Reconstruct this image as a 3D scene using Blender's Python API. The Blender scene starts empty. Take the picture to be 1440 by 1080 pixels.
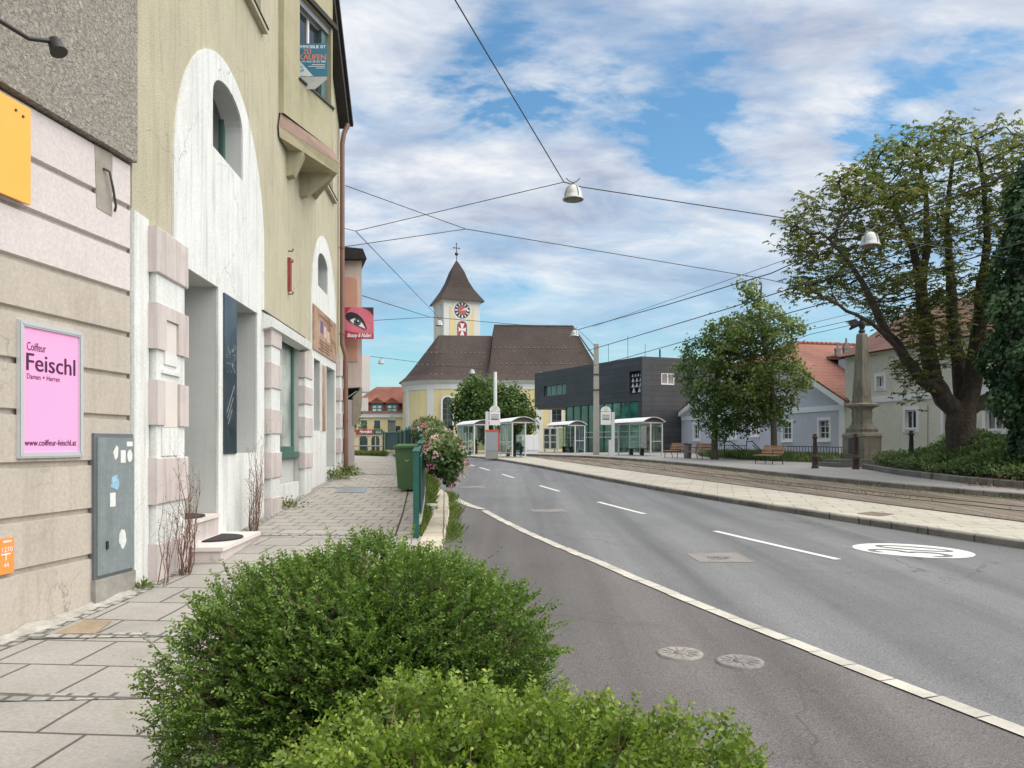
# A street with houses on the left, a tram stop, a church and an old chestnut on the right.
EXPO, SUN_E, CLOUD_B, SKY_TINT, CL0, CL1 = .93, 3.0, 5.2, (.52, .74, .80), 0.4, 0.7
import bpy, math, random
import numpy as np
from mathutils import Vector, Matrix, geometry
R = math.radians
random.seed(7)
rng = np.random.default_rng(7)
scene = bpy.context.scene
COL = scene.collection
FPX, CX, HY, CAMZ = 1082.0, 720.0, 625.0, 1.55   # survey of the photograph: focal length, axis, horizon

def P(px, py, Y):
    return Vector(((px-CX)/FPX*Y, Y, CAMZ+(HY-py)/FPX*Y))
ZR = ([-200, -20, -5, 10, 50, 62, 900], [-1.0, -.9, -.525, 0, .64, .74, .8])
HP = ([-200, -20, -10, 2, 4, 6.4, 8.2, 13.55, 17, 20.8, 26, 30, 60], [-.85, -.8, -.55, -.22, -.16, -.1, 0, .285, .5, .68, .86, .93, .95])
def zr(Y): return float(np.interp(Y, *ZR))
def hp(Y): return float(np.interp(Y, *HP))
def G(px, py, off=0.0, fn=zr):
    k = (py-HY)/FPX
    lo, hi = .8, 160.0
    for _ in range(60):
        m = (lo+hi)/2
        if CAMZ-fn(m)-off > k*m: lo = m
        else: hi = m
    return Vector(((px-CX)/FPX*lo, lo, fn(lo)+off))

# ------------------------------------------------------------------ objects
def tag(o, label=None, cat=None, group=None, kind=None):
    if label: o['label'] = label
    if cat: o['category'] = cat
    if group: o['group'] = group
    if kind: o['kind'] = kind
    return o
def thing(name, label, cat, loc=(0, 0, 0), rotz=0, group=None):
    o = bpy.data.objects.new(name, None)
    o.empty_display_size = .2
    COL.objects.link(o)
    o.location = loc
    o.rotation_euler = (0, 0, rotz)
    return tag(o, label, cat, group)
def wmat(o):
    m = o.matrix_basis.copy()
    p = o.parent
    while p is not None:
        m = p.matrix_basis @ m
        p = p.parent
    return m
def copy_tree(o, parent=None):
    c = o.copy()
    COL.objects.link(c)
    c.parent = parent
    for ch in list(o.children):
        copy_tree(ch, c)
    return c

class MB:
    def __init__(s):
        s.v = []; s.f = []; s.m = []; s.sm = []
    def add(s, vs, fs, m=0, smooth=False):
        b = len(s.v)
        s.v.extend([tuple(x) for x in vs])
        for f in fs:
            s.f.append([i+b for i in f]); s.m.append(m); s.sm.append(smooth)
        return s
    def box(s, c, size, m=0, rz=0.0, M=None):
        hx, hy, hz = size[0]/2, size[1]/2, size[2]/2
        T = Matrix.Translation(Vector(c)) @ Matrix.Rotation(rz, 4, 'Z')
        if M is not None: T = M @ T
        vs = [T @ Vector((x*hx, y*hy, z*hz)) for z in (-1, 1) for y in (-1, 1) for x in (-1, 1)]
        return s.hexa(vs, m)
    def hexa(s, vs, m=0):
        return s.add(vs, [(0, 2, 3, 1), (4, 5, 7, 6), (0, 1, 5, 4), (2, 6, 7, 3), (0, 4, 6, 2), (1, 3, 7, 5)], m)
    def fbox(s, f, a0, a1, b0, b1, c0, c1, m=0):
        vs = [f(a, b, c) for b in (b0, b1) for c in (c0, c1) for a in (a0, a1)]
        return s.hexa(vs, m)
    def prism(s, poly, f, c0, c1, m=0, mside=None):
        n = len(poly)
        vs = [f(a, b, c0) for a, b in poly]+[f(a, b, c1) for a, b in poly]
        s.add(vs, [list(range(n))[::-1], list(range(n, 2*n))], m)
        return s.add(vs, [(i, (i+1) % n, (i+1) % n+n, i+n) for i in range(n)], m if mside is None else mside)
    def sheet(s, outer, holes, f, c=0.0, m=0):
        vs, tr = poly_holes(outer, holes)
        return s.add([f(a, b, c) for a, b in vs], tr, m)
    def reveal(s, poly, f, c0, c1, m=0):
        n = len(poly)
        vs = [f(a, b, c0) for a, b in poly]+[f(a, b, c1) for a, b in poly]
        return s.add(vs, [(i, (i+1) % n, (i+1) % n+n, i+n) for i in range(n)], m)
    def tube(s, pts, r, n=8, m=0, cap=True, smooth=True):
        pts = [Vector(p) for p in pts]
        k = len(pts)
        rs = [r]*k if not hasattr(r, '__len__') else r
        vs = []
        t = (pts[1]-pts[0]).normalized()
        u = t.orthogonal().normalized()
        for i in range(k):
            if i == 0: t = pts[1]-pts[0]
            elif i == k-1: t = pts[-1]-pts[-2]
            else: t = (pts[i+1]-pts[i]).normalized()+(pts[i]-pts[i-1]).normalized()
            if t.length < 1e-9: t = Vector((0, 0, 1))
            t = t.normalized()
            u = (u-t*u.dot(t))
            if u.length < 1e-6: u = t.orthogonal()
            u.normalize()
            w = t.cross(u)
            for j in range(n):
                a = 2*math.pi*j/n
                vs.append(pts[i]+(u*math.cos(a)+w*math.sin(a))*rs[i])
        fs = [(i*n+j, i*n+(j+1) % n, (i+1)*n+(j+1) % n, (i+1)*n+j) for i in range(k-1) for j in range(n)]
        s.add(vs, fs, m, smooth)
        if cap:
            s.add(vs[:n], [list(range(n))[::-1]], m)
            s.add(vs[-n:], [list(range(n))], m)
        return s
    def lathe(s, prof, o=(0, 0, 0), n=20, m=0, smooth=True, sx=1, sy=1, rot=0):
        o = Vector(o)
        vs = []
        for r, z in prof:
            for j in range(n):
                a = 2*math.pi*j/n+rot
                vs.append(o+Vector((r*math.cos(a)*sx, r*math.sin(a)*sy, z)))
        fs = [(i*n+j, i*n+(j+1) % n, (i+1)*n+(j+1) % n, (i+1)*n+j) for i in range(len(prof)-1) for j in range(n)]
        s.add(vs, fs, m, smooth)
        if prof[0][0] > 1e-4: s.add(vs[:n], [list(range(n))[::-1]], m)
        if prof[-1][0] > 1e-4: s.add(vs[-n:], [list(range(n))], m)
        return s
    def build(s, name, mats, parent=None, label=None):
        me = bpy.data.meshes.new(name)
        vs = s.v
        if parent is not None:
            inv = wmat(parent).inverted()
            vs = [tuple(inv @ Vector(v)) for v in vs]
        me.from_pydata(vs, [], s.f)
        for mt in (mats if isinstance(mats, (list, tuple)) else [mats]): me.materials.append(mt)
        me.polygons.foreach_set('material_index', s.m)
        me.polygons.foreach_set('use_smooth', s.sm)
        me.update()
        o = bpy.data.objects.new(name, me)
        COL.objects.link(o)
        if parent is not None: o.parent = parent
        if label: o['label'] = label
        return o

def poly_holes(outer, holes):
    vs = [Vector(p) for p in outer]
    es = [(i, (i+1) % len(outer)) for i in range(len(outer))]
    for h in holes:
        b = len(vs)
        vs += [Vector(p) for p in h]
        es += [(b+i, b+(i+1) % len(h)) for i in range(len(h))]
    r = geometry.delaunay_2d_cdt(vs, es, [], 0, 1e-6)
    V, Fc = r[0], r[2]
    def inside(p, poly):
        c = False
        j = len(poly)-1
        for i in range(len(poly)):
            if (poly[i][1] > p[1]) != (poly[j][1] > p[1]) and p[0] < (poly[j][0]-poly[i][0])*(p[1]-poly[i][1])/(poly[j][1]-poly[i][1])+poly[i][0]: c = not c
            j = i
        return c
    out = []
    for f in Fc:
        c = sum((V[i] for i in f), Vector((0, 0)))/len(f)
        if inside(c, outer) and not any(inside(c, h) for h in holes): out.append(list(f))
    return [tuple(v) for v in V], out

def frame(O, a, n=None, up=(0, 0, 1)):
    O, a, up = Vector(O), Vector(a).normalized(), Vector(up)
    n = a.cross(up) if n is None else Vector(n).normalized()
    return lambda u, v, w=0.0: O+a*u+up*v+n*w
def rect(a0, a1, b0, b1): return [(a0, b0), (a1, b0), (a1, b1), (a0, b1)]
def arch(a0, a1, b0, bs, bt, n=14):
    c, h = (a0+a1)/2, (a1-a0)/2
    return [(a0, b0), (a1, b0)]+[(c+h*math.cos(math.pi*i/n), bs+(bt-bs)*math.sin(math.pi*i/n)) for i in range(n+1)]
def ellipse(ca, cb, ra, rb, n=24, rot=0):
    o = []
    for i in range(n):
        t = 2*math.pi*i/n
        x, y = ra*math.cos(t), rb*math.sin(t)
        o.append((ca+x*math.cos(rot)-y*math.sin(rot), cb+x*math.sin(rot)+y*math.cos(rot)))
    return o

def text_geo(s, shear=0.0):
    cu = bpy.data.curves.new('lettering_curve', 'FONT')
    cu.body = s; cu.size = 1.0; cu.shear = shear; cu.resolution_u = 3
    o = bpy.data.objects.new('lettering_tmp', cu)
    COL.objects.link(o)
    dg = bpy.context.evaluated_depsgraph_get()
    dg.update()
    me = o.evaluated_get(dg).to_mesh()
    vs = [(v.co.x, v.co.y) for v in me.vertices]
    fs = [list(p.vertices) for p in me.polygons]
    o.evaluated_get(dg).to_mesh_clear()
    bpy.data.objects.remove(o); bpy.data.curves.remove(cu)
    return vs, fs
def put_text(mb, s, f, a0, b0, width=None, height=None, c=0.0, m=0, shear=0.0, flip=False, align='l', bold=0.0):
    vs, fs = text_geo(s, shear)
    if not vs: return
    xs = [v[0] for v in vs]; ys = [v[1] for v in vs]
    x0, w = min(xs), max(xs)-min(xs)
    h = max(ys)-min(0, min(ys)*0)
    sx = width/w if width else height/h
    sy = height/h if height else sx
    off = 0 if align == 'l' else (-w*sx if align == 'r' else -w*sx/2)
    for db in ([0] if not bold else [-bold, bold]):
        mb.add([f(a0+off+(x-x0)*sx+db, b0+y*sy, c+db*.05) for x, y in vs], fs, m)

# ------------------------------------------------------------------ materials
def new_mat(name):
    m = bpy.data.materials.new(name)
    m.use_nodes = True
    nt = m.node_tree
    return m, nt, nt.nodes['Principled BSDF']
def N(nt, t, **kw):
    n = nt.nodes.new(t)
    for k, v in kw.items():
        if k.startswith('i_'): n.inputs[k[2:].replace('_', ' ')].default_value = v
        else: setattr(n, k, v)
    return n
def coords(nt, scale=(1, 1, 1), rot=(0, 0, 0), obj=False):
    mp = N(nt, 'ShaderNodeMapping')
    mp.inputs['Scale'].default_value = scale
    mp.inputs['Rotation'].default_value = rot
    if obj: nt.links.new(N(nt, 'ShaderNodeTexCoord').outputs['Object'], mp.inputs['Vector'])
    else: nt.links.new(N(nt, 'ShaderNodeNewGeometry').outputs['Position'], mp.inputs['Vector'])
    return mp.outputs['Vector']
def noise(nt, vec, scale, detail=4, rough=.55, dist=0):
    n = N(nt, 'ShaderNodeTexNoise')
    n.inputs['Scale'].default_value = scale; n.inputs['Detail'].default_value = detail
    n.inputs['Roughness'].default_value = rough; n.inputs['Distortion'].default_value = dist
    nt.links.new(vec, n.inputs['Vector'])
    return n.outputs['Fac']
def ramp(nt, fac, stops):
    r = N(nt, 'ShaderNodeValToRGB')
    el = r.color_ramp.elements
    while len(el) < len(stops): el.new(.5)
    for e, (p, c) in zip(el, stops):
        e.position = p
        e.color = (c, c, c, 1) if not hasattr(c, '__len__') else (*c[:3], 1)
    nt.links.new(fac, r.inputs['Fac'])
    return r.outputs['Color']
def mix(nt, fac, a, b, mode='MIX'):
    n = N(nt, 'ShaderNodeMix', data_type='RGBA', blend_type=mode)
    for sock, val in ((n.inputs[0], fac), (n.inputs[6], a), (n.inputs[7], b)):
        if hasattr(val, 'default_value') or hasattr(val, 'is_linked'): nt.links.new(val, sock)
        elif hasattr(val, '__len__'): sock.default_value = (*val[:3], 1)
        else: sock.default_value = val
    return n.outputs[2]
def bump(nt, b, h, strength=.3, dist=.02):
    n = N(nt, 'ShaderNodeBump')
    n.inputs['Strength'].default_value = strength; n.inputs['Distance'].default_value = dist
    nt.links.new(h, n.inputs['Height'])
    nt.links.new(n.outputs['Normal'], b.inputs['Normal'])
def sc(c, k): return tuple(min(1, x*k) for x in c)
def M(name, col, rough=.7, var=.12, vs=2.5, bs=0, bst=.3, bd=.01, metal=0, spec=.5, streak=0, grime=0, fine=0, obj=False, dark=(.12, .1, .08), cracks=0):
    """plain procedural material: broad mottling, fine grain, vertical rain streaks, dirt near nothing in particular"""
    m, nt, b = new_mat(name)
    v = coords(nt, obj=obj)
    c = ramp(nt, noise(nt, v, vs, 5, .6), [(.25, sc(col, 1-var)), (.75, sc(col, 1+var))])
    if fine:
        c = mix(nt, 1.0, c, ramp(nt, noise(nt, v, fine, 2, .7), [(.3, .88), (.7, 1.08)]), 'MULTIPLY')
    if streak:
        s = noise(nt, coords(nt, (5, 5, .35), obj=obj), 1.6, 5, .65)
        c = mix(nt, ramp(nt, s, [(.5, 0.0), (.72, streak)]), c, dark)
    if grime:
        g = noise(nt, v, .9, 8, .75, .6)
        c = mix(nt, ramp(nt, g, [(.52, 0.0), (.75, grime)]), c, dark)
    if cracks:
        cr = N(nt, 'ShaderNodeTexVoronoi', feature='DISTANCE_TO_EDGE'); cr.inputs['Scale'].default_value = .5
        wb = N(nt, 'ShaderNodeTexNoise'); wb.inputs['Scale'].default_value = 2.6; wb.inputs['Detail'].default_value = 7; nt.links.new(v, wb.inputs['Vector'])
        wm = N(nt, 'ShaderNodeVectorMath', operation='MULTIPLY_ADD'); wm.inputs[1].default_value = (.6, .6, .6)
        nt.links.new(wb.outputs['Color'], wm.inputs[0]); nt.links.new(v, wm.inputs[2]); nt.links.new(wm.outputs[0], cr.inputs['Vector'])
        pr = ramp(nt, noise(nt, v, .45, 4), [(.47, 0.0), (.58, cracks)])
        c = mix(nt, mix(nt, 1.0, pr, ramp(nt, cr.outputs['Distance'], [(.0, 1.0), (.0045, .0)]), 'MULTIPLY'), c, sc(dark, .6))
        ch = noise(nt, v, 5.5, 3, .6, .5)      # chipped spots showing the older coat
        c = mix(nt, ramp(nt, ch, [(.735, 0.0), (.75, cracks)]), c, sc(dark, 1.3))
    nt.links.new(c, b.inputs['Base Color'])
    b.inputs['Roughness'].default_value = rough
    b.inputs['Metallic'].default_value = metal
    b.inputs['Specular IOR Level'].default_value = spec
    if bs: bump(nt, b, noise(nt, v, bs, 4, .6), bst, bd)
    return m
def glass_mat(name, tint=(.8, .9, .88), refl=.18, solid=0.0, scol=(.02, .03, .03)):
    m = bpy.data.materials.new(name); m.use_nodes = True
    nt = m.node_tree; nt.nodes.clear()
    out = N(nt, 'ShaderNodeOutputMaterial')
    tr = N(nt, 'ShaderNodeBsdfTransparent'); tr.inputs['Color'].default_value = (*tint, 1)
    gl = N(nt, 'ShaderNodeBsdfGlossy'); gl.inputs['Roughness'].default_value = .03
    ms = N(nt, 'ShaderNodeMixShader'); ms.inputs[0].default_value = refl
    nt.links.new(tr.outputs[0], ms.inputs[1]); nt.links.new(gl.outputs[0], ms.inputs[2])
    nt.links.new(ms.outputs[0], out.inputs['Surface'])
    return m
def leaf_mat(name, dark, mid, light, rough=.45, trans=.25):
    m, nt, b = new_mat(name)
    at = N(nt, 'ShaderNodeAttribute', attribute_name='tint')
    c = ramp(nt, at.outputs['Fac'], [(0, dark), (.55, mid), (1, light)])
    nt.links.new(c, b.inputs['Base Color'])
    b.inputs['Roughness'].default_value = rough
    b.inputs['Specular IOR Level'].default_value = .4
    tl = N(nt, 'ShaderNodeBsdfTranslucent')
    nt.links.new(c, tl.inputs['Color'])
    ms = N(nt, 'ShaderNodeMixShader'); ms.inputs[0].default_value = trans
    nt.links.new(b.outputs[0], ms.inputs[1]); nt.links.new(tl.outputs[0], ms.inputs[2])
    nt.links.new(ms.outputs[0], nt.nodes['Material Output'].inputs['Surface'])
    return m
def brick_mat(name, c1, c2, mortar, w, h, ms=.012, rot=0.0, off=.5, rough=.8, var=.15, fine=40, bst=.4, vertical=False, obj=False, weeds=0):
    m, nt, b = new_mat(name)
    v = coords(nt, rot=((R(90), 0, rot) if vertical else (0, 0, rot)), obj=obj)
    br = N(nt, 'ShaderNodeTexBrick', offset=off)
    br.inputs['Scale'].default_value = 1
    br.inputs['Brick Width'].default_value = w; br.inputs['Row Height'].default_value = h
    br.inputs['Mortar Size'].default_value = ms; br.inputs['Mortar Smooth'].default_value = .25
    br.inputs['Color1'].default_value = (*c1, 1); br.inputs['Color2'].default_value = (*c2, 1); br.inputs['Mortar'].default_value = (*mortar, 1)
    wob = N(nt, 'ShaderNodeTexNoise'); wob.inputs['Scale'].default_value = 1.3
    nt.links.new(v, wob.inputs['Vector'])
    vm = N(nt, 'ShaderNodeVectorMath', operation='MULTIPLY_ADD')
    vm.inputs[1].default_value = (.035, .035, .035)
    nt.links.new(wob.outputs['Color'], vm.inputs[0]); nt.links.new(v, vm.inputs[2])
    nt.links.new(vm.outputs[0], br.inputs['Vector'])
    p = coords(nt, obj=obj)
    c = mix(nt, 1.0, br.outputs['Color'], ramp(nt, noise(nt, p, 1.1, 6, .7), [(.3, 1-var), (.7, 1+var)]), 'MULTIPLY')
    c = mix(nt, 1.0, c, ramp(nt, noise(nt, p, fine, 3, .7), [(.3, .82), (.7, 1.12)]), 'MULTIPLY')
    if weeds:
        c = mix(nt, ramp(nt, noise(nt, p, 2.2, 6, .7), [(.52, 0.0), (.68, weeds)]), c, (.07, .1, .03))
    nt.links.new(c, b.inputs['Base Color'])
    b.inputs['Roughness'].default_value = rough
    inv = ramp(nt, br.outputs['Fac'], [(0, 1.0), (1, 0.0)])
    h_ = mix(nt, .25, inv, noise(nt, p, fine, 3, .7))
    bump(nt, b, h_, bst, .01)
    return m
# ------------------------------------------------------------------ shared materials
def cityasphalt(name, base, warm, rot):
    m, nt, b = new_mat(name)
    v = coords(nt)
    c = ramp(nt, noise(nt, v, .45, 5, .6), [(.3, base), (.7, warm)])
    tr = noise(nt, coords(nt, (1.0, .03, 1), (0, 0, rot)), 1.1, 4, .6)
    c = mix(nt, 1.0, c, ramp(nt, tr, [(.35, .72), (.65, 1.22)]), 'MULTIPLY')
    g = noise(nt, v, 75, 2, .8)
    c = mix(nt, 1.0, c, ramp(nt, g, [(.3, .45), (.7, 1.5)]), 'MULTIPLY')
    vo = N(nt, 'ShaderNodeTexVoronoi'); vo.inputs['Scale'].default_value = 28
    nt.links.new(v, vo.inputs['Vector'])
    c = mix(nt, ramp(nt, vo.outputs['Distance'], [(.05, .65), (.11, 0)]), c, (.42, .41, .38))
    # fine cracks and a few sealed ones
    cr = N(nt, 'ShaderNodeTexVoronoi', feature='DISTANCE_TO_EDGE'); cr.inputs['Scale'].default_value = .38
    wb = N(nt, 'ShaderNodeTexNoise'); wb.inputs['Scale'].default_value = 2.2; wb.inputs['Detail'].default_value = 6; nt.links.new(v, wb.inputs['Vector'])
    wm = N(nt, 'ShaderNodeVectorMath', operation='MULTIPLY_ADD'); wm.inputs[1].default_value = (.55, .55, .55)
    nt.links.new(wb.outputs['Color'], wm.inputs[0]); nt.links.new(v, wm.inputs[2]); nt.links.new(wm.outputs[0], cr.inputs['Vector'])
    pres = ramp(nt, noise(nt, v, .23, 3), [(.46, 0.0), (.60, .75)])
    line = ramp(nt, cr.outputs['Distance'], [(.0, 1.0), (.006, .0)])
    c = mix(nt, mix(nt, 1.0, pres, line, 'MULTIPLY'), c, (.035, .034, .034))
    st = noise(nt, v, .8, 7, .7, .4)
    c = mix(nt, ramp(nt, st, [(.56, 0.0), (.72, .45)]), c, sc(base, .55))
    nt.links.new(c, b.inputs['Base Color'])
    b.inputs['Roughness'].default_value = .72
    b.inputs['Specular IOR Level'].default_value = .35
    bump(nt, b, noise(nt, v, 110, 2, .7), .5, .006)
    return m
MAT = {}
MAT['road'] = cityasphalt('road_asphalt', (.120, .124, .129), (.146, .149, .153), R(-15))
MAT['bay'] = cityasphalt('bay_asphalt', (.098, .091, .089), (.117, .109, .106), R(-15))
MAT['ground'] = M('bare_ground', (.16, .14, .10), .95, .2, .8, fine=20)
MAT['slab_big'] = brick_mat('concrete_slabs', (.31, .295, .27), (.35, .33, .30), (.10, .09, .075), .62, .62, .014, R(4), weeds=.25)
MAT['slab_small'] = brick_mat('small_slabs', (.33, .31, .28), (.375, .35, .315), (.11, .10, .08), .42, .36, .014, R(4), weeds=.15)
MAT['cobble'] = brick_mat('granite_setts', (.30, .30, .285), (.40, .39, .37), (.13, .12, .10), .15, .12, .02, R(4), var=.3, bst=.8)
MAT['island'] = brick_mat('island_paving', (.37, .345, .285), (.42, .39, .325), (.17, .15, .12), .8, .5, .012, R(15), weeds=.08)
MAT['platform'] = M('platform_asphalt', (.27, .265, .255), .85, .12, .6, fine=60, grime=.25)
MAT['track'] = M('track_bed', (.20, .165, .125), .95, .3, 1.4, bs=30, bst=.6, fine=25, grime=.6, dark=(.075, .06, .035))
def trackbed():
    m, nt, b = new_mat('tram_track_bed')
    v = coords(nt)
    w = coords(nt, (3.2, .16, 1), (0, 0, R(-15)))
    a = noise(nt, w, 1.5, 6, .65, .3)
    c = ramp(nt, a, [(.30, (.085, .065, .048)), (.48, (.175, .142, .108)), (.70, (.27, .235, .19))])
    c = mix(nt, 1.0, c, ramp(nt, noise(nt, v, 22, 3, .8), [(.3, .6), (.7, 1.35)]), 'MULTIPLY')
    c = mix(nt, ramp(nt, noise(nt, coords(nt, (2.2, .35, 1), (0, 0, R(-15))), 1.3, 7, .75), [(.54, 0.0), (.70, .6)]), c, (.085, .095, .035))
    nt.links.new(c, b.inputs['Base Color']); b.inputs['Roughness'].default_value = .95
    bump(nt, b, noise(nt, v, 24, 4, .7), .9, .04)
    return m
MAT['track'] = trackbed()
MAT['granite'] = brick_mat('kerb_granite', (.16, .15, .125), (.20, .185, .16), (.06, .055, .045), .85, .9, .012, R(15), var=.45, fine=55)
MAT['kerbpale'] = brick_mat('pale_kerb', (.46, .41, .33), (.50, .45, .37), (.14, .12, .09), 1.0, 1.0, .014, R(-5), off=0, var=.2)
MAT['soil'] = M('soil', (.055, .042, .03), .95, .3, 5, bs=40)
MAT['steel'] = M('rail_steel', (.10, .075, .06), .45, .2, 4, metal=.8)
MAT['paint'] = M('road_paint', (.60, .60, .58), .6, .06, 3, fine=50, grime=.45, dark=(.2, .2, .2))
MAT['white'] = M('white_paint', (.78, .78, .77), .5, .04, 3)
MAT['black'] = M('black_paint', (.018, .018, .02), .45, .1, 3)
MAT['dark'] = M('dark_metal', (.03, .032, .035), .5, .15, 6)
MAT['rubber'] = M('rubber', (.02, .02, .02), .9, .1, 6)
MAT['glass'] = glass_mat('clear_glass')
def pane_mat(name, col=(.025, .03, .033), rough=.06):
    m, nt, b = new_mat(name)
    nt.links.new(ramp(nt, noise(nt, coords(nt), .9, 2), [(.35, sc(col, .6)), (.65, sc(col, 1.6))]), b.inputs['Base Color'])
    b.inputs['Roughness'].default_value = rough
    b.inputs['Specular IOR Level'].default_value = .9
    return m
MAT['pane'] = pane_mat('window_pane')

# ------------------------------------------------------------------ lines surveyed from the photograph
def curve(pts, deg=3, ext=None):
    Ys = np.array([p[1] for p in pts]); Xs = np.array([p[0] for p in pts])
    c = np.polyfit(Ys, Xs, deg)
    dc = np.polyder(c)
    y0, y1 = Ys.min(), Ys.max()
    def f(Y):
        if Y < y0: return float(np.polyval(c, y0)+np.polyval(dc, y0)*(Y-y0))
        if Y > y1: return float(np.polyval(c, y1)+np.polyval(dc, y1)*(Y-y1))
        return float(np.polyval(c, Y))
    return f
def lin(pts):
    pts = sorted(pts, key=lambda p: p[1])
    Ys = [p[1] for p in pts]; Xs = [p[0] for p in pts]
    a = (Xs[1]-Xs[0])/(Ys[1]-Ys[0])
    return lambda Y: float(np.interp(Y, Ys, Xs)) if Y >= Ys[0] else Xs[0]+a*(Y-Ys[0])
gxy = lambda l, off=0: [tuple(G(x, y, off)[:2]) for x, y in l]
edgeX = curve(gxy([(1440, 1030), (1250, 955), (1040, 875), (920, 823), (800, 775), (720, 738), (668, 710)]), 2)
centX = curve(gxy([(1180, 787), (1003, 747), (910, 723), (836, 706), (792, 691), (755, 683), (727, 672), (703, 667), (673, 657)]), 3)
islX = curve(gxy([(1440, 771), (1160, 730), (1040, 711), (900, 684), (740, 655), (700, 648), (655, 643)]), 3)
islFarX = curve(gxy([(1440, 732), (1140, 697), (1040, 684), (945, 668), (768, 645.5)], .12), 2)
platX = curve(gxy([(1440, 702), (1140, 676), (1040, 661), (940, 653.5), (740, 641)], .02), 3)
kerbX = lin([(3.4, -14), (2.0, -6), (1.0, 0), (.15, 4), (-.40, 6), (-.72, 8), (-.98, 11), (-1.22, 15), (-1.62, 19.5), (-2.7, 25), (-4.2, 30), (-7.2, 37), (-12.5, 45), (-27, 60)])
fenceX = lin([(-.45, 4), (-1.05, 8), (-1.42, 11.4), (-1.66, 14), (-1.98, 17), (-2.55, 21), (-3.4, 26), (-4.4, 32), (-5.6, 38), (-7.1, 41), (-9.6, 43), (-12, 44)])
wallX = lambda Y: -3.558-.06*Y-.05 if Y > 8.2 else -4.05+.1257*(Y-8.2)-.05

def strip(name, fa, fb, ys, za, zb, mat, n=5, parent=None):
    mb = MB()
    vs = []
    for Y in ys:
        a, b = fa(Y), fb(Y)
        for i in range(n+1):
            t = i/n
            vs.append((a+(b-a)*t, Y, za(Y)*(1-t)+zb(Y)*t))
    k = n+1
    fs = [(j*k+i, j*k+i+1, (j+1)*k+i+1, (j+1)*k+i) for j in range(len(ys)-1) for i in range(n)]
    mb.add(vs, fs)
    return tag(mb.build(name, mat, parent), kind='structure')
def ribbon(mb, f, w, ys, z, h=0, m=0):
    """thin band of width w following line f"""
    for j in range(len(ys)-1):
        q = []
        for Y in (ys[j], ys[j+1]):
            d = (f(Y+.05)-f(Y-.05))/.1
            l = math.hypot(1, d)
            for s in (-.5, .5):
                q.append(Vector((f(Y)+s*w/l, Y-s*w*d/l, z(Y))))
        mb.add(q, [(0, 1, 3, 2)], m)
def kerb(name, f, w, ys, ztop, zbot, mat, bev=.02):
    """stone kerb, cross-section w wide right of line f (negative = left of it)"""
    mb = MB()
    sec = lambda Y: [(0, zbot(Y)), (0, ztop(Y)-bev), (bev*(1 if w > 0 else -1), ztop(Y)), (w, ztop(Y)), (w, zbot(Y))]
    vs = []
    for Y in ys:
        d = (f(Y+.05)-f(Y-.05))/.1
        l = math.hypot(1, d)
        for a, z in sec(Y): vs.append((f(Y)+a/l, Y-a*d/l, z))
    mb.add(vs, [(j*5+i, j*5+i+1, (j+1)*5+i+1, (j+1)*5+i) for j in range(len(ys)-1) for i in range(4)])
    return tag(mb.build(name, mat), kind='structure')
up = lambda k: (lambda Y: zr(Y)+k)
ysR = list(np.arange(-14, 4, 2.0))+list(np.arange(4, 64, 1.0))

mb = MB()
gy = [-200, -60, -20, -5, 2, 5, 10, 20, 30, 40, 50, 62, 80, 120, 200, 400, 900]
gx = [-600, -200, -60, -20, 0, 20, 60, 200, 600]
mb.add([(x, y, zr(y)-.06-(.5 if y < 30 and -12 < x < 0 else 0)) for y in gy for x in gx], [(j*9+i, j*9+i+1, (j+1)*9+i+1, (j+1)*9+i) for j in range(len(gy)-1) for i in range(8)])
tag(mb.build('ground', MAT['ground']), kind='structure')
bayEnd = 18.6
rdL = lambda Y: edgeX(Y) if Y < 17 else (edgeX(17)*(1-min(1, (Y-17)/2.0))+(kerbX(Y)-.05)*min(1, (Y-17)/2.0))
strip('road', rdL, lambda Y: islX(Y)+.05, ysR, up(0), up(0), MAT['road'], 8)
strip('parking_bay', lambda Y: kerbX(Y)-.05, lambda Y: max(rdL(Y)+.03, kerbX(Y)), [y for y in ysR if y < 19.5], up(-.004), up(-.004), MAT['bay'], 4)
# the street bends left in front of the church
mb = MB()
q = [(-1.5, 44), (-1.5, 56), (-8, 68), (-40, 74), (-40, 55), (-14, 46), (-8, 44)]
mb.add([(x, y, zr(y)-.012) for x, y in q], [list(range(len(q)))])
tag(mb.build('side_street', MAT['road']), kind='structure')
# island between road and tram, tram bed, far platform
kerb('island_kerb', islX, .16, ysR, up(.115), up(-.05), MAT['granite'])
strip('island_paving', lambda Y: islX(Y)+.15, lambda Y: max(islFarX(Y), islX(Y)+.3), ysR, up(.112), up(.112), MAT['island'], 3)
kerb('island_back_kerb', lambda Y: max(islFarX(Y), islX(Y)+.3), .09, [y for y in ysR if y < 58], up(.125), up(-.05), MAT['steel'])
strip('tram_bed', lambda Y: max(islFarX(Y), islX(Y)+.3)+.02, lambda Y: platX(Y)+.03, ysR, up(.02), up(.02), MAT['track'], 5)
kerb('platform_kerb', platX, .22, ysR, up(.165), up(-.05), MAT['granite'])
strip('platform', lambda Y: platX(Y)+.2, lambda Y: platX(Y)+(16 if Y < 48 else 22), ysR, up(.16), up(.16), MAT['platform'], 4)
mb = MB()
midX = lambda Y: (max(islFarX(Y), islX(Y)+.3)*.45+platX(Y)*.55)
for s in (-.45, .45):
    for j in range(len(ysR)-1):
        q = []
        for Y in (ysR[j], ysR[j+1]):
            for z in (-.02, .032):
                for e in (-.03, .03): q.append((midX(Y)+s+e, Y, zr(Y)+z))
        mb.hexa([q[i] for i in (0, 1, 4, 5, 2, 3, 6, 7)])
tag(mb.build('tram_rails', MAT['steel']), kind='structure')
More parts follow.
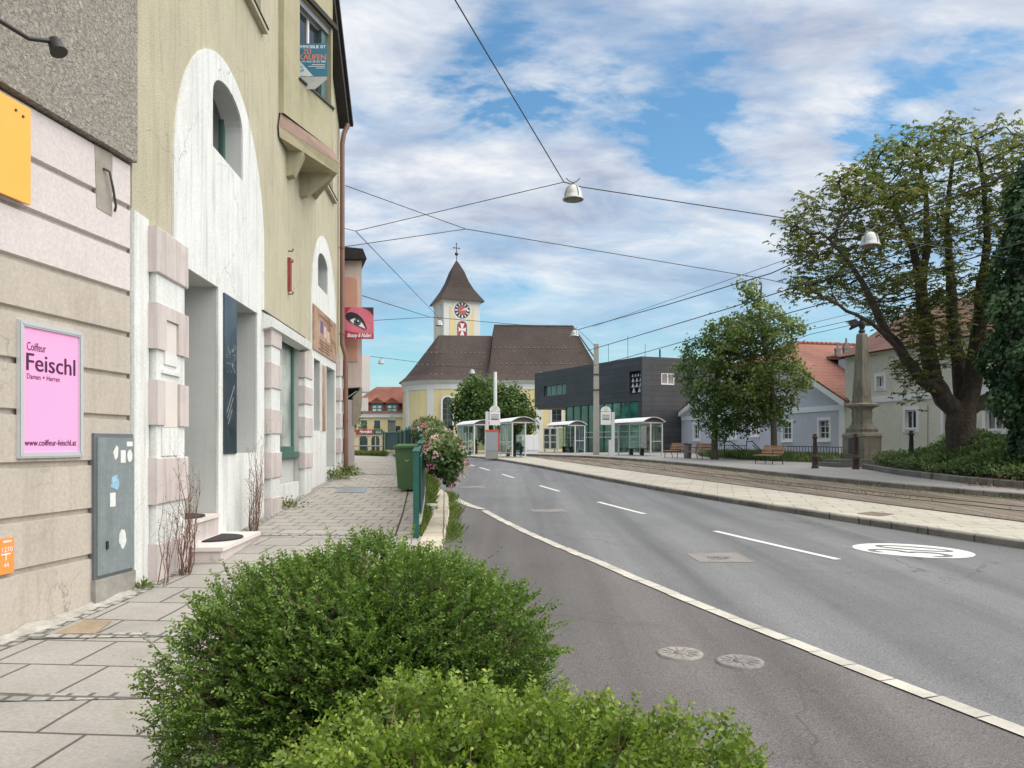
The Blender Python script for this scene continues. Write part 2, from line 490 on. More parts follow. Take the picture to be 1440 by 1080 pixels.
# pavement in front of the houses
ysP1 = list(np.arange(-14, 11.9, .5)); ysP2 = list(np.arange(11.5, 46, .75))
strip('pavement', lambda Y: wallX(Y)-6 if Y < 8 else wallX(Y)-.4, lambda Y: kerbX(Y)-.32, ysP1, hp, lambda Y: hp(Y) if Y > 2 else max(hp(Y), zr(Y)+.04), MAT['slab_big'], 3)
strip('pavement_far', lambda Y: wallX(Y)-(2 if Y < 24 else 8), lambda Y: fenceX(Y)+.05, ysP2, hp, hp, MAT['slab_small'], 3)
strip('verge', lambda Y: fenceX(Y)+.04, lambda Y: kerbX(Y)-.30, ysP2, lambda Y: hp(Y)-.005, up(.15), MAT['soil'], 2)
kerb('pavement_kerb', kerbX, -.33, ysP1+[y for y in ysP2 if y > 12], lambda Y: max(zr(Y)+.155, hp(Y)+.004 if Y < 11.5 else zr(Y)+.155), up(-.05), MAT['kerbpale'])
# bands of granite setts across and along the pavement
mb = MB()
for Y0 in (5.05, 6.55, 11.55, 17.9, 21.6):
    for k in range(6):
        xa = wallX(Y0)+.05; xb = (kerbX(Y0) if Y0 < 11 else fenceX(Y0))-.35
        x0, x1 = xa+(xb-xa)*k/6, xa+(xb-xa)*(k+1)/6
        dy = lambda x: .06*(x+3)
        mb.add([(x0, Y0+dy(x0), hp(Y0)+.006), (x1, Y0+dy(x1), hp(Y0)+.006), (x1, Y0+.13+dy(x1), hp(Y0+.13)+.006), (x0, Y0+.13+dy(x0), hp(Y0+.13)+.006)], [(0, 1, 2, 3)])
yy = list(np.arange(2, 24, .5))
ribbon(mb, lambda Y: wallX(Y)+.18, .16, yy, lambda Y: hp(Y)+.005)
tag(mb.build('cobble_bands', MAT['cobble']), kind='structure')
mb = MB()
for j in range(len(ysP1)-1): pass
ribbon(mb, lambda Y: fenceX(Y)-.32, .03, list(np.arange(11.5, 24, .5)), lambda Y: hp(Y)+.004)
tag(mb.build('pavement_joint', MAT['soil']), kind='structure')
# planting strip under the bushes
mb = MB()
ys = list(np.arange(.5, 6.6, .5))
for j in range(len(ys)-1):
    a, b = ys[j], ys[j+1]
    mb.add([(kerbX(a)-1.25, a, hp(a)+.012), (kerbX(a)-.30, a, hp(a)+.012), (kerbX(b)-.30, b, hp(b)+.012), (kerbX(b)-1.25, b, hp(b)+.012)], [(0, 1, 2, 3)])
tag(mb.build('planting_soil', MAT['soil']), kind='structure')

# ------------------------------------------------------------------ road markings
mb = MB()
fr = list(np.arange(-6, 17.1, .34))
for j, Y in enumerate(fr[:-1]):     # the edge line is a row of pale paving stones
    d = (edgeX(Y+.1)-edgeX(Y))/.1
    jit = random.uniform(-.012, .012)
    g = .007
    l = math.hypot(1, d); w = .145/2
    q = []
    for yy_ in (Y+g, Y+.34-g/2):
        for s in (-w, w): q.append((edgeX(yy_)+s/l+jit, yy_-s*d/l, zr(yy_)+.005))
    mb.add(q, [(0, 1, 3, 2)])
q0 = [(edgeX(Y), Y) for Y in (17.06,)]
for (xa, ya), (xb, yb) in (((edgeX(17.06), 17.06), (-.98, 17.9)), ((-.98, 17.9), (-1.25, 18.9)), ((-1.25, 18.9), (-1.52, 20.0))):
    mb.add([(xa-.1, ya, zr(ya)+.005), (xa+.1, ya, zr(ya)+.005), (xb+.1, yb, zr(yb)+.005), (xb-.1, yb, zr(yb)+.005)], [(0, 1, 2, 3)])
MAT['edgestone'] = M('edge_stone', (.45, .43, .38), .8, .28, 2.2, fine=40, grime=.35)
tag(mb.build('edge_stone_line', MAT['edgestone']), kind='structure')
mb = MB()
for (x0, y0, x1, y1) in ((1180, 787, 1003, 747), (910, 723, 836, 706), (792, 691, 755, 683), (727, 672, 703, 667), (688, 661.5, 673, 657.5), (662, 655.5, 650, 653)):
    ya, yb = G(x0, y0)[1], G(x1, y1)[1]
    ribbon(mb, centX, .12, list(np.linspace(ya, yb, 4)), lambda Y: zr(Y)+.005)
tag(mb.build('lane_dashes', MAT['paint']), kind='structure')
# speed number in a white oval, worn along its near edge
c = (G(1286, 774)); dirv = Vector((-.28, 1, 0)).normalized(); rgt = Vector((dirv.y, -dirv.x, 0))
L_, W_ = 2.1, .78
pN, pF = G(1372, 781), G(1199, 768)
dirv = Vector((pF.x-pN.x, pF.y-pN.y, 0)); L_ = dirv.length/2; dirv.normalize(); rgt = Vector((dirv.y, -dirv.x, 0))
c = (pN+pF)/2
fm = lambda a, b, w=0.0: (lambda p: Vector((p.x, p.y, zr(p.y)+w)))(c+rgt*a+dirv*b)
mb = MB()
W_ = .66
oval = []
for i in range(40):
    t = 2*math.pi*i/40
    wr = 1-(.06*random.random() if math.cos(t) < -.5 else 0)
    oval.append((W_*math.cos(t)*wr, L_*math.sin(t)))
mb.prism(oval, fm, .003, .005)
tag(mb.build('speed_oval', MAT['paint']), kind='structure')
mb = MB()
def stroke(mb, pts, w, closed=False):
    """flat painted-out stroke along a smooth polyline"""
    n = len(pts)
    q = []
    for k in range(n):
        a = Vector(pts[(k-1) % n] if closed or k else pts[0]); b = Vector(pts[(k+1) % n] if closed or k < n-1 else pts[-1])
        d = (b-a); d = Vector((d.x*4, d.y)).normalized(); nn = Vector((-d.y, d.x*.25*4))
        p = Vector(pts[k]); q.append((p+nn*w/2, p-nn*w/2))
    for k in range(n if closed else n-1):
        (a, b), (c_, d_) = q[k], q[(k+1) % n]
        mb.add([fm(*a, .009), fm(*b, .009), fm(*d_, .009), fm(*c_, .009)], [(0, 1, 2, 3)])
def arc2(ca, cb, ra, rb, t0, t1, n=10): return [(ca+ra*math.cos(R(t0+(t1-t0)*k/n)), cb+rb*math.sin(R(t0+(t1-t0)*k/n))) for k in range(n+1)]
stroke(mb, arc2(-.30, .34*L_, .15, .28*L_, 165, -75)+arc2(-.30, -.30*L_, .17, .32*L_, 80, -160), .105)
stroke(mb, arc2(.20, 0, .16, .60*L_, 0, 345, 30), .085, True)
tag(mb.build('speed_number', MAT['road']), kind='structure')
# repaired patches
MAT['patch'] = M('patch_concrete', (.20, .19, .175), .85, .2, 3, fine=40)
mb = MB()
for pts in ([(965, 779), (1035, 777), (1062, 791), (985, 791)], [(745, 717), (790, 715.5), (800, 720), (750, 720)], [(645, 684.5), (680, 683), (684, 686), (650, 686)]):
    mb.add([G(x, y)+Vector((0, 0, .004)) for x, y in pts], [(0, 1, 2, 3)])
tag(mb.build('road_patches', MAT['patch']), kind='structure')
mb = MB()
mb.add([G(x, y, 0, hp)+Vector((0, 0, .008)) for x, y in ((75, 893), (128, 897), (158, 874), (118, 873))], [(0, 1, 2, 3)])
tag(mb.build('pavement_patch', M('rust_patch', (.30, .23, .16), .9, .25, 4, fine=40)), kind='structure')
mb = MB()
mb.add([G(x, y, .115)+Vector((0, 0, .004)) for x, y in ((1205, 722), (1225, 719.5), (1258, 723), (1238, 726))], [(0, 1, 2, 3)])
tag(mb.build('island_patch', M('brown_setts', (.16, .12, .095), .9, .35, 9, fine=30)), kind='structure')
mb = MB()
mb.add([G(x, y, 0, hp)+Vector((0, 0, .006)) for x, y in ((470, 693), (512, 693), (518, 685), (480, 684))], [(0, 1, 2, 3)])
tag(mb.build('steel_plate', M('plate_steel', (.30, .32, .35), .35, .15, 3, metal=.3)), kind='structure')

# manhole covers
def manhole(px, py, r, label, col, pattern):
    p = G(px, py)
    t = thing('manhole_cover', label, 'manhole cover', (p.x, p.y, p.z), group='manhole covers in the asphalt')
    mb = MB(); mb.lathe([(r, -.03), (r, .006), (r-.04, .007), (r-.045, .004), (0, .004)], p, 32)
    mb.build('cover', M('cover_'+pattern, col, .75, .3, 14, fine=45), t)
    mb = MB()
    for i in range(12):
        a = 2*math.pi*i/12
        mb.box(p+Vector((math.cos(a)*r*.6, math.sin(a)*r*.6, .006)), (r*.45, .008, .004), rz=a)
    mb.lathe([(.05, .004), (.05, .009), (0, .009)], p, 12)
    mb.build('ribs', MAT['patch'] if pattern == 'concrete' else M('cover_ribs', (.145, .14, .135), .7, .2, 9), t)
manhole(956, 918.5, .185, 'round pale concrete-filled manhole cover in the dark asphalt, left of the iron one', (.235, .22, .20), 'concrete')
manhole(1040, 930, .185, 'round grey iron manhole cover with radial ribs in the dark asphalt near the edge line', (.19, .18, .175), 'iron')
manhole(1012, 784.5, .17, 'small iron cover set in a pale repaired patch of the roadway', (.17, .16, .15), 'iron')
# ================================================================== houses on the left
def yw(Y, z, w=0.0): return Vector((-3.558-.06*Y+w, Y+.06*w, z))
def bw(Y, z, w=0.0): return Vector((-4.05+.1257*(Y-8.2)+w, Y-.1257*w, z))
MAT['ochre'] = M('ochre_render', (.475, .438, .325), .92, .10, 1.2, bs=60, bst=.7, bd=.02, streak=.42, grime=.15, fine=45, dark=(.22, .19, .11), cracks=.5)
MAT['chalk'] = M('white_render', (.68, .69, .68), .85, .06, 1.5, bs=25, bst=.3, streak=.6, grime=.32, fine=30, dark=(.36, .36, .35), cracks=.8)
MAT['greyrend'] = M('grey_reveal', (.50, .51, .50), .9, .06, 1.2, bs=20, bst=.2, grime=.2, streak=.1)
MAT['rose'] = M('rose_stone', (.535, .475, .46), .85, .08, 2.2, bs=30, bst=.3, streak=.5, grime=.4, dark=(.24, .19, .17), cracks=.6)
MAT['greybeige'] = M('beige_render', (.445, .395, .345), .9, .07, 1.6, bs=18, bst=.25, streak=.35, grime=.4, fine=30, dark=(.27, .23, .18), cracks=.7)
MAT['lilac'] = M('lilac_render', (.60, .535, .535), .9, .05, 1.3, bs=18, bst=.25, streak=.16, grime=.12, fine=30, dark=(.38, .33, .33), cracks=.5)
def pebble():
    m, nt, b = new_mat('pebble_dash')
    v = coords(nt)
    n1 = noise(nt, v, 23, 5, .7, .9)
    c = ramp(nt, n1, [(.3, (.21, .185, .155)), (.5, (.44, .40, .35)), (.72, (.60, .55, .49))])
    nt.links.new(c, b.inputs['Base Color']); b.inputs['Roughness'].default_value = .95
    bump(nt, b, n1, 1.0, .08)
    return m
MAT['pebble'] = pebble()
MAT['concrete'] = M('rough_concrete', (.27, .255, .23), .95, .25, 5, bs=35, bst=.7, grime=.6, dark=(.07, .07, .055))
MAT['darkgreen'] = M('green_frame', (.055, .13, .105), .5, .12, 4)
MAT['wood'] = M('dark_boards', (.022, .019, .018), .8, .35, 8, streak=.4, dark=(.06, .05, .045))
MAT['copper'] = M('brown_copper', (.22, .135, .10), .6, .2, 4, grime=.3)
MAT['pipe'] = M('brown_pipe', (.17, .085, .06), .45, .15, 3)
MAT['frame'] = M('white_frame', (.70, .70, .69), .5, .05, 3)
MAT['roofdark'] = M('dark_tiles', (.06, .04, .035), .85, .2, 5)

# ---- beige rusticated house nearest the camera
H = thing('beige_house', 'beige house with grooved rendered ground floor and rough grey pebble-dash above', 'house', bw(5, hp(5)))
lev = [-.7, .45, .90, 1.37, 1.83, 2.27, 2.71, 3.15, 3.60, 4.06, 4.54]
mb = MB()
YA, YB = .5, 8.17
mb.fbox(bw, YA, YB, -.7, 4.54, -.4, -.04, 0)
for i in range(len(lev)-1):
    z0, z1 = lev[i]+(.018 if i else 0), lev[i+1]-.018
    mt = 1 if lev[i] >= 3.1 else 0
    q = [(YA, z0), (YB, z0), (YB, z1), (YA, z1)]
    mb.add([bw(a, z, -.04) for a, z in q]+[bw(a, z0+.012 if k < 2 else z1-.012, 0) for k, (a, z) in enumerate(q)],
           [(4, 5, 6, 7), (0, 1, 5, 4), (3, 7, 6, 2), (1, 2, 6, 5), (0, 4, 7, 3)], mt)
mb.build('ground_floor_wall', [MAT['greybeige'], MAT['lilac']], H)
mb = MB()
mb.fbox(bw, YA, 8.19, 4.545, 10.5, -.4, .07)
mb.build('upper_wall', MAT['pebble'], H)
mb = MB()
mb.fbox(bw, YA, 8.25, 10.5, 10.8, -5, .5)
mb.build('roof', MAT['roofdark'], H)
mb = MB()
mb.fbox(bw, YA, 8.19, -.7, 10.5, -5, -.42)
mb.build('rear_wall', MAT['greybeige'], H)
mb = MB()
mb.prism([(7.63, 3.9), (7.86, 3.88), (7.87, 4.52), (7.60, 4.51)], bw, -.02, .006)
mb.build('render_patch', M('patch_render', (.30, .27, .235), .95, .2, 6, bs=30), H)
mb = MB()
mb.tube([bw(7.72, 4.32, .01), bw(7.76, 4.3, .05), bw(7.80, 4.15, .06), bw(7.86, 3.98, .05), bw(7.87, 3.93, .03)], .012, 6)
mb.build('cable_end', MAT['dark'], H)
# seams of old grey strip at the house corner
mb = MB(); mb.fbox(yw, 8.19, 8.56, -.4, 4.05, -.02, .03)
mb.build('corner_strip', MAT['chalk'], H)

# crumbling mortar skirting along the foot of the wall
mb = MB(); rr = random.Random(12)
Yw = 2.0; up_, dn_ = [], []
while Yw < 8.3:
    up_.append((Yw, .03+.05*rr.random())); dn_.append((Yw, .05+.07*rr.random())); Yw += .12+.12*rr.random()
vs = []
for (Y, h), (_, w) in zip(up_, dn_): vs += [bw(Y, hp(Y)+h, .004), bw(Y, hp(Y)+h*.6, w*.5), bw(Y, hp(Y)+.004, w+.03)]
mb.add(vs, [(3*i+k, 3*i+3+k, 3*i+4+k, 3*i+1+k) for i in range(len(up_)-1) for k in (0, 1)])
mb.build('mortar_skirting', M('old_mortar', (.42, .40, .36), .95, .3, 7, bs=30, bst=1.0, bd=.03, grime=.6), H)

# ---- yellow house
H = thing('yellow_house', 'tall yellow rendered house with white arched panels, oriel and rose stone piers', 'house', yw(15, hp(15)))
YH = H
gab = [(8.2, -.8), (22.3, -.8), (22.3, 9.85), (15.4, 15.95), (8.2, 9.55)]
hDoor = rect(9.62, 11.0, -.05, 3.80)
hShop = rect(11.84, 13.05, 1.41, 3.78)
hN1 = arch(10.75, 12.2, 5.72, 6.48, 6.86)
hWin2 = rect(14.28, 16.36, .75, 3.72)
hN2 = arch(18.4, 19.7, 5.35, 5.95, 6.25)
hO1 = rect(17.9, 18.68, 1.87, 3.57)
hO2 = rect(19.5, 20.78, .95, 3.55)
hU1 = rect(11.9, 13.35, 8.80, 10.3)
hU2 = rect(19.0, 20.6, 8.10, 9.7)
holes = [hDoor, hShop, hN1, hWin2, hN2, hO1, hO2, hU1, hU2]
mb = MB()
mb.sheet(gab, holes, yw, 0)
mb.reveal(gab, yw, -9, 0)
for h in (hU1, hU2): mb.reveal(h, yw, -.18, 0)
mb.add([yw(a, b, -9) for a, b in gab], [list(range(5))])
mb.build('wall', MAT['ochre'], H)
# recess linings
for h, d, back in ((hDoor, 1.6, 1), (hShop, .55, 0), (hN1, .30, 0), (hN2, .30, 0), (hWin2, .5, 0), (hO1, .45, 0), (hO2, .6, 1)):
    mb = MB(); mb.reveal(h, yw, -d, 0)
    if back: mb.sheet(h, [], yw, -d)
    mb.build('recess_lining', MAT['greyrend'], H)
# white arched panels, 2 cm proud
def arch_panel(o, hs):
    mb = MB()
    mb.sheet(o, hs, yw, .022); mb.reveal(o, yw, -.01, .022)
    for h in hs: mb.reveal(h, yw, -.01, .022)
    mb.build('arch_panel', MAT['chalk'], H)
def grow(h, d=.004): return h
arch_panel(arch(9.32, 13.50, -.5, 4.9, 7.18, 28), [rect(9.625, 10.995, -.04, 3.795), rect(11.845, 13.045, 1.415, 3.775), arch(10.755, 12.195, 5.725, 6.48, 6.855)])
arch_panel(arch(17.62, 20.95, .2, 4.75, 6.72, 28), [rect(17.905, 18.675, 1.875, 3.565), rect(19.505, 20.775, .955, 3.545), arch(18.405, 19.695, 5.355, 5.95, 6.245)])
# windows in the wall
def win(parent, f, a0, a1, b0, b1, c, fm=None, pm=None, fw=.06, mull=1, trans=0, name='window', hole=None):
    fm = fm or MAT['frame']; pm = pm or MAT['pane']
    o = hole or rect(a0, a1, b0, b1)
    mb = MB()
    mb.fbox(f, a0, a1, b0, b0+fw, c, c+.05); mb.fbox(f, a0, a0+fw, b0+fw, b1, c, c+.05); mb.fbox(f, a1-fw, a1, b0+fw, b1, c, c+.05)
    if hole is None: mb.fbox(f, a0+fw, a1-fw, b1-fw, b1, c, c+.05)
    for i in range(mull):
        m_ = a0+(a1-a0)*(i+1)/(mull+1)
        mb.fbox(f, m_-fw*.5, m_+fw*.5, b0+fw, b1-(0 if hole else fw), c+.002, c+.045)
    for i in range(trans):
        m_ = b0+(b1-b0)*(i+1)/(trans+1)
        mb.fbox(f, a0+fw, a1-fw, m_-fw*.35, m_+fw*.35, c+.004, c+.04)
    w = mb.build(name, fm, parent)
    mb = MB(); mb.add([f(a, b, c+.01) for a, b in o], [list(range(len(o)))])
    mb.build('pane', pm, w)
    return w
win(H, yw, 10.75, 12.2, 5.72, 6.86, -.30, MAT['darkgreen'], hole=hN1, fw=.09)
win(H, yw, 18.4, 19.7, 5.35, 6.25, -.30, MAT['darkgreen'], hole=hN2, fw=.09)
win(H, yw, 11.9, 13.35, 8.80, 10.3, -.18, MAT['frame'])
win(H, yw, 19.0, 20.6, 8.10, 9.7, -.18, MAT['frame'])
win(H, yw, 11.84, 13.05, 1.41, 3.78, -.55, MAT['frame'], mull=0)
win(H, yw, 17.9, 18.68, 1.87, 3.57, -.45, MAT['frame'], mull=0)
MAT['shoppane'] = pane_mat('shop_pane', (.36, .40, .38), .12)
w2 = win(H, yw, 14.30, 16.34, 1.38, 3.70, -.14, MAT['darkgreen'], MAT['shoppane'], fw=.13, mull=0, name='shop_window')
mb = MB(); mb.fbox(yw, 14.30, 16.34, 1.28, 1.40, -.14, .02); mb.build('sill', MAT['darkgreen'], w2)
mb = MB(); mb.fbox(yw, 14.30, 16.34, .75, 1.27, -.16, -.10); mb.build('apron', MAT['greyrend'], H)
mb = MB(); mb.fbox(yw, 14.29, 16.35, -.1, .77, -.05, .012); mb.build('base_course', MAT['chalk'], H)
for (a0, a1, z) in ((11.8, 13.45, 8.72), (18.9, 20.7, 8.02)):
    mb = MB(); mb.fbox(yw, a0, a1, z, z+.075, -.02, .10, 0); mb.fbox(yw, a0-.01, a1+.01, z+.078, z+.095, -.02, .12, 1)
    mb.build('window_sill', [MAT['ochre'], MAT['black']], H)
# canopy over the shop window
mb = MB()
mb.prism([(0, 3.55), (.19, 3.60), (.21, 3.76), (.0, 3.86)], lambda a, b, c: yw(c, b, a), 13.35, 16.72)
mb.fbox(yw, 13.33, 16.74, 3.865, 3.885, 0, .06, 1)
mb.build('canopy', [MAT['chalk'], MAT['roofdark']], H)
# piers of alternating blocks
def pier(Y0, Y1, w, blocks, ztop, zbot, core=.02):
    mb = MB()
    mb.fbox(yw, Y0+.05, Y1-.05, zbot, ztop-.01, -.02, w-core)
    p = mb.build('pier', MAT['chalk'], H)
    for z0, z1 in blocks:
        mb = MB()
        mb.prism([(Y0, z0), (Y1, z0), (Y1, z1), (Y0, z1)], yw, -.01, w-.006)
        mb.add([yw(Y0, z0, w-.006), yw(Y1, z0, w-.006), yw(Y1, z1, w-.006), yw(Y0, z1, w-.006), yw(Y0+.012, z0+.012, w+.004), yw(Y1-.012, z0+.012, w+.004), yw(Y1-.012, z1-.012, w+.004), yw(Y0+.012, z1-.012, w+.004)],
               [(4, 5, 6, 7), (0, 1, 5, 4), (1, 2, 6, 5), (2, 3, 7, 6), (3, 0, 4, 7)])
        mb.build('block', MAT['rose'], p)
    return p
p1 = pier(8.54, 9.50, .13, [(3.47, 3.98), (.88, 1.40), (-.4, .44)], 3.97, -.4, .03)
# the two carved middle blocks of the first pier: an upside-down U and two cheeks round a pale tablet
mb = MB()
mb.prism([(8.54, 2.62), (8.80, 2.62), (8.80, 2.98), (9.17, 2.98), (9.17, 2.62), (9.50, 2.62), (9.50, 3.13), (8.54, 3.13)], yw, -.01, .135)
mb.prism(rect(8.54, 8.76, 1.77, 2.27), yw, -.01, .135); mb.prism(rect(9.20, 9.50, 1.77, 2.27), yw, -.01, .135)
mb.build('block', MAT['rose'], p1, 'rose block carved with a recessed niche')
MAT['palerose'] = M('pale_rose', (.63, .575, .54), .85, .05, 3)
for q, c in ((rect(8.80, 9.17, 2.60, 2.97), .108), (rect(8.77, 9.19, 1.75, 2.28), .112)):
    mb = MB(); mb.prism(q, yw, .09, c); mb.build('tablet', MAT['palerose'], p1)
for q, c in ((rect(8.80, 9.17, 2.47, 2.598), .118), (rect(8.72, 9.22, 1.42, 1.745), .115), (rect(8.72, 9.26, 2.36, 2.40), .13)):
    mb = MB(); mb.prism(q, yw, .09, c); mb.build('ledge', MAT['chalk'], p1)
st = [(3.30, 3.78), (2.55, 3.0), (1.74, 2.18), (.95, 1.41)]
pier(13.54, 14.28, .14, st+[(-.1, .60)], 3.77, -.1)
pier(16.36, 17.16, .14, [(2.98, 3.52), (2.42, 2.80), (1.72, 2.14), (1.04, 1.38)], 3.53, .2)
pier(20.98, 21.75, .14, [(3.42, 3.9), (2.75, 3.1), (2.0, 2.4), (1.32, 1.72), (.4, .98)], 3.9, .4)
# entrance steps
def steps(sl):
    mb = MB()
    for (a0, a1, z0, z1, c0, c1, m) in sl: mb.fbox(yw, a0, a1, z0, z1, c0, c1, m)
    return mb.build('entrance_step', [MAT['rose'], MAT['palerose']], H)
steps([(9.56, 11.25, -.2, .22, -.3, .50, 0), (9.53, 11.3, .22, .27, -.3, .54, 1)])
steps([(9.63, 10.99, .2, .52, -1.58, .02, 0), (9.63, 10.99, .52, .57, -1.58, .05, 1)])
steps([(9.63, 10.99, .5, .84, -1.58, -.62, 0), (9.63, 10.99, .84, .89, -1.58, -.58, 1)])
mb = MB()
mb.fbox(yw, 10.2, 10.9, .9, 3.1, -1.6, -1.54)
d = mb.build('door', M('grey_door', (.34, .35, .35), .6, .1, 3), H)
mb = MB(); mb.tube([yw(10.3, 1.95, -1.54), yw(10.3, 1.95, -1.48), yw(10.42, 1.95, -1.48)], .012, 6); mb.build('handle', MAT['steel'], d)
# oriel on its corbels
A, B, C = (14.62, 0.10), (16.45, .70), (18.25, 0.0)
fAB = frame(yw(A[0], 0, A[1]), yw(B[0], 0, B[1])-yw(A[0], 0, A[1]))
fBC = frame(yw(B[0], 0, B[1]), yw(C[0], 0, C[1])-yw(B[0], 0, B[1]))
LAB = (yw(B[0], 0, B[1])-yw(A[0], 0, A[1])).length
hO = rect(.58, LAB-.06, 8.78, 10.45)
mb = MB()
oAB = rect(0, LAB, 7.85, 12.2)
mb.sheet(oAB, [hO], fAB, 0); mb.reveal(hO, fAB, -.16, 0)
hO_ = rect(.12, LAB-.5, 8.78, 10.45)
mb.sheet(oAB, [hO_], fBC, 0); mb.reveal(hO_, fBC, -.16, 0)
mb.add([yw(A[0], 7.85, -.01), yw(A[0], 7.85, A[1]), yw(A[0], 12.2, A[1]), yw(A[0], 12.2, -.01)], [(0, 1, 2, 3)])
MAT['oriel'] = M('oriel_render', (.40, .37, .25), .92, .14, 1.4, bs=60, bst=.7, bd=.02, streak=.4, grime=.3, dark=(.2, .18, .11))
orl = mb.build('oriel', MAT['oriel'], H)
mb = MB(); mb.fbox(fAB, .54, LAB+.03, 8.735, 8.775, -.18, .035); mb.fbox(fBC, 0.04, LAB-.46, 8.735, 8.775, -.18, .035)
mb.build('parapet_cap', MAT['black'], orl)
mb = MB(); mb.fbox(fAB, .50, LAB+.12, 10.455, 10.56, -.16, .07, 0); mb.fbox(fAB, .50, LAB+.02, 10.30, 10.455, -.18, -.05, 1)
mb.build('shutter_box', [MAT['wood'], M('zinc', (.22, .23, .25), .5, .1, 4)], orl)
ow = win(orl, fAB, .6, LAB-.16, 8.8, 10.35, -.20, MAT['frame'], mull=1, trans=1)
mb = MB(); mb.fbox(fAB, LAB-.30, LAB-.10, 8.85, 10.3, -.19, -.10); mb.build('shutter', M('teal_shutter', (.07, .13, .14), .6, .2, 6), orl)
tri = lambda k, z: [yw(A[0]-k*.9, z, .04), yw(B[0], z, B[1]+k), yw(C[0]+k*.9, z, -.02)]
mb = MB(); a_, b_ = tri(.0, 7.87), tri(.17, 7.55)
mb.add(a_+b_, [(0, 1, 4, 3), (1, 2, 5, 4)]); mb.build('copper_skirt', MAT['copper'], orl)
mb = MB(); a_, b_ = tri(.17, 7.545), tri(.10, 7.36); mb.add(a_+b_, [(0, 1, 4, 3), (1, 2, 5, 4), (3, 4, 5)]); mb.add(tri(-.1, 8.0), [(0, 1, 2)])
mb.build('base_slab', MAT['concrete2'] if 'concrete2' in MAT else M('oriel_stone', (.36, .32, .21), .9, .15, 3, grime=.3), orl)
for Yb, ww in ((15.35, .34), (16.55, .66)):
    mb = MB(); mb.prism([(0, 7.37), (ww, 7.37), (ww*.94, 7.30), (.14, 6.90), (0, 6.86)], lambda a, b, c: yw(c, b, a), Yb-.12, Yb+.12)
    mb.build('corbel', MAT['oriel'], orl)
# roof of the gable with its dark boarded verge
mb = MB()
for (a0, z0, a1, z1) in ((15.4, 15.97, 21.65, 10.43), (7.85, 9.27, 15.4, 15.97)):
    d = Vector((a1-a0, z1-z0)).normalized(); n = Vector((-d.y, d.x))*.26
    q = [(a0, z0), (a1, z1), (a1+n.x, z1+n.y), (a0+n.x, z0+n.y)]
    mb.prism(q, yw, -9.2, .27)
    n2 = n*.5
    mb.prism([(a0+n.x, z0+n.y), (a1+n.x+d.x*.06, z1+n.y+d.y*.06), (a1+n.x*1.5+d.x*.06, z1+n.y*1.5+d.y*.06), (a0+n.x*1.5, z0+n.y*1.5)], yw, -9.3, .35, 0)
mb.build('roof', MAT['wood'], H)
mb = MB()
pp = [yw(21.4, .70, .215), yw(21.4, 4.0, .215), yw(21.4, 4.35, .12), yw(21.4, 9.9, .12), yw(21.42, 10.2, .16), yw(21.5, 10.5, .26)]
mb.tube(pp, .065, 12)
for z in (2.2, 4.6, 7.0): mb.lathe([(.08, 0), (.08, .05)], yw(21.4, z, .215 if z < 4 else .12), 12)
mb.build('drainpipe', MAT['pipe'], H)

# ---- pink house beyond, standing forward of the yellow one
H = thing('pink_house', 'pale pink house with salmon panels, partly hidden behind the yellow house', 'house', (-5.0, 24.5, hp(24)))
e1 = Vector((-.30, 1, 0)).normalized()
mb = MB()
O = Vector((-4.76, 23.1, 0))
fS = frame(O+Vector((-8, -.0, 0)), (1, .02, 0))           # camera-facing end wall
L0 = 8.0
mb.prism([(0, -.2), (L0, -.2), (L0, 2.9), (0, 2.9)], lambda a, b, c: fS(a, b)+e1*c, 0, 12)
mb.build('lower_wall', M('pink_base', (.52, .46, .46), .9, .08, 2, streak=.2), H)
mb = MB()
mb.prism([(0, 2.9), (L0+.22, 3.28), (L0+.22, 7.1), (0, 7.1)], lambda a, b, c: fS(a, b)+e1*c, -.02, 12)
mb.build('upper_wall', M('pale_pink', (.62, .50, .46), .9, .06, 2, streak=.15), H)
mb = MB(); mb.prism([(L0-.05, 2.1), (L0+.12, 2.22), (L0+.22, 2.75), (L0+.225, 3.27), (L0-.05, 3.0)], lambda a, b, c: fS(a, b)+e1*c, -.035, 11)
mb.build('cove', M('cove_stone', (.33, .28, .22), .9, .2, 4, grime=.4), H)
mb = MB()
for b0, b1 in ((4.05, 6.6),): mb.prism(arch(L0-.5, L0+.08, b0, b1-.1, b1, 8), lambda a, b, c: fS(a, b)+e1*c, -.05, -.01)
mb.build('salmon_panel', M('salmon', (.60, .33, .245), .9, .08, 2), H)
mb = MB(); mb.prism([(0, 7.1), (L0+.34, 7.1), (L0+.22, 7.4), (0, 8.2)], lambda a, b, c: fS(a, b)+e1*c, -.3, 12.2)
mb.build('eave', MAT['wood'], H)
mb = MB()
mb.fbox(lambda a, b, c: fS(a, b)+e1*c, L0+.22, L0+.56, 3.2, 4.35, .8, 1.6); mb.fbox(lambda a, b, c: fS(a, b)+e1*c, L0+.22, L0+.5, 2.6, 3.0, .8, 1.5)
mb.build('bay', MAT['frame'], H)
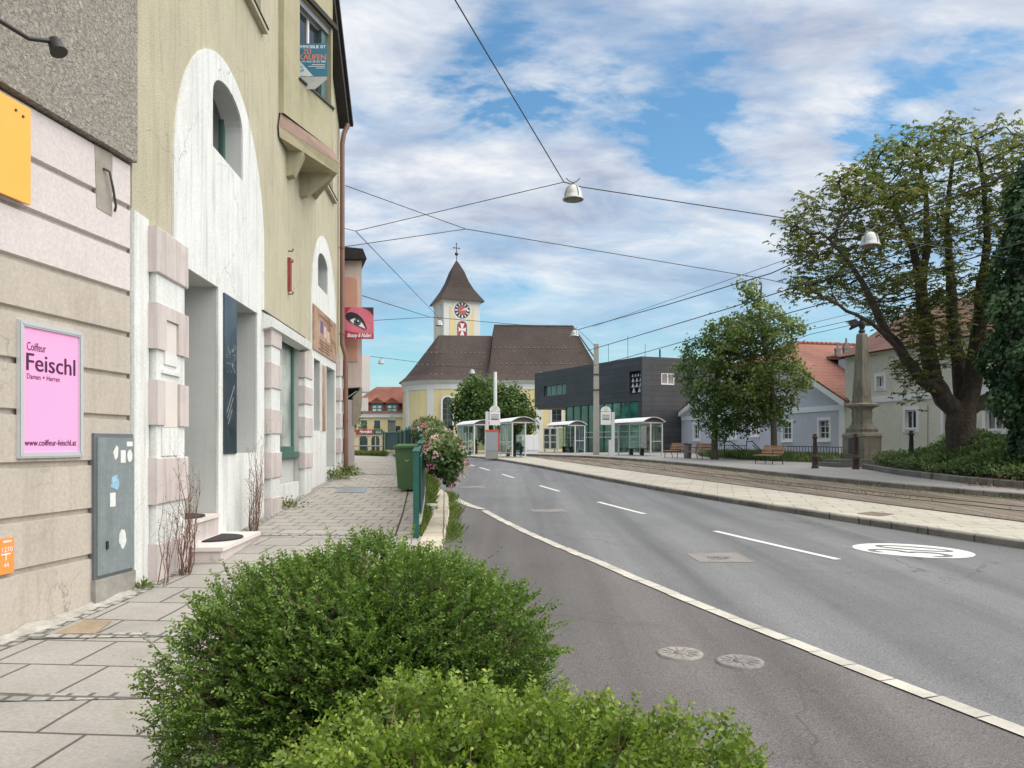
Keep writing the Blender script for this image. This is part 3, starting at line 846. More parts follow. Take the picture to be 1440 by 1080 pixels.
# ================================================================== signs and fittings on these houses
fB = lambda a, b, c=0.0: bw(a, b, c)
def T(name, label, cat, p, group=None): return thing(name, label, cat, p, group=group)
t = T('poster_frame', 'pink hairdresser poster reading Coiffeur Feischl in a silver snap frame', 'poster', bw(7.0, 1.45))
Y0, Y1, z0, z1 = 6.60, 7.40, 1.43, 2.625
mb = MB()
for q in ([(Y0, z0), (Y1, z0), (Y1-.05, z0+.05), (Y0+.05, z0+.05)], [(Y1, z0), (Y1, z1), (Y1-.05, z1-.05), (Y1-.05, z0+.05)], [(Y1, z1), (Y0, z1), (Y0+.05, z1-.05), (Y1-.05, z1-.05)], [(Y0, z1), (Y0, z0), (Y0+.05, z0+.05), (Y0+.05, z1-.05)]):
    mb.prism(q, bw, .0, .03)
    c_ = Vector((sum(p[0] for p in q)/4, sum(p[1] for p in q)/4))
    mb.add([bw(*p, .03) for p in q]+[bw(c_.x+(p[0]-c_.x)*.82 if abs(p[0]-c_.x) < .1 else p[0], c_.y+(p[1]-c_.y)*.45 if abs(p[1]-c_.y) < .1 else p[1], .036) for p in q], [(4, 5, 6, 7)])
mb.build('frame', M('silver_alu', (.62, .64, .66), .35, .04, 3, metal=.35), t)
mb = MB(); mb.prism(rect(Y0+.045, Y1-.045, z0+.045, z1-.045), bw, .002, .014)
mb.build('poster', M('pink_paper', (.83, .36, .62), .55, .02, 3), t)
mb = MB()
put_text(mb, 'Coiffeur', bw, Y0+.10, 2.375, width=.225, height=.072, c=.017)
put_text(mb, 'Feischl', bw, Y0+.095, 2.20, width=.61, height=.150, c=.017, bold=.003)
put_text(mb, 'Damen + Herren', bw, Y0+.10, 2.125, width=.40, height=.046, c=.017)
put_text(mb, 'www.coiffeur-feischl.at', bw, Y0+.075, 1.54, width=.645, height=.054, c=.017, bold=.001)
mb.build('lettering', M('plum_ink', (.045, .01, .06), .6, .05, 3), t)

t = T('orange_sign', 'blank orange-yellow board screwed to the wall below the pebble-dash', 'sign', bw(6.4, 3.7))
mb = MB(); mb.prism(rect(5.3, 6.69, 3.63, 4.46), bw, .03, .06)
mb.build('board', M('orange_board', (.83, .42, .07), .5, .04, 2), t)
for a, b in ((6.52, 4.38), (6.6, 4.36)):
    mb = MB(); mb.tube([bw(a, b, .055), bw(a, b, .068)], .012, 8); mb.build('screw', MAT['dark'], t)
mb = MB(); mb.fbox(bw, 5.6, 6.4, 3.68, 4.4, .0, .03); mb.build('batten', MAT['dark'], t)

t = T('wall_spotlight', 'black spotlight on a long arm reaching out from the rough grey wall', 'wall lamp', bw(5.0, 4.75))
ph = P(80, 67, 6.1); pw = bw(4.9, 4.86, .07)
mb = MB(); mb.tube([pw, pw+Vector((.12, .05, .02)), P(40, 54, 5.95), P(72, 58, 6.08)], .019, 8); mb.build('arm', MAT['black'], t)
mb = MB(); ax = (P(92, 84, 6.1)-P(66, 52, 6.1)).normalized()
ax = Vector((ax.x*.6, -.1, ax.z)).normalized()
c0 = ph-ax*.07
mb.tube([c0-ax*.02, c0, c0+ax*.115], [.02, .045, .066], 16); mb.build('lamp_head', MAT['black'], t)
mb = MB(); mb.lathe([(.06, 0), (.05, .02), (0, .02)], pw, 12); mb.build('wall_plate', MAT['black'], t)

t = T('utility_cabinet', 'blue-grey steel utility cabinet door with torn stickers set in the wall', 'cabinet', bw(7.9, 0))
mb = MB(); mb.fbox(bw, 7.56, 8.17, .22, 1.66, -.03, .03); mb.build('casing', M('cabinet_edge', (.12, .135, .14), .6, .15, 4), t)
mb = MB(); mb.fbox(bw, 7.585, 8.155, .25, 1.62, .028, .048)
dr = mb.build('door', M('cabinet_paint', (.195, .225, .235), .55, .14, 5, streak=.35, grime=.3, fine=25, dark=(.10, .12, .12)), t)
rr = random.Random(3)
stk = [rect(a, a+w, b, b+h) for a, b, w, h in ((8.04, 1.53, .10, .05), (7.94, 1.36, .08, .13), (7.77, .92, .085, .14))]
stk += [ellipse(8.09, 1.43, .042, .066, 16), [(7.82, 1.47), (7.85, 1.39), (7.89, 1.42), (7.9, 1.52), (7.87, 1.54)]]
stk += [[(7.97+.06*math.cos(i*.33)*(.75+.4*rr.random()), .58+.10*math.sin(i*.33)*(.75+.4*rr.random())) for i in range(19)]]
MAT['sticker'] = M('sticker_paper', (.66, .66, .64), .6, .15, 30, grime=.5, dark=(.2, .22, .23))
for q in stk:
    mb = MB(); mb.prism(q, bw, .047, .05); mb.build('sticker', MAT['sticker'], dr)
mb = MB(); mb.prism([(7.78, 1.12), (7.88, 1.08), (7.92, 1.14), (7.88, 1.24), (7.80, 1.22)], bw, .047, .0515); mb.build('torn_sticker', M('blue_sticker', (.25, .42, .55), .6, .4, 30), dr)
mb = MB(); mb.fbox(bw, 7.705, 7.735, .50, .58, .047, .06); mb.build('lock', MAT['black'], dr)
mb = MB(); mb.fbox(bw, 7.55, 8.19, -.3, .215, -.02, .05); mb.build('plinth', MAT['concrete'], t)

t = T('gas_plaque', 'small orange marker plaque with white code 1270 low on the beige wall', 'plaque', bw(6.45, .5))
mb = MB(); mb.prism(rect(6.36, 6.56, .46, .76), bw, .003, .012); mb.build('plate', M('orange_plate', (.80, .27, .06), .5, .08, 5), t)
mb = MB()
put_text(mb, 'P 1270', bw, 6.375, .645, width=.165, height=.042, c=.014)
mb.fbox(bw, 6.42, 6.52, .622, .632, .013, .0145); mb.fbox(bw, 6.466, 6.475, .575, .622, .013, .0145)
put_text(mb, '44', bw, 6.445, .515, width=.055, height=.04, c=.014)
for zz in (.735, .725): mb.fbox(bw, 6.44, 6.53, zz, zz+.006, .013, .0145)
mb.build('lettering', MAT['white'], t)

# for-sale board hanging in the oriel opening
t = T('for_sale_sign', 'blue for-sale board with orange lettering hanging in the oriel window', 'sign', P(440, 85, 15.40))
p_ = P(408, 107, 15.40); fH = frame(Vector((p_.x, 15.40, 0)), (1, 0, 0)); WS = (460.5-408)/FPX*15.40; fAB_ = fAB; fAB = fH
s0, s1, b0, b1 = 0, WS, P(0, 107, 15.40).z, P(0, 61, 15.40).z
c_ = 0
mb = MB(); mb.prism([(s0, b0), (s1, b0), (s1, b1), (s0, b1)], fAB, c_-.01, c_); mb.build('board', M('sign_blue', (.03, .17, .27), .5, .05, 3), t)
mb = MB(); mb.prism([(s0, b0), (s0+.46, b0), (s0, b0+.52)], fAB, c_, c_+.003); mb.build('corner_panel', M('sign_pale', (.60, .66, .66), .5, .04, 3), t)
mb = MB()
put_text(mb, 'E IMMOBILIE IST', fAB, .14, b1-.10, width=.57, height=.062, c=c_+.004, bold=.002)
put_text(mb, '+43 664 38 82 080', fAB, .21, b1-.385, width=.50, height=.042, c=c_+.004)
for k, (w) in enumerate((.26, .33, .18)): mb.fbox(fAB, s1-.05-w, s1-.05, b1-.43-.035*k, b1-.42-.035*k, c_+.003, c_+.005)
mb.build('white_lettering', MAT['white'], t)
mb = MB()
put_text(mb, 'ZU', fAB, .26, b1-.215, width=.155, height=.10, c=c_+.004, bold=.004)
put_text(mb, 'KAUFEN', fAB, .18, b1-.33, width=.535, height=.105, c=c_+.004, bold=.004)
mb.build('orange_lettering', M('sign_orange', (.75, .22, .10), .5, .04, 3), t)
mb = MB(); put_text(mb, 'G', fAB, .165, b0+.09, width=.10, height=.10, c=c_+.005, bold=.005); mb.build('emblem', M('sign_cyan', (.05, .30, .48), .5, .04, 3), t)
mb = MB(); mb.prism([(s0+.18, b0-.26), (s0+.50, b0-.26), (s1-.01, b0-.06), (s1-.01, b0-.008), (s0+.1, b0-.008)], fAB, c_-.008, c_-.003); mb.build('loose_sheet', M('grey_sheet', (.42, .43, .42), .6, .12, 5), t)
fAB = fAB_

# tall dark lettered panel beside the entrance
t = T('dark_display_panel', 'tall narrow slate-dark panel with faded lettering right of the entrance', 'sign', yw(11.5, 1.4))
mb = MB(); mb.prism(rect(11.20, 11.80, 1.41, 3.76), yw, .0, .045)
mb.build('panel', M('slate_panel', (.03, .045, .06), .3, .5, 3, grime=.3, dark=(.12, .14, .15)), t)
mb = MB()
put_text(mb, 'BAR CAFE', yw, 11.3, 2.95, width=.44, height=.09, c=.048); put_text(mb, 'RESTAURANT', yw, 11.28, 2.82, width=.46, height=.10, c=.048) if False else None
rr = random.Random(5)
mb2 = MB()
for k in range(34):
    a = 11.28+.42*rr.random(); b = 2.62+.42*rr.random(); mb2.fbox(yw, a, a+.015+.03*rr.random(), b, b+.008+.06*rr.random()*rr.random(), .044, .0475)
f2 = lambda a, b, c=0.0: yw(11.30+a*.55-b*.0, 2.0+a*.62+b, c)
for k in range(3): mb2.prism([(0+.06*k, 0-.12*k), (.68-.1*k, 0-.12*k), (.68-.1*k, .03-.12*k), (.06*k, .03-.12*k)], f2, .044, .048)
mb2.build('faded_lettering', M('faded_letters', (.20, .21, .21), .7, .3, 20), t)

t = T('spa_poster', 'large sun-bleached brown poster board on the second white arch', 'poster', yw(19.2, 3.8))
def bleached(name, obj=False):
    m, nt, b = new_mat(name)
    v = coords(nt)
    c = ramp(nt, noise(nt, v, 1.4, 6, .7, .8), [(.3, (.16, .085, .045)), (.45, (.34, .20, .12)), (.6, (.42, .30, .22)), (.75, (.28, .15, .13))])
    nt.links.new(c, b.inputs['Base Color']); b.inputs['Roughness'].default_value = .6
    return m
mb = MB(); mb.prism(rect(17.72, 20.88, 3.76, 4.80), yw, .02, .05); mb.build('board', bleached('bleached_print'), t)
mb = MB()
for a, b, w, h in ((18.55, 4.25, .35, .3), ): mb.fbox(yw, a, a+w, b, b+h, .049, .053)
mb.build('purple_square', M('faded_purple', (.14, .08, .19), .6, .1, 4), t)
mb = MB()
mb.fbox(yw, 19.0, 19.35, 4.2, 4.48, .049, .053); mb.fbox(yw, 19.45, 19.8, 4.15, 4.42, .049, .053)
mb.build('pale_square', M('faded_cream', (.55, .42, .34), .6, .25, 4), t)
mb = MB()
for k, (a, w) in enumerate(((18.5, 1.4), (18.4, 1.7), (18.6, 1.2), (18.3, 1.5))):
    x = a
    while x < a+w:
        l = .06+.12*rr.random(); mb.fbox(yw, x, x+l, 4.04-.075*k, 4.085-.075*k, .049, .053); x += l+.05
x = 18.45
while x < 20.1:
    l = .08+.14*rr.random(); mb.fbox(yw, x, x+l, 4.62, 4.69, .049, .053); x += l+.05
mb.build('faded_lettering', M('brown_ink', (.17, .09, .06), .6, .2, 4), t)
t = T('wooden_slat_sign', 'narrow bark-brown board between the two white recesses', 'sign', yw(19.1, 1.6))
mb = MB(); mb.prism(rect(18.76, 19.26, 1.9, 3.5), yw, .02, .05); mb.build('board', bleached('bark_print'), t)
mb = MB(); mb.fbox(yw, 18.72, 18.76, 1.88, 3.52, .02, .055); mb.fbox(yw, 19.26, 19.30, 1.88, 3.52, .02, .055); mb.build('frame', MAT['frame'], t)

t = T('eye_sign', 'pink projecting sign with a made-up eye and white script lettering', 'sign', (-4.85, 22.75, 4.7))
pS = P(482, 476, 22.75)
fE = frame(pS, (1, .03, 0))
W_, H_ = (525-482)/FPX*22.75, (476-432)/FPX*22.75
mb = MB(); mb.prism(rect(0, W_, 0, H_), lambda a, b, c=0: fE(a, b, c), -.10, 0, 1, 1); mb.build('box', [M('sign_pink', (.72, .20, .27), .35, .18, 3), M('sign_pink2', (.66, .17, .24), .35, .22, 2.5)], t)
k = W_/43.0
L = lambda pts, c0, c1, m: m.prism([(x*k, y*k) for x, y in pts], fE, c0, c1)
mb = MB(); L([(0, 0), (43, 0), (43, 7), (25, 7.5), (12, 9), (0, 13)], .0, .004, mb); L([(0, 30), (0, 44), (12, 44), (6, 37)], 0, .004, mb); mb.build('band', M('band_crimson', (.46, .03, .10), .4, .1, 3), t)
mb = MB(); L([(26, 44), (43, 44), (43, 32), (38, 38), (32, 42)], 0, .005, mb); mb.build('brow', M('brow_brown', (.06, .03, .03), .5, .2, 6), t)
mb = MB(); L([(3, 32), (6, 36), (12, 37.5), (20, 35), (27, 29), (31, 22), (34, 14), (31, 12), (25, 15), (17, 19), (10, 23), (5, 27)], .002, .006, mb); mb.build('lashes', M('lash_black', (.025, .018, .025), .5, .3, 8), t)
mb = MB(); L([(10, 26), (16, 28.5), (23, 26), (28, 21), (32, 13.5), (26, 16), (19, 19), (13, 22)], .006, .009, mb); mb.build('eyeball', MAT['white'], t)
mb = MB(); L(ellipse(20.5, 23, 5.2, 5), .009, .011, mb); mb.build('iris', M('iris_grey', (.07, .10, .12), .4, .4, 20), t)
mb = MB(); L(ellipse(20.5, 23, 2.2, 2.2), .011, .013, mb); mb.build('pupil', MAT['black'], t)
mb = MB(); L(ellipse(21.6, 24.4, 1.1, 1.1), .013, .015, mb); mb.build('glint', MAT['white'], t)
mb = MB(); put_text(mb, 'Beauty & Nailart', fE, 6.5*k, 2.0*k, width=34*k, height=5.5*k, c=.006, shear=.4, bold=.006); mb.build('lettering', MAT['white'], t)

t = T('red_wall_bracket', 'narrow rust-red iron bracket on the yellow wall between the arches', 'bracket', yw(15.4, 4.6))
mb = MB(); mb.fbox(yw, 15.34, 15.46, 4.62, 5.28, .0, .06); mb.build('plate', M('red_iron', (.25, .045, .035), .6, .25, 8), t)
mb = MB()
for z in (4.56, 5.2, 5.42): mb.tube([yw(15.4, z, 0), yw(15.4, z, .09), yw(15.4, z+.05, .10)], .014, 6)
mb.build('hooks', M('red_iron2', (.18, .04, .03), .6, .25, 8), t)

# doormats on the steps
for (Yc, z, c0, lab) in ((10.45, .275, .33, 'dark half-round doormat on the lower entrance step'), (10.35, .575, -.15, 'dark half-round doormat on the upper entrance step')):
    t = T('doormat', lab, 'doormat', yw(Yc, z, c0), 'doormats on the entrance steps')
    mb = MB(); pts = [(Yc-.42*math.cos(math.pi*i/16), c0-.22+.40*math.sin(math.pi*i/16)) for i in range(17)]
    mb.prism(pts, lambda a, b, c: yw(a, c, b), z+.002, z+.018); mb.build('mat', M('mat_black', (.03, .03, .032), .95, .3, 60), t)
# ================================================================== church
MAT['cream'] = M('church_yellow', (.70, .585, .32), .9, .06, .6, streak=.12, dark=(.4, .35, .22))
MAT['lime'] = M('church_white', (.66, .66, .64), .9, .05, .6, streak=.15, dark=(.45, .45, .42))
def tiles(name, c, w=.35, h=.28, var=.3):
    m, nt, b = new_mat(name)
    v = coords(nt)
    x = ramp(nt, noise(nt, v, .35, 6, .7), [(.3, sc(c, 1-var)), (.7, sc(c, 1+var))])
    # courses follow height, so they run level on every slope
    sx = N(nt, 'ShaderNodeSeparateXYZ'); nt.links.new(v, sx.inputs[0])
    mt = N(nt, 'ShaderNodeMath', operation='FRACT')
    mm = N(nt, 'ShaderNodeMath', operation='MULTIPLY'); mm.inputs[1].default_value = 1/h
    nt.links.new(sx.outputs['Z'], mm.inputs[0]); nt.links.new(mm.outputs[0], mt.inputs[0])
    x = mix(nt, 1.0, x, ramp(nt, mt.outputs[0], [(0, .45), (.18, 1.05), (1, .9)]), 'MULTIPLY')
    x = mix(nt, 1.0, x, ramp(nt, noise(nt, v, 9, 3, .8), [(.3, .7), (.7, 1.25)]), 'MULTIPLY')
    nt.links.new(x, b.inputs['Base Color']); b.inputs['Roughness'].default_value = .85
    bump(nt, b, mt.outputs[0], .5, .04)
    return m
MAT['tile_brown'] = tiles('brown_roof_tiles', (.050, .033, .028), h=.30)
MAT['tile_red'] = tiles('red_roof_tiles', (.22, .085, .058), h=.24)
MAT['tile_red2'] = tiles('mottled_roof_tiles', (.25, .09, .06), h=.25, var=.45)

CH = thing('church', 'yellow and white church with brown tiled roof and rounded choir', 'church', (-2, 95, .75))
ex = Vector((math.cos(R(4)), math.sin(R(4)), 0)); ey = Vector((-ex.y, ex.x, 0))
C0 = Vector((-6.8, 98.5, 0))                       # centre of the rounded choir end
cf = lambda a, b, z: C0+ex*a+ey*b+Vector((0, 0, z))
RA = 7.0; ZE = 9.3; XR = 17.5
NA = 22
angs = [math.pi/2+math.pi*i/NA for i in range(NA+1)]    # from back, round the left, to the front
plan = [(RA*math.cos(t), RA*math.sin(t)) for t in angs]
ring = [(XR, RA)]+plan+[(XR, -RA)]
def offs(r, k): return [(XR+k*.3, RA+k)]+[((RA+k)*math.cos(t), (RA+k)*math.sin(t)) for t in angs]+[(XR+k*.3, -RA-k)]
def ringband(mb, rings, m=0, smooth=False):
    n = len(rings[0][0])
    vs = []
    for pl, z in rings: vs += [cf(a, b, z) for a, b in pl]
    mb.add(vs, [(j*n+i, j*n+(i+1) % n, (j+1)*n+(i+1) % n, (j+1)*n+i) for j in range(len(rings)-1) for i in range(n)], m, smooth)
mb = MB(); ringband(mb, [(ring, .2), (ring, ZE)]); mb.build('wall', MAT['cream'], CH)
mb = MB(); ringband(mb, [(offs(RA, .06), 8.15), (offs(RA, .06), 8.75), (offs(RA, .35), 9.05), (offs(RA, .42), 9.35), (offs(RA, 0), 9.36)]); ringband(mb, [(ring, 8.15), (offs(RA, .06), 8.15)]); mb.build('cornice', MAT['lime'], CH)
# choir roof: flared cone round the end, then ridge
RZ = 15.5; ax0, ax1 = -2.6, 3.3
def roofband(mb, ringpts, k0, zs, targ, m=0):
    """ringpts: eave plan; zs: list of (fraction towards ridge, z)"""
    rows = []
    for fr_, z in zs: rows.append([(p[0]+(t[0]-p[0])*fr_, p[1]+(t[1]-p[1])*fr_, z) for p, t in zip(ringpts, targ)])
    n = len(ringpts)
    vs = [cf(*p) for r_ in rows for p in r_]
    mb.add(vs, [(j*n+i, j*n+i+1, (j+1)*n+i+1, (j+1)*n+i) for j in range(len(rows)-1) for i in range(n-1)], m)
fl = lambda z0, z1: [(0, z0), (.16, z0+(z1-z0)*.11), (.36, z0+(z1-z0)*.31), (1, z1)]
ev = offs(RA, .62)
mb = MB()
pts = [(4.2, RA+.62)]+ev[1:-1]+[(4.2, -RA-.62)]
tg = [(4.2, 0)]+[(ax0 if math.cos(t) < -.02 else 0, 0) for t in angs]+[(4.2, 0)]
tg = [(4.2, 0)]+[(ax0*max(0, min(1, -math.cos(t)*3)), 0) for t in angs]+[(4.2, 0)]
roofband(mb, pts, 0, fl(9.3, RZ), tg)
mb.build('choir_roof', MAT['tile_brown'], CH)
mb = MB()
NR = 16.85
pts = [(3.3, -RA-.62), (XR+.5, -RA-.62), (XR+.5, RA+.62), (3.3, RA+.62)]
tg = [(4.5, 0), (14.7, 0), (14.7, 0), (4.5, 0)]
roofband(mb, pts, 0, [(0, 9.31), (.16, 10.02), (.36, 11.35), (1, NR)], tg)
mb.add([cf(3.3, -RA-.6, 9.6), cf(4.5, 0, NR), cf(3.3, RA+.6, 9.6)], [(0, 1, 2)])
# rows of little snow hooks
rr = random.Random(11)
def roofpt(a, fr_, z0, z1, zs):
    return None
for (fr_, zz, a0, a1) in ((.36, 9.3+6.2*.31, -5, 3.2), (.62, 9.3+6.2*.588, -4, 3.2), (.36, 11.40, 4, 16), (.62, 13.6, 4.5, 15.3)):
    a = a0
    while a < a1:
        p = cf(a, -(RA+.62)*(1-fr_), zz+.05); mb.box(p, (.16, .12, .07), 1); a += .55+.1*rr.random()
for k in range(60):
    a = -4+19*rr.random(); f_ = rr.random()*.9
    z = 9.3+(.31+.69*(f_-.36)/.64)*(6.2 if a < 3.5 else 7.4) if f_ > .36 else 9.9
    if a > 3.5: z = 11.35+(NR-11.35)*(f_-.36)/.64 if f_ > .36 else 10.2
    mb.box(cf(a, -(RA+.62)*(1-f_), z+.03), (.14, .12, .06), 1)
mb.build('nave_roof', [MAT['tile_brown'], M('snow_hook', (.35, .32, .30), .7, .3, 8)], CH)
mb = MB(); mb.tube([cf(4.5, 0, NR), cf(14.7, 0, NR)], .13, 6); mb.tube([cf(14.7, 0, NR), cf(XR+.5, -RA-.62, 9.35)], .10, 6); mb.build('ridge_tiles', M('ridge', (.11, .08, .07), .8, .3, 3), CH)
# pilasters and windows on the choir and the front
def arcpil(t0, w):
    mb = MB()
    for i in range(3):
        a0, a1 = t0-w/2+w*i/3, t0-w/2+w*(i+1)/3
        vs = [cf(rr_*math.cos(t), rr_*math.sin(t), z) for z in (.2, 8.14) for rr_ in (RA-.02, RA+.09) for t in (a0, a1)]
        mb.hexa(vs)
    mb.build('pilaster', MAT['lime'], CH)
for d, w in ((182, 5), (241, 7.5), (206, 6)): arcpil(R(d), R(w))
fF = lambda a, b, c=0.0: cf(a, -RA-c, b)
def chwin(a, z0, z1, w):
    mb = MB(); o = arch(a-w/2-.22, a+w/2+.22, z0-.2, z1-w/2, z1+.22, 10); i_ = arch(a-w/2, a+w/2, z0, z1-w/2, z1, 10)
    mb.sheet(o, [i_], fF, .05); mb.reveal(o, fF, -.02, .05); mb.reveal(i_, fF, -.02, .05)
    wd = mb.build('window', MAT['lime'], CH)
    mb = MB(); mb.add([fF(p[0], p[1], .012) for p in i_], [list(range(len(i_)))]); mb.build('pane', MAT['pane'], wd)
    mb = MB(); mb.fbox(fF, a-.02, a+.02, z0, z1-.05, .013, .03)
    for k in range(1, 5): mb.fbox(fF, a-w/2, a+w/2, z0+(z1-z0)*k/5-.02, z0+(z1-z0)*k/5+.02, .013, .028)
    mb.build('glazing_bar', M('lead_bar', (.16, .17, .18), .6, .1, 4), wd)
for a in (-1.35, 3.6, 7.4, 11.7): chwin(a, 3.75, 7.2, 1.15)
for a in (.9, 1.6+4.0, 9.55, 13.8):
    mb = MB(); mb.fbox(fF, a-.42, a+.42, .2, 8.14, -.02, .09); mb.build('pilaster', MAT['lime'], CH)
# tower
th = R(21)
tx = Vector((math.cos(th), math.sin(th), 0)); ty = Vector((-tx.y, tx.x, 0))
TC = Vector(((642-720)/FPX*108, 108, 0))
tf = lambda a, b, z: TC+tx*a+ty*b+Vector((0, 0, z))
S = 2.6
TW = MB(); z0, z1 = 4, 21.6
TW.hexa([tf(a, b, z) for z in (z0, z1) for b in (-S, S) for a in (-S, S)])
tw = TW.build('tower', MAT['lime'], CH)
tF = lambda a, b, c=0.0: tf(a, -S-c, b); tL = lambda a, b, c=0.0: tf(-S-c, -a, b)
zT = lambda y: CAMZ+(HY-y)/FPX*105.3
mb = MB()
for f in (tF, tL):
    for s in (-1, 1): mb.fbox(f, min(s*.80, s*1.75), max(s*.80, s*1.75), zT(520), zT(431), .0, .04)
mb.build('yellow_panel', MAT['cream'], tw)
mb = MB()
for f in (tF, tL): mb.prism(ellipse(0, zT(436), 1.45, 1.45), f, .03, .055); mb.prism(arch(-.95, .95, zT(520), zT(458), zT(448), 10), f, .03, .054)
mb.build('white_surround', MAT['lime'], tw)
ck = MB(); ck.prism(ellipse(0, zT(436), 1.10, 1.10, 32), tF, .055, .09); ck_o = ck.build('clock_face', M('clock_black', (.02, .02, .028), .4, .1, 3), tw)
mb = MB(); mb.prism(ellipse(0, zT(436), .64, .64, 28), tF, .09, .10); mb.build('dial', M('dial_red', (.42, .10, .10), .5, .06, 3), ck_o)
mb = MB()
for i in range(12):
    t = 2*math.pi*i/12; d = Vector((math.sin(t), math.cos(t))); n = Vector((d.y, -d.x)); c_ = Vector((0, zT(436)))
    w_ = .075 if i % 3 else .11
    q = [c_+d*.68-n*w_*.7, c_+d*.68+n*w_*.7, c_+d*1.02+n*w_, c_+d*1.02-n*w_]
    mb.prism([tuple(p) for p in q], tF, .09, .102)
mb.build('numeral', MAT['white'], ck_o)
mb = MB()
for ang, l, w in ((R(64), .62, .07), (R(76), .95, .05)):
    d = Vector((math.sin(ang), math.cos(ang))); n = Vector((d.y, -d.x)); c_ = Vector((0, zT(436)))
    mb.prism([tuple(c_-d*.15-n*w*.5), tuple(c_-d*.15+n*w*.5), tuple(c_+d*l*.8+n*w*1.6), tuple(c_+d*l), tuple(c_+d*l*.8-n*w*1.6)], tF, .104, .115)
mb.build('hand', M('hand_white', (.8, .78, .68), .5, .04, 3), ck_o)
# belfry opening with a red and white cross banner
wz0, wz1 = zT(476), zT(450.5)
mb = MB(); o = arch(-.72, .72, wz0-.3, wz1-.72, wz1, 12); i_ = arch(-.56, .56, wz0-.3, wz1-.72, wz1-.16, 12)
mb.sheet(o, [i_], tF, .10); mb.reveal(o, tF, .03, .10); mb.reveal(i_, tF, .03, .10); op = mb.build('belfry_window', M('grey_stone', (.20, .21, .20), .8, .15, 3), tw)
mb = MB(); mb.add([tF(p[0], p[1], .06) for p in i_], [list(range(len(i_)))]); mb.build('banner', M('banner_red', (.45, .03, .03), .7, .1, 2), op)
mb = MB(); zc = zT(463)
for d in ((1, 0), (-1, 0), (0, 1), (0, -1)):
    d = Vector(d); n = Vector((d.y, -d.x)); c_ = Vector((0, zc)); L_ = .55 if d.x else .9
    mb.prism([tuple(c_+d*.02-n*.05), tuple(c_+d*.02+n*.05), tuple(c_+d*L_+n*.32), tuple(c_+d*L_*.85), tuple(c_+d*L_-n*.32)], tF, .062, .07)
mb.build('banner_cross', MAT['white'], op)
mb = MB(); mb.fbox(tL, -.25, .25, zT(520), zT(455), .02, .05); mb.build('louvre_slit', MAT['dark'], tw)
mb = MB()
for r0, r1, za, zb in ((S, S+.25, z1-.55, z1-.25), (S+.25, S+.45, z1-.25, z1)):
    pass
def sq(mb, prof, cap=True):
    vs = [tf(sx_*r, sy_*r, z) for r, z in prof for sx_, sy_ in ((-1, -1), (1, -1), (1, 1), (-1, 1))]
    mb.add(vs, [(j*4+i, j*4+(i+1) % 4, (j+1)*4+(i+1) % 4, (j+1)*4+i) for j in range(len(prof)-1) for i in range(4)])
sq(mb, [(S+.02, z1-.7), (S+.12, z1-.45), (S+.36, z1-.12), (S+.2, z1)]); mb.build('tower_cornice', MAT['lime'], tw)
zt = zT(361)
mb = MB()
prof = [(S+.52, z1-.35), (S+.47, z1-.22), (S-.05, z1+.55), (S-.72, z1+1.6), (S-1.25, z1+2.7), (S-1.72, z1+4.1), (.12, zt)]
sq(mb, [(S+.2, z1-.1)]+prof); mb.build('spire', MAT['tile_brown'], tw)
mb = MB(); tip = TC+Vector((0, 0, zt)); hh = zT(335)-zt
mb.tube([tip-Vector((0, 0, .3)), tip+Vector((0, 0, hh))], .055, 8)
mb.lathe([(0, .75), (.22, .9), (.28, 1.05), (.2, 1.22), (0, 1.32)], tip, 14)
mb.box(tip+Vector((0, 0, hh*.74)), (.82, .09, .09), rz=th); mb.box(tip+Vector((0, 0, hh-.02)), (.16, .12, .12), rz=th)
for s in (-1, 1): mb.box(tip+tx*.41*s+Vector((0, 0, hh*.74)), (.14, .12, .16), rz=th)
mb.build('cross', M('iron_cross', (.04, .05, .05), .5, .2, 3), tw)

# ================================================================== red-roofed inn at the end of the street
IN = thing('inn', 'yellow inn with steep red tiled roof, three dormers and red shop sign', 'house', (-17, 100, .8))
Yi = 100.0
iz = lambda y: CAMZ+(HY-y)/FPX*Yi
ixx = lambda x: (x-720)/FPX*Yi
fI = frame((0, Yi, 0), (1, .0, 0))
x0, x1 = ixx(488), ixx(580)
mb = MB(); mb.fbox(lambda a, b, c: fI(a, b, -c), x0, x1, .3, iz(583), 0, 10); mb.build('wall', MAT['cream'], IN)
mb = MB(); mb.fbox(fI, x0-.1, x1, iz(587), iz(580.5), -.05, .25); mb.build('cornice', MAT['lime'], IN)
mb = MB()
zr0, zr1, zr2 = iz(580.5), iz(566), iz(540)
vs = [fI(x0-.4, zr0, .45), fI(x1, zr0, .45), fI(x0+.4, zr1, -1.4), fI(x1, zr1, -1.4), fI(ixx(520), zr2, -5), fI(x1, zr2, -5), fI(x0-.4, zr0, -10.4), fI(x1, zr0, -10.4)]
mb.add(vs, [(0, 1, 3, 2), (2, 3, 5, 4), (0, 2, 4), (0, 4, 6), (4, 5, 7, 6)]); mb.build('roof', MAT['tile_red2'], IN)
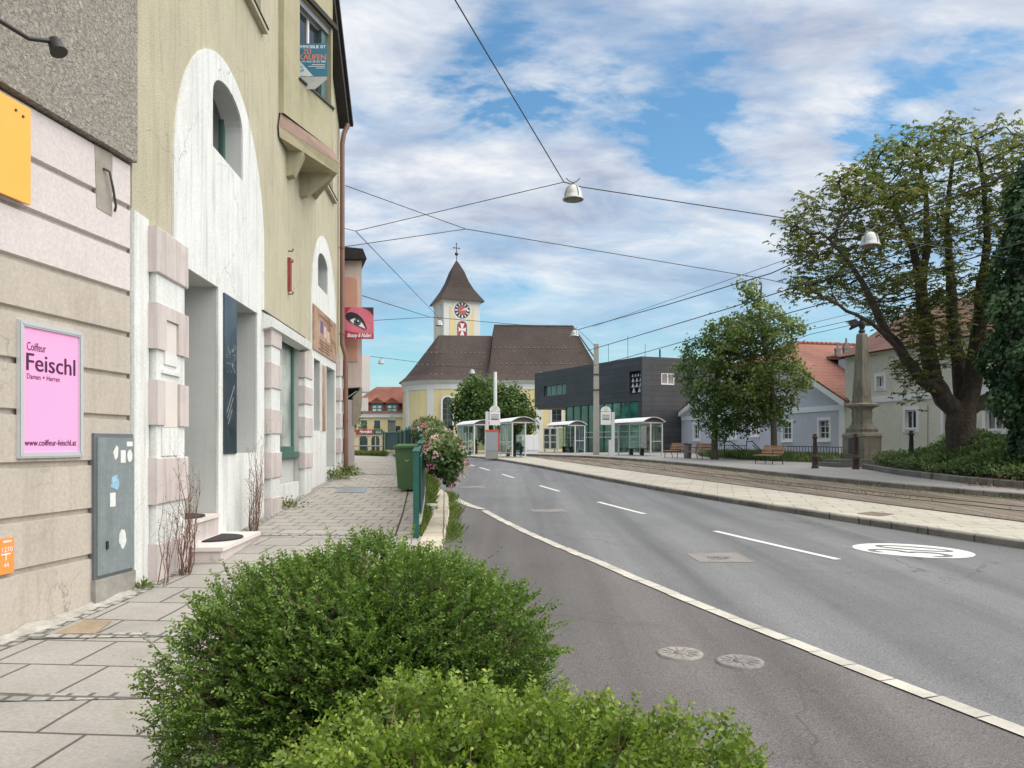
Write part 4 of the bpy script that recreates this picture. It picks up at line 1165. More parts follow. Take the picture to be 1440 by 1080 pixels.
for px in (509.5, 530.5, 551.5):
    a = ixx(px); w = .95
    mb = MB(); mb.fbox(fI, a-w, a+w, iz(580), iz(567), -2.2, .1)
    dm = mb.build('dormer', M('dormer_cheek', (.20, .06, .045), .85, .2, 3) if 'dc' not in MAT else MAT['dc'], IN)
    MAT['dc'] = dm.data.materials[0]
    mb = MB()
    mb.add([fI(a-w-.25, iz(567.5), .3), fI(a+w+.25, iz(567.5), .3), fI(a, iz(559), .3), fI(a-w-.25, iz(567.5), -3), fI(a+w+.25, iz(567.5), -3), fI(a, iz(559), -4)], [(0, 1, 2), (0, 2, 5, 3), (1, 4, 5, 2)])
    mb.build('dormer_roof', MAT['tile_red2'], dm)
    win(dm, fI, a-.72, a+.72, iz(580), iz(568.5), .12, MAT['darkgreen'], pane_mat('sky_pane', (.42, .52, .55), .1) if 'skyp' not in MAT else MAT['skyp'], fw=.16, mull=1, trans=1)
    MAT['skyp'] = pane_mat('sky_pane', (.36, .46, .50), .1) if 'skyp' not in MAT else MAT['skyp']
for px in (512, 530.5, 551):
    a = ixx(px)
    mb = MB(); mb.fbox(fI, a-.52, a+.52, iz(602), iz(590), .0, .03); mb.build('window_trim', MAT['lime'], IN)
    win(IN, fI, a-.38, a+.38, iz(601), iz(591), .03, MAT['darkgreen'], fw=.08, mull=1, trans=1)
    mb = MB(); mb.fbox(fI, a-.42, a+.42, iz(601.8), iz(599.5), .08, .25); mb.build('window_box', M('winbox', (.10, .05, .05), .8, .4, 6) if 'winbox' not in MAT else MAT['winbox'], IN)
for px, w in ((511, 5.6), (528, 5.6)):
    a = ixx(px); ww = w/FPX*Yi
    mb = MB(); mb.prism(arch(a-ww, a+ww, .3, iz(618), iz(612.5), 10), fI, .0, .04); mb.build('shop_window', MAT['pane'], IN)
t = thing('shop_sign', 'long red and green shop sign board on the yellow inn', 'sign', fI(ixx(520), iz(608), .1))
mb = MB(); mb.fbox(fI, ixx(501), ixx(525.5), iz(611), iz(604), .05, .14); mb.build('red_board', M('sign_red', (.50, .03, .06), .5, .06, 3), t)
mb = MB(); mb.fbox(fI, ixx(525.6), ixx(538), iz(611), iz(604), .05, .14); mb.build('green_board', M('sign_green', (.02, .13, .09), .5, .06, 3), t)
mb = MB(); put_text(mb, 'rebhahn', fI, ixx(505), iz(609.3), width=1.55, height=.42, c=.15, bold=.02) if False else None
for k in range(7):
    a = ixx(506)+.225*k; h = (.34, .24, .36, .26, .34, .25, .30)[k]
    mb.prism(ellipse(a+.1, iz(609)+.15, .10, .15, 10), fI, .14, .155); mb.fbox(fI, a+(.0 if k % 2 else .17), a+(.05 if k % 2 else .22), iz(609), iz(609)+h+.08, .14, .157)
for k in range(4):
    a = ixx(529)+.18*k; mb.fbox(fI, a, a+.05, iz(609), iz(609)+.34, .14, .155); mb.fbox(fI, a, a+.15, iz(609), iz(609)+.06, .14, .157)
mb.build('lettering', MAT['white'], t)

# ================================================================== dark-clad modern building
def cladding():
    m, nt, b = new_mat('dark_cladding')
    v = coords(nt)
    br = N(nt, 'ShaderNodeTexBrick', offset=.37)
    br.inputs['Scale'].default_value = 1; br.inputs['Brick Width'].default_value = 2.6; br.inputs['Row Height'].default_value = .42
    br.inputs['Mortar Size'].default_value = .018; br.inputs['Mortar Smooth'].default_value = .2
    br.inputs['Color1'].default_value = (.030, .032, .037, 1); br.inputs['Color2'].default_value = (.042, .045, .051, 1); br.inputs['Mortar'].default_value = (.010, .011, .013, 1)
    sx = N(nt, 'ShaderNodeSeparateXYZ'); nt.links.new(v, sx.inputs[0])
    ad = N(nt, 'ShaderNodeMath', operation='SUBTRACT'); nt.links.new(sx.outputs['Y'], ad.inputs[0]); nt.links.new(sx.outputs['X'], ad.inputs[1])
    cb = N(nt, 'ShaderNodeCombineXYZ'); nt.links.new(ad.outputs[0], cb.inputs['X']); nt.links.new(sx.outputs['Z'], cb.inputs['Y'])
    nt.links.new(cb.outputs[0], br.inputs['Vector'])
    c = mix(nt, 1.0, br.outputs['Color'], ramp(nt, noise(nt, v, .5, 5, .7), [(.3, .75), (.7, 1.3)]), 'MULTIPLY')
    nt.links.new(c, b.inputs['Base Color']); b.inputs['Roughness'].default_value = .5
    bump(nt, b, ramp(nt, br.outputs['Fac'], [(0, 1.), (1, 0.)]), .4, .02)
    return m
MAT['clad'] = cladding()
MB_ = thing('modern_building', 'dark grey clad modern hall with green glass ground floor and carillon', 'building', (10.5, 62, .75))
Yk = 62.0
K0 = Vector(((903-720)/FPX*Yk, Yk, 0)); dl = Vector((-.466, .885, 0)).normalized(); dr_ = Vector((1, .42, 0)).normalized()
fL = frame(K0, dl, n=(-dl.y, dl.x, 0)); fR = frame(K0, dr_, n=(dr_.y, -dr_.x, 0))
LL = 17.6; LR = 9.0
zTop = CAMZ+124/FPX*Yk; zSof = CAMZ+61.4/FPX*Yk
def pxL(px):   # distance along the left face for a pixel column
    k = (px-720)/FPX
    return (K0.x-k*K0.y)/(k*dl.y-dl.x)
hW = rect(pxL(796), pxL(765), CAMZ+69*(62+.885*pxL(780))/FPX, CAMZ+84*(62+.885*pxL(780))/FPX)
hB = rect(pxL(901), pxL(885), CAMZ+71*(62+.885*pxL(893))/FPX, CAMZ+103*(62+.885*pxL(893))/FPX)
gl0, gl1 = .55, pxL(795)
hG = rect(gl0, gl1, .3, zSof)
lower = [(0, .2), (gl0, .2), (gl0, zSof), (LL, zSof), (LL, zTop+.05), (0, zTop)]
mb = MB()
mb.sheet(lower, [hW, hB], fL, 0); mb.reveal(hW, fL, -.2, 0); mb.reveal(hB, fL, -.55, 0); mb.sheet(hB, [], fL, -.55, 1)
kR = lambda px: (K0.x-(px-720)/FPX*K0.y)/((px-720)/FPX*dr_.y-dr_.x)
hR = rect(kR(930), kR(949), CAMZ+84*(62+dr_.y*kR(940))/FPX, CAMZ+100.5*(62+dr_.y*kR(940))/FPX)
mb.sheet(rect(0, LR, .2, zTop), [hR], fR, 0); mb.reveal(hR, fR, -.12, 0)
# back, roof, soffit
e0, e1_ = fL(LL, 0, 0), fR(LR, 0, 0); e2 = e0+dr_*LR
z_ = lambda p, z: Vector((p.x, p.y, z))
mb.add([z_(K0, zTop-.02), z_(e1_, zTop-.02), z_(e2, zTop-.02), z_(e0, zTop-.02)], [(0, 1, 2, 3)])
mb.add([z_(K0, zSof+.01), z_(e1_, zSof+.01), z_(e2, zSof+.01), z_(e0, zSof+.01)], [(0, 1, 2, 3)])
mb.add([z_(e0, zSof), z_(e2, zSof), z_(e2, zTop), z_(e0, zTop)], [(0, 1, 2, 3)]); mb.add([z_(e1_, .2), z_(e2, .2), z_(e2, zTop), z_(e1_, zTop)], [(0, 1, 2, 3)])
bld = mb.build('cladding', [MAT['clad'], MAT['black']], MB_)
win(MB_, fL, hW[0][0], hW[1][0], hW[0][1], hW[2][1], -.2, M('green_alu', (.12, .20, .17), .5, .1, 3), pane_mat('green_pane', (.03, .07, .055), .05), fw=.09, mull=3)
win(MB_, fR, hR[0][0], hR[1][0], hR[0][1], hR[2][1], -.10, MAT['frame'], pane_mat('reflect_pane', (.20, .19, .20), .08), fw=.10, mull=1)
MAT['greenglass'] = pane_mat('green_glass', (.004, .085, .062), .07)
MAT['greenglass2'] = pane_mat('green_glass_pale', (.03, .15, .11), .05)
nP = 9
for i in range(nP):
    a0, a1 = gl0+(gl1-gl0)*i/nP, gl0+(gl1-gl0)*(i+1)/nP
    mb = MB(); mb.fbox(fL, a0+.05, a1-.05, .75, zSof-.03, -.14, -.10); mb.build('glass_panel', MAT['greenglass2'] if i < 4 else MAT['greenglass'], MB_)
    mb = MB(); mb.fbox(fL, a1-.05, a1+.05, .2, zSof, -.15, -.02); mb.build('mullion', M('mullion', (.05, .10, .085), .5, .1, 3) if 'mul' not in MAT else MAT['mul'], MB_)
    MAT['mul'] = M('mullion', (.05, .10, .085), .5, .1, 3) if 'mul' not in MAT else MAT['mul']
mb = MB(); mb.fbox(fL, gl0, gl1, 2.15, 2.21, -.09, -.04); mb.fbox(fL, gl0, gl1, 2.6, 2.65, -.09, -.04); mb.build('handrail', MAT['frame'], MB_)
mb = MB(); mb.add([fL(gl1, .2, -.15), fL(gl1, zSof, -.15), fL(gl1, zSof, -6), fL(gl1, .2, -6)], [(0, 1, 2, 3)]); mb.build('end_glass', MAT['greenglass'], MB_)
bell = [(0, .30), (.05, .30), (.07, .24), (.085, .12), (.13, .02), (.15, 0), (.12, 0.01), (0, .02)]
bw_ = hB[1][0]-hB[0][0]; bh = hB[2][1]-hB[0][1]
for row, (n, s) in enumerate(((2, 1.0), (3, .85), (3, .75), (4, .6))):
    for i in range(n):
        mb = MB(); a = hB[0][0]+bw_*((i+.5)/n); b = hB[0][1]+bh*(.07+.235*row)
        mb.lathe([(r*s*1.5, z*s*1.35) for r, z in bell], fL(a, b, -.22), 12); mb.build('bell', M('bell_grey', (.42, .43, .43), .4, .15, 4) if 'bell' not in MAT else MAT['bell'], MB_)
        MAT['bell'] = bpy.data.materials.get('bell_grey')
mb = MB()
for r_ in range(4): mb.fbox(fL, hB[0][0], hB[1][0], hB[0][1]+bh*(.05+.235*r_)-.05, hB[0][1]+bh*(.05+.235*r_), -.3, -.14)
mb.build('carillon_frame', MAT['black'], MB_)
mb = MB()
for a, h in ((3.5, 1.6), (6, 2.6), (9, 2.2), (1.5, .9)): mb.tube([fL(a, zTop-.1, -3), fL(a, zTop+h, -3)], .02 if h > 1 else .07, 6)
mb.build('roof_mast', MAT['dark'], MB_)

# ================================================================== lavender gabled house and its neighbour
MAT['lav'] = M('lavender_render', (.54, .545, .60), .9, .06, 1.5, bs=40, bst=.5, bd=.02, fine=20, streak=.12, dark=(.3, .3, .36))
MAT['sage'] = M('sage_render', (.68, .66, .54), .9, .07, 1.3, bs=14, bst=.8, bd=.05, fine=14, streak=.12, dark=(.33, .33, .25))
HL = thing('lavender_house', 'pale lavender house with white trim and half-hipped red tiled roof', 'house', (18, 52, .8))
wx = lambda Y: 29.97-.252*Y
o_ = Vector((wx(43.8), 43.8, 0)); dv = Vector((-.252, 1, 0)).normalized()
fV = frame(o_, dv, n=(-dv.y, dv.x, 0))       # a runs away from the camera along the facade, normal towards the tram
aV = lambda px: (lambda Y: (Y-43.8)/dv.y)(29.97/((px-720)/FPX+.252))
YV = lambda px: 29.97/((px-720)/FPX+.252)
zV = lambda px, py: CAMZ+(HY-py)/FPX*YV(px)
LV = aV(955)
zE = 4.16
aA = 8.2; zA = 8.3; zHH = 7.0
def xz(z): return (aA*(z-zE)/(zA-zE), LV-(LV-aA)*(z-zE)/(zA-zE))
g0, g1 = xz(zHH)
gable = [(0, .2), (LV, .2), (LV, zE-.1), (g1, zHH), (g0, zHH), (0, zE)]
lw = [(979.5, 607, 7.5, 20), (1030, 604, 9, 21), (1062, 600, 9, 22), (1107, 605.5, 12, 24.5), (1159, 604, 14, 26)]
hs = []
for px, py, w, h in lw:
    a0, a1 = aV(px+w/2), aV(px-w/2)
    hs.append(rect(a0, a1, zV(px, py+h/2), zV(px, py-h/2)))
mb = MB(); mb.sheet(gable, hs, fV, 0)
for h in hs: mb.reveal(h, fV, -.16, 0)
# near side wall
eS = Vector((-fV(0, 0, 1).x+fV(0, 0, 0).x, -fV(0, 0, 1).y+fV(0, 0, 0).y, 0))
mb.add([fV(0, .2, 0), fV(0, .2, -9), fV(0, zE, -9), fV(0, zE, 0)], [(0, 1, 2, 3)]); mb.add([fV(LV, .2, 0), fV(LV, .2, -9), fV(LV, zE, -9), fV(LV, zE, 0)], [(0, 1, 2, 3)])
mb.build('wall', MAT['lav'], HL)
mb = MB()
zb0 = CAMZ+(HY-573)/FPX*YV(1181)
mb.fbox(fV, .45, LV-.45, zb0-.16, zb0+.16, 0, .05)
mb.fbox(fV, -.03, .42, .2, zE-.05, -.3, .06); mb.fbox(fV, LV-.42, LV+.03, .2, zE-.15, -.3, .06)
def verge(mb, p, q, t, c0, c1):
    d = (Vector(q)-Vector(p)).normalized(); n = Vector((d.y, -d.x))*t
    if n.y > 0: n = -n
    mb.prism([p, q, (q[0]+n.x, q[1]+n.y), (p[0]+n.x, p[1]+n.y)], fV, c0, c1)
verge(mb, (-.35, zE-.15), (g0, zHH), .32, -.02, .30); verge(mb, (g1, zHH), (LV+.35, zE-.25), .32, -.02, .30)
mb.build('white_trim', MAT['white'], HL)
for h, (px, py, w, hh) in zip(hs, lw):
    mb = MB()
    a0, a1, b0, b1 = h[0][0], h[1][0], h[0][1], h[2][1]; t_ = .17
    mb.sheet(rect(a0-t_, a1+t_, b0-t_, b1+t_), [h], fV, .03); mb.reveal(rect(a0-t_, a1+t_, b0-t_, b1+t_), fV, 0, .03); mb.reveal(h, fV, -.02, .03)
    mb.fbox(fV, a0-t_, a1+t_, b0-t_-.03, b0-t_+.03, .03, .09)
    mb.build('window_trim', MAT['white'], HL)
    win(HL, fV, a0, a1, b0, b1, -.12, MAT['frame'], fw=.06, mull=1, trans=2)
# roof: two slopes with a half hip towards the tram
mb = MB()
D = 9.0; ov = .30
ri = -2.6
vs = [fV(-.5, zE-.26, ov), fV(g0, zHH+.02, ov), fV(aA, zA, ri), fV(aA, zA, -D-3), fV(-.5, zE-.26, -D-3),
      fV(LV+.5, zE-.30, ov), fV(g1, zHH+.02, ov), fV(LV+.5, zE-.30, -D-3)]
mb.add(vs, [(0, 1, 2, 3, 4), (5, 7, 3, 2, 6), (1, 6, 2)])
mb.add([v+Vector((0, 0, .14)) for v in vs], [(0, 1, 2, 3, 4), (5, 7, 3, 2, 6), (1, 6, 2)])
vv = [vs[0], vs[1], vs[6], vs[5]]; mb.add(vv+[v+Vector((0, 0, .14)) for v in vv], [(0, 1, 5, 4), (1, 2, 6, 5), (2, 3, 7, 6)])
ne = [vs[4], vs[0]]; mb.add(ne+[v+Vector((0, 0, .14)) for v in ne], [(0, 1, 3, 2)])
rf = mb.build('roof', MAT['tile_red'], HL)
mb = MB()
n_ = 26
for i in range(n_):
    p = fV(aA, zA+.16, ri-(D+3+ri)*i/n_); q = fV(aA, zA+.16, ri-(D+3+ri)*(i+.93)/n_)
    mb.tube([p, q], [.15, .12], 8)
for i in range(12):
    for (p0, p1) in ((vs[1], vs[2]), (vs[6], vs[2])):
        a_ = p0.lerp(p1, i/12)+Vector((0, 0, .15)); b_ = p0.lerp(p1, (i+.93)/12)+Vector((0, 0, .15)); mb.tube([a_, b_], [.14, .12], 8)
mb.build('ridge_tiles', MAT['tile_red2'], rf)
# dormer on the near slope
slope = (zA-zE+.26)/(aA+.5)
dm0, dm1 = -5.6, -3.0
zs = lambda a: zE-.26+.14+(a+.5)*slope
mb = MB()
a_f = 2.3
for c_ in (dm0, dm1): mb.add([fV(a_f, zs(a_f), c_), fV(a_f, zs(a_f)+1.5, c_), fV(a_f+2.2, zs(a_f+2.2)+.35, c_), fV(a_f+2.2, zs(a_f+2.2), c_)], [(0, 1, 2, 3)])
mb.add([fV(a_f, zs(a_f), dm0), fV(a_f, zs(a_f)+1.5, dm0), fV(a_f, zs(a_f)+1.5, dm1), fV(a_f, zs(a_f), dm1)], [(0, 1, 2, 3)])
d_ = mb.build('dormer', MAT['lav'], rf)
mb = MB(); q = [fV(a_f-.25, zs(a_f)+1.42, dm1+.15), fV(a_f-.25, zs(a_f)+1.42, dm0-.15), fV(a_f+3.2, zs(a_f+3.2)+.05, dm0-.15), fV(a_f+3.2, zs(a_f+3.2)+.05, dm1+.15)]
mb.add(q+[v+Vector((0, 0, .12)) for v in q], [(0, 1, 2, 3), (4, 5, 6, 7), (0, 1, 5, 4), (0, 3, 7, 4), (1, 2, 6, 5)])
mb.build('dormer_roof', MAT['tile_red2'], HL)
for px, py0, py1, w in ((1178, 496, 487, .3), (1190, 500, 481, .36)):
    Yc = 50.5; p = P(px, py0, Yc); h = (py0-py1)/FPX*Yc
    mb = MB(); mb.box(p+Vector((0, 0, h/2-.5)), (w, w, h+.6)); mb.tube([p+Vector((0, 0, h-.2)), p+Vector((0, 0, h+.25))], .07, 8); mb.box(p+Vector((0, 0, h*.55)), (w+.05, w+.05, .12))
    mb.build('chimney', M('chimney_grey', (.22, .21, .20), .8, .25, 6), rf)

HS = thing('sage_house', 'pale sage-green rendered house with white window frames behind the chestnut tree', 'house', (20.5, 36, .8))
LS = 20.0
fS2 = frame(o_-dv*.03, -dv, n=(-dv.y, dv.x, 0))
aS = lambda px: (43.77-YV(px))/dv.y
sw = [(1238, 537, 9.5, 16), (1309, 537, 11, 18), (1281, 590, 15.5, 27), (1215, 590, 10, 26), (1335, 592, 16, 30), (1398, 588, 24, 34), (1400, 530, 20, 22)]
hs = []
for px, py, w, h in sw: hs.append(rect(aS(px-w/2), aS(px+w/2), zV(px, py+h/2), zV(px, py-h/2)))
zT2 = 6.55
mb = MB(); mb.sheet(rect(0, LS, .2, zT2), hs, fS2, 0)
for h in hs: mb.reveal(h, fS2, -.18, 0)
mb.add([fS2(0, .2, 0), fS2(0, zT2, 0), fS2(0, zT2, -9), fS2(0, .2, -9)], [(0, 1, 2, 3)]); mb.add([fS2(LS, .2, 0), fS2(LS, zT2, 0), fS2(LS, zT2, -9), fS2(LS, .2, -9)], [(0, 1, 2, 3)])
mb.build('wall', MAT['sage'], HS)
mb = MB(); zb = CAMZ+(HY-563)/FPX*YV(1215); mb.fbox(fS2, .02, LS, zb-.17, zb+.13, 0, .05); mb.build('string_course', MAT['white'], HS)
for h in hs:
    mb = MB(); a0, a1, b0, b1 = h[0][0], h[1][0], h[0][1], h[2][1]; t_ = .17
    mb.sheet(rect(a0-t_, a1+t_, b0-t_, b1+t_), [h], fS2, .03); mb.reveal(rect(a0-t_, a1+t_, b0-t_, b1+t_), fS2, 0, .03); mb.reveal(h, fS2, -.02, .03)
    mb.build('window_trim', MAT['white'], HS)
    win(HS, fS2, a0, a1, b0, b1, -.14, MAT['frame'], fw=.08, mull=1)
    mb = MB(); mb.fbox(fS2, a0, a1, b0-.04, b0+.02, -.1, .08); mb.build('window_sill', MAT['frame'], HS)
mb = MB(); mb.prism([(-.45, zT2-.05), (4.5, zT2+2.9), (9.5, zT2-.05)], lambda a, b, c: fS2(c, b, -a), -.1, LS+.3); mb.build('roof', tiles('old_brown_tiles', (.13, .06, .042), h=.25, var=.4), HS)
mb = MB(); mb.tube([fS2(aS(1306), .9, .05), fS2(aS(1306), zb-.5, .05)], .012, 6); mb.build('lightning_rod', MAT['dark'], HS)
# ================================================================== tram stop shelters
MAT['alu'] = M('shelter_alu', (.62, .63, .62), .45, .05, 3, metal=.1)
MAT['roofwhite'] = M('shelter_roof', (.68, .69, .69), .5, .05, 2, streak=.1)
MAT['shglass'] = glass_mat('shelter_glass', (.72, .82, .79), .22)
MAT['smoke'] = M('smoked_end', (.10, .085, .08), .4, .1, 3)
def poster_mat(name, cols):
    m, nt, b = new_mat(name)
    c = ramp(nt, noise(nt, coords(nt, obj=True), 2.4, 5, .6, 1.5), [(.3+.4*i/(len(cols)-1), k) for i, k in enumerate(cols)])
    nt.links.new(c, b.inputs['Base Color']); b.inputs['Roughness'].default_value = .25
    return m
MAT['post1'] = poster_mat('advert_dark', [(.02, .02, .025), (.09, .05, .04), (.25, .14, .09), (.35, .30, .26)])
MAT['post2'] = poster_mat('advert_blue', [(.02, .03, .09), (.05, .08, .20), (.45, .18, .04), (.30, .42, .55)])
def shelter(L, label, advert):
    t = thing('tram_shelter', label, 'shelter', (0, 0, 0), group='glass shelters at the tram stop')
    for x in (0, L):
        for y in (0, .85):
            mb = MB(); mb.box((x, y, 1.08), (.08, .08, 2.16)); mb.build('post', MAT['alu'], t)
    mb = MB(); mb.box((L/2, 0, 2.14), (L, .07, .10)); mb.box((L/2, .85, 2.14), (L, .07, .08))
    for x in (0, L): mb.box((x, .7, 2.16), (.07, 1.55, .07))
    mb.build('roof_beam', MAT['alu'], t)
    y0, y1, n = -.14, 1.52, 14
    arc = [(y0+(y1-y0)*i/n, 2.19+.30*math.sin(math.pi*i/n)**.85) for i in range(n+1)]
    mb = MB()
    sh = [(y, z+.035) for y, z in arc]
    mb.prism(arc+sh[::-1], lambda a, b, c: Vector((c, a, b)), -.22, L+.22)
    rf = mb.build('roof', MAT['roofwhite'], t)
    for x in (-.02, L+.02):
        mb = MB(); mb.prism([(y0+.05, 2.19)]+arc[1:-1]+[(y1-.05, 2.19)], lambda a, b, c: Vector((c, a, b)), x-.015, x+.015)
        mb.build('roof_end', MAT['smoke'], rf)
    npan = 3
    for i in range(npan):
        a, b = L*i/npan+.05, L*(i+1)/npan-.05
        mb = MB(); mb.box(((a+b)/2, 0, 1.15), (b-a, .012, 1.75)); mb.build('glass_panel', MAT['shglass'], t)
    for i in range(1, npan):
        mb = MB(); mb.box((L*i/npan, 0, 1.1), (.05, .05, 2.1)); mb.build('post', MAT['alu'], t)
    mb = MB(); mb.box((L/2, 0, .95), (L-.1, .03, .05)); mb.box((L/2, 0, .24), (L-.1, .04, .05)); mb.build('rail', MAT['alu'], t)
    for x in (0, L):
        mb = MB(); mb.box((x, .42, 1.15), (.012, .76, 1.75)); mb.build('glass_panel', MAT['shglass'], t)
    mb = MB(); mb.box((0, .42, .95), (.03, .78, .04)); mb.build('rail', MAT['alu'], t)
    mb = MB(); mb.box((L*.30, .10, 1.15), (.9, .10, 1.75)); ad = mb.build('advert_case', MAT['alu'], t)
    mb = MB(); mb.box((L*.30, .10, 1.15), (.8, .12, 1.6)); mb.build('advert_poster', advert, ad)
    mb = MB(); mb.box((L*.62, .36, .46), (L*.45, .34, .05)); st_ = mb.build('seat', MAT['dark'], t)
    for x in (L*.45, L*.79):
        mb = MB(); mb.box((x, .36, .22), (.05, .28, .44)); mb.build('seat_leg', MAT['dark'], st_)
    return t
def zp(p, k): return Vector((p.x, p.y, zr(p.y)+k))
def place(t, p, d, flip=False):
    d = Vector(d).normalized()
    t.location = p; t.rotation_euler = (0, 0, math.atan2(d.y, d.x)+(math.pi if flip else 0))
pA = Vector(((720.5-720)/FPX*48, 48, 0)); dA = Vector((-.29, .957, 0)).normalized()
rA = Vector((dA.y, -dA.x, 0))
s2 = shelter(4.0, 'white barrel-roofed tram shelter with a seated person, on the island nearest the road', MAT['post1'])
# local +y must point right (towards the tram): x axis runs towards the camera there
place(s2, zp(pA+dA*4.0, .115), -dA)
s2.rotation_euler.z = math.atan2(-dA.y, -dA.x)
pB = Vector(((667-720)/FPX*56, 56, 0)); dB = Vector((-.36, .93, 0)).normalized()
s1 = copy_tree(s2); s1['label'] = 'leftmost tram shelter, standing behind the grey and red ticket machine'
place(s1, zp(pB+dB*4.0, .115), -dB)
s4 = shelter(4.3, 'white tram shelter on the far platform beside the wooden benches', MAT['post1'])
d4 = Vector((-.35, .937, 0)).normalized(); r4 = Vector((d4.y, -d4.x, 0))
p4 = Vector(((931-720)/FPX*50, 50, 0)); place(s4, zp(p4, .165), d4)
s3 = shelter(3.6, 'tram shelter with timetable cabinets in front of the green glass', MAT['post2'])
d3 = Vector((-.40, .917, 0)).normalized(); p3 = Vector(((822-720)/FPX*61, 61, 0)); place(s3, zp(p3, .165), d3)
# timetable cabinet wall at its far end
t = thing('timetable_board', 'tall off-white board with two columns of small windows beside the shelter', 'notice board', zp(Vector((2.6, 62.5, 0)), .16))
pT0, pT1 = P(765, 636, 63), P(785, 636, 61.5)
fT = frame(Vector((pT0.x, pT0.y, zr(62)+.16)), Vector((pT1.x-pT0.x, pT1.y-pT0.y, 0)))
wT = Vector((pT1.x-pT0.x, pT1.y-pT0.y)).length
mb = MB(); mb.fbox(fT, 0, wT, .25, 2.0, -.06, .06); mb.fbox(fT, .05, .15, 0, .25, -.04, .04); mb.fbox(fT, wT-.15, wT-.05, 0, .25, -.04, .04); mb.build('board', M('offwhite', (.60, .60, .52), .6, .06, 3), t)
for i in range(2):
    for j in range(3):
        mb = MB(); a = wT*(.08+.48*i); mb.fbox(fT, a, a+wT*.32, .35+.55*j, .80+.55*j, .055, .08); mb.build('window', MAT['pane'], t)

# ---- stop signs
def stop_sign(label, p, d, side):
    t = thing('stop_sign', label, 'stop sign', p, group='round-topped stop signs')
    fs = frame(p, d)
    mb = MB(); mb.fbox(fs, -.10, .10, 0, 2.85, -.06, .06); mb.build('pole', MAT['alu'], t)
    mb = MB(); s = side
    a0, a1 = (.14, .80) if s > 0 else (-.80, -.14)
    body = rect(a0, a1, 2.02, 2.86); top = arch(a0, a1, 2.89, 2.90, 3.22, 14)
    mb.prism(body, fs, -.06, .06); mb.prism(top, fs, -.06, .06); pn = mb.build('panel', M('sign_white', (.74, .75, .74), .45, .03, 3) if 'sw' not in MAT else MAT['sw'], t)
    MAT['sw'] = bpy.data.materials['sign_white']
    mb = MB(); c = (a0+a1)/2
    for z, h in ((2.62, .05), (2.50, .05), (2.34, .10)): mb.fbox(fs, a0+.09, a1-.09, z, z+h, .058, .066)
    mb.build('line_plates', M('plate_grey', (.14, .15, .16), .5, .2, 6), pn)
    mb = MB(); o = ellipse(c, 3.04, .135, .135, 20)
    mb.prism(o, fs, .058, .064); mb.build('emblem', M('emblem_green', (.38, .46, .22), .5, .05, 3), pn)
    mb = MB(); mb.prism(ellipse(c, 3.04, .105, .105, 20), fs, .064, .067); mb.build('emblem_centre', MAT['sw'], pn)
    mb = MB(); put_text(mb, 'H', fs, c-.06, 2.975, width=.12, height=.19*.73, c=.069, bold=.004); mb.build('letter', bpy.data.materials['emblem_green'], pn)
    if side < 0: mb = MB(); mb.fbox(fs, -.28, -.11, 0, 1.05, -.12, .12); mb.build('base_box', MAT['alu'], t)
    return t
q = P(685, 640, 47); stop_sign('white round-topped stop sign above the ticket machine', Vector((q.x, 47, zr(47)+.115)), (1, .05, 0), 1)
q = P(862, 640, 50); stop_sign('white round-topped stop sign beside the concrete mast', Vector((q.x, 50, zr(50)+.165)), (1, .05, 0), -1)

t = thing('ticket_machine', 'grey ticket machine with red top and side edge', 'ticket machine', (0, 0, 0))
q = P(683, 640, 46); q1 = P(702, 640, 46); fM = frame(Vector((q.x, 46, zr(46)+.115)), (1, .06, 0))
wM = q1.x-q.x
mb = MB(); mb.fbox(fM, .02, wM-.05, .0, .48, -.5, -.02, 0); mb.fbox(fM, 0, wM-.07, .485, 1.62, -.55, 0, 1); mb.build('casing', [M('machine_base', (.30, .30, .28), .6, .08, 3), M('machine_grey', (.30, .32, .35), .4, .04, 3)], t)
mb = MB(); mb.fbox(fM, -.02, wM, 1.622, 1.74, -.56, .015); mb.fbox(fM, wM-.065, wM, .49, 1.62, -.55, .012); mb.build('red_trim', M('machine_red', (.58, .075, .04), .45, .05, 3), t)
t.location = fM(0, 0, 0)
for ch in t.children: ch.location = -t.location

# ---- seated person
def skin_body(name, joints, edges, mats, pick, parent):
    me = bpy.data.meshes.new(name); me.from_pydata([j[0] for j in joints], edges, [])
    o = bpy.data.objects.new('body_tmp', me); COL.objects.link(o)
    sk = o.modifiers.new('skin', 'SKIN'); sd = o.modifiers.new('sub', 'SUBSURF'); sd.levels = sd.render_levels = 2
    for v, j in zip(me.skin_vertices[0].data if me.skin_vertices else [], joints): v.radius = (j[1], j[1])
    if not me.skin_vertices: return None
    me.skin_vertices[0].data[0].use_root = True
    dg = bpy.context.evaluated_depsgraph_get(); dg.update()
    nm = bpy.data.meshes.new_from_object(o.evaluated_get(dg))
    bpy.data.objects.remove(o)
    nm.materials.clear()
    for m in mats: nm.materials.append(m)
    for p in nm.polygons: p.material_index = pick(p.center); p.use_smooth = True
    b = bpy.data.objects.new(name, nm); COL.objects.link(b); b.parent = parent
    return b
MAT['skin'] = M('skin', (.50, .30, .22), .6, .05, 5); MAT['denim'] = M('denim', (.06, .12, .22), .85, .2, 12); MAT['navy'] = M('navy_top', (.025, .03, .055), .85, .2, 10); MAT['shoe'] = M('white_shoe', (.62, .60, .58), .6, .1, 8)
pp_ = pA+dA*.75+rA*.42
pt = thing('person', 'seated person in blue jeans and dark top leaning forward in the shelter', 'person', zp(pp_, .115), math.atan2(rA.y, rA.x))
J = [((0, 0, .56), .15), ((.10, 0, .74), .145), ((.22, 0, .92), .15), ((.29, 0, 1.02), .07), ((.35, 0, 1.10), .095), ((.39, 0, 1.19), .10), ((.36, 0, 1.27), .06)]
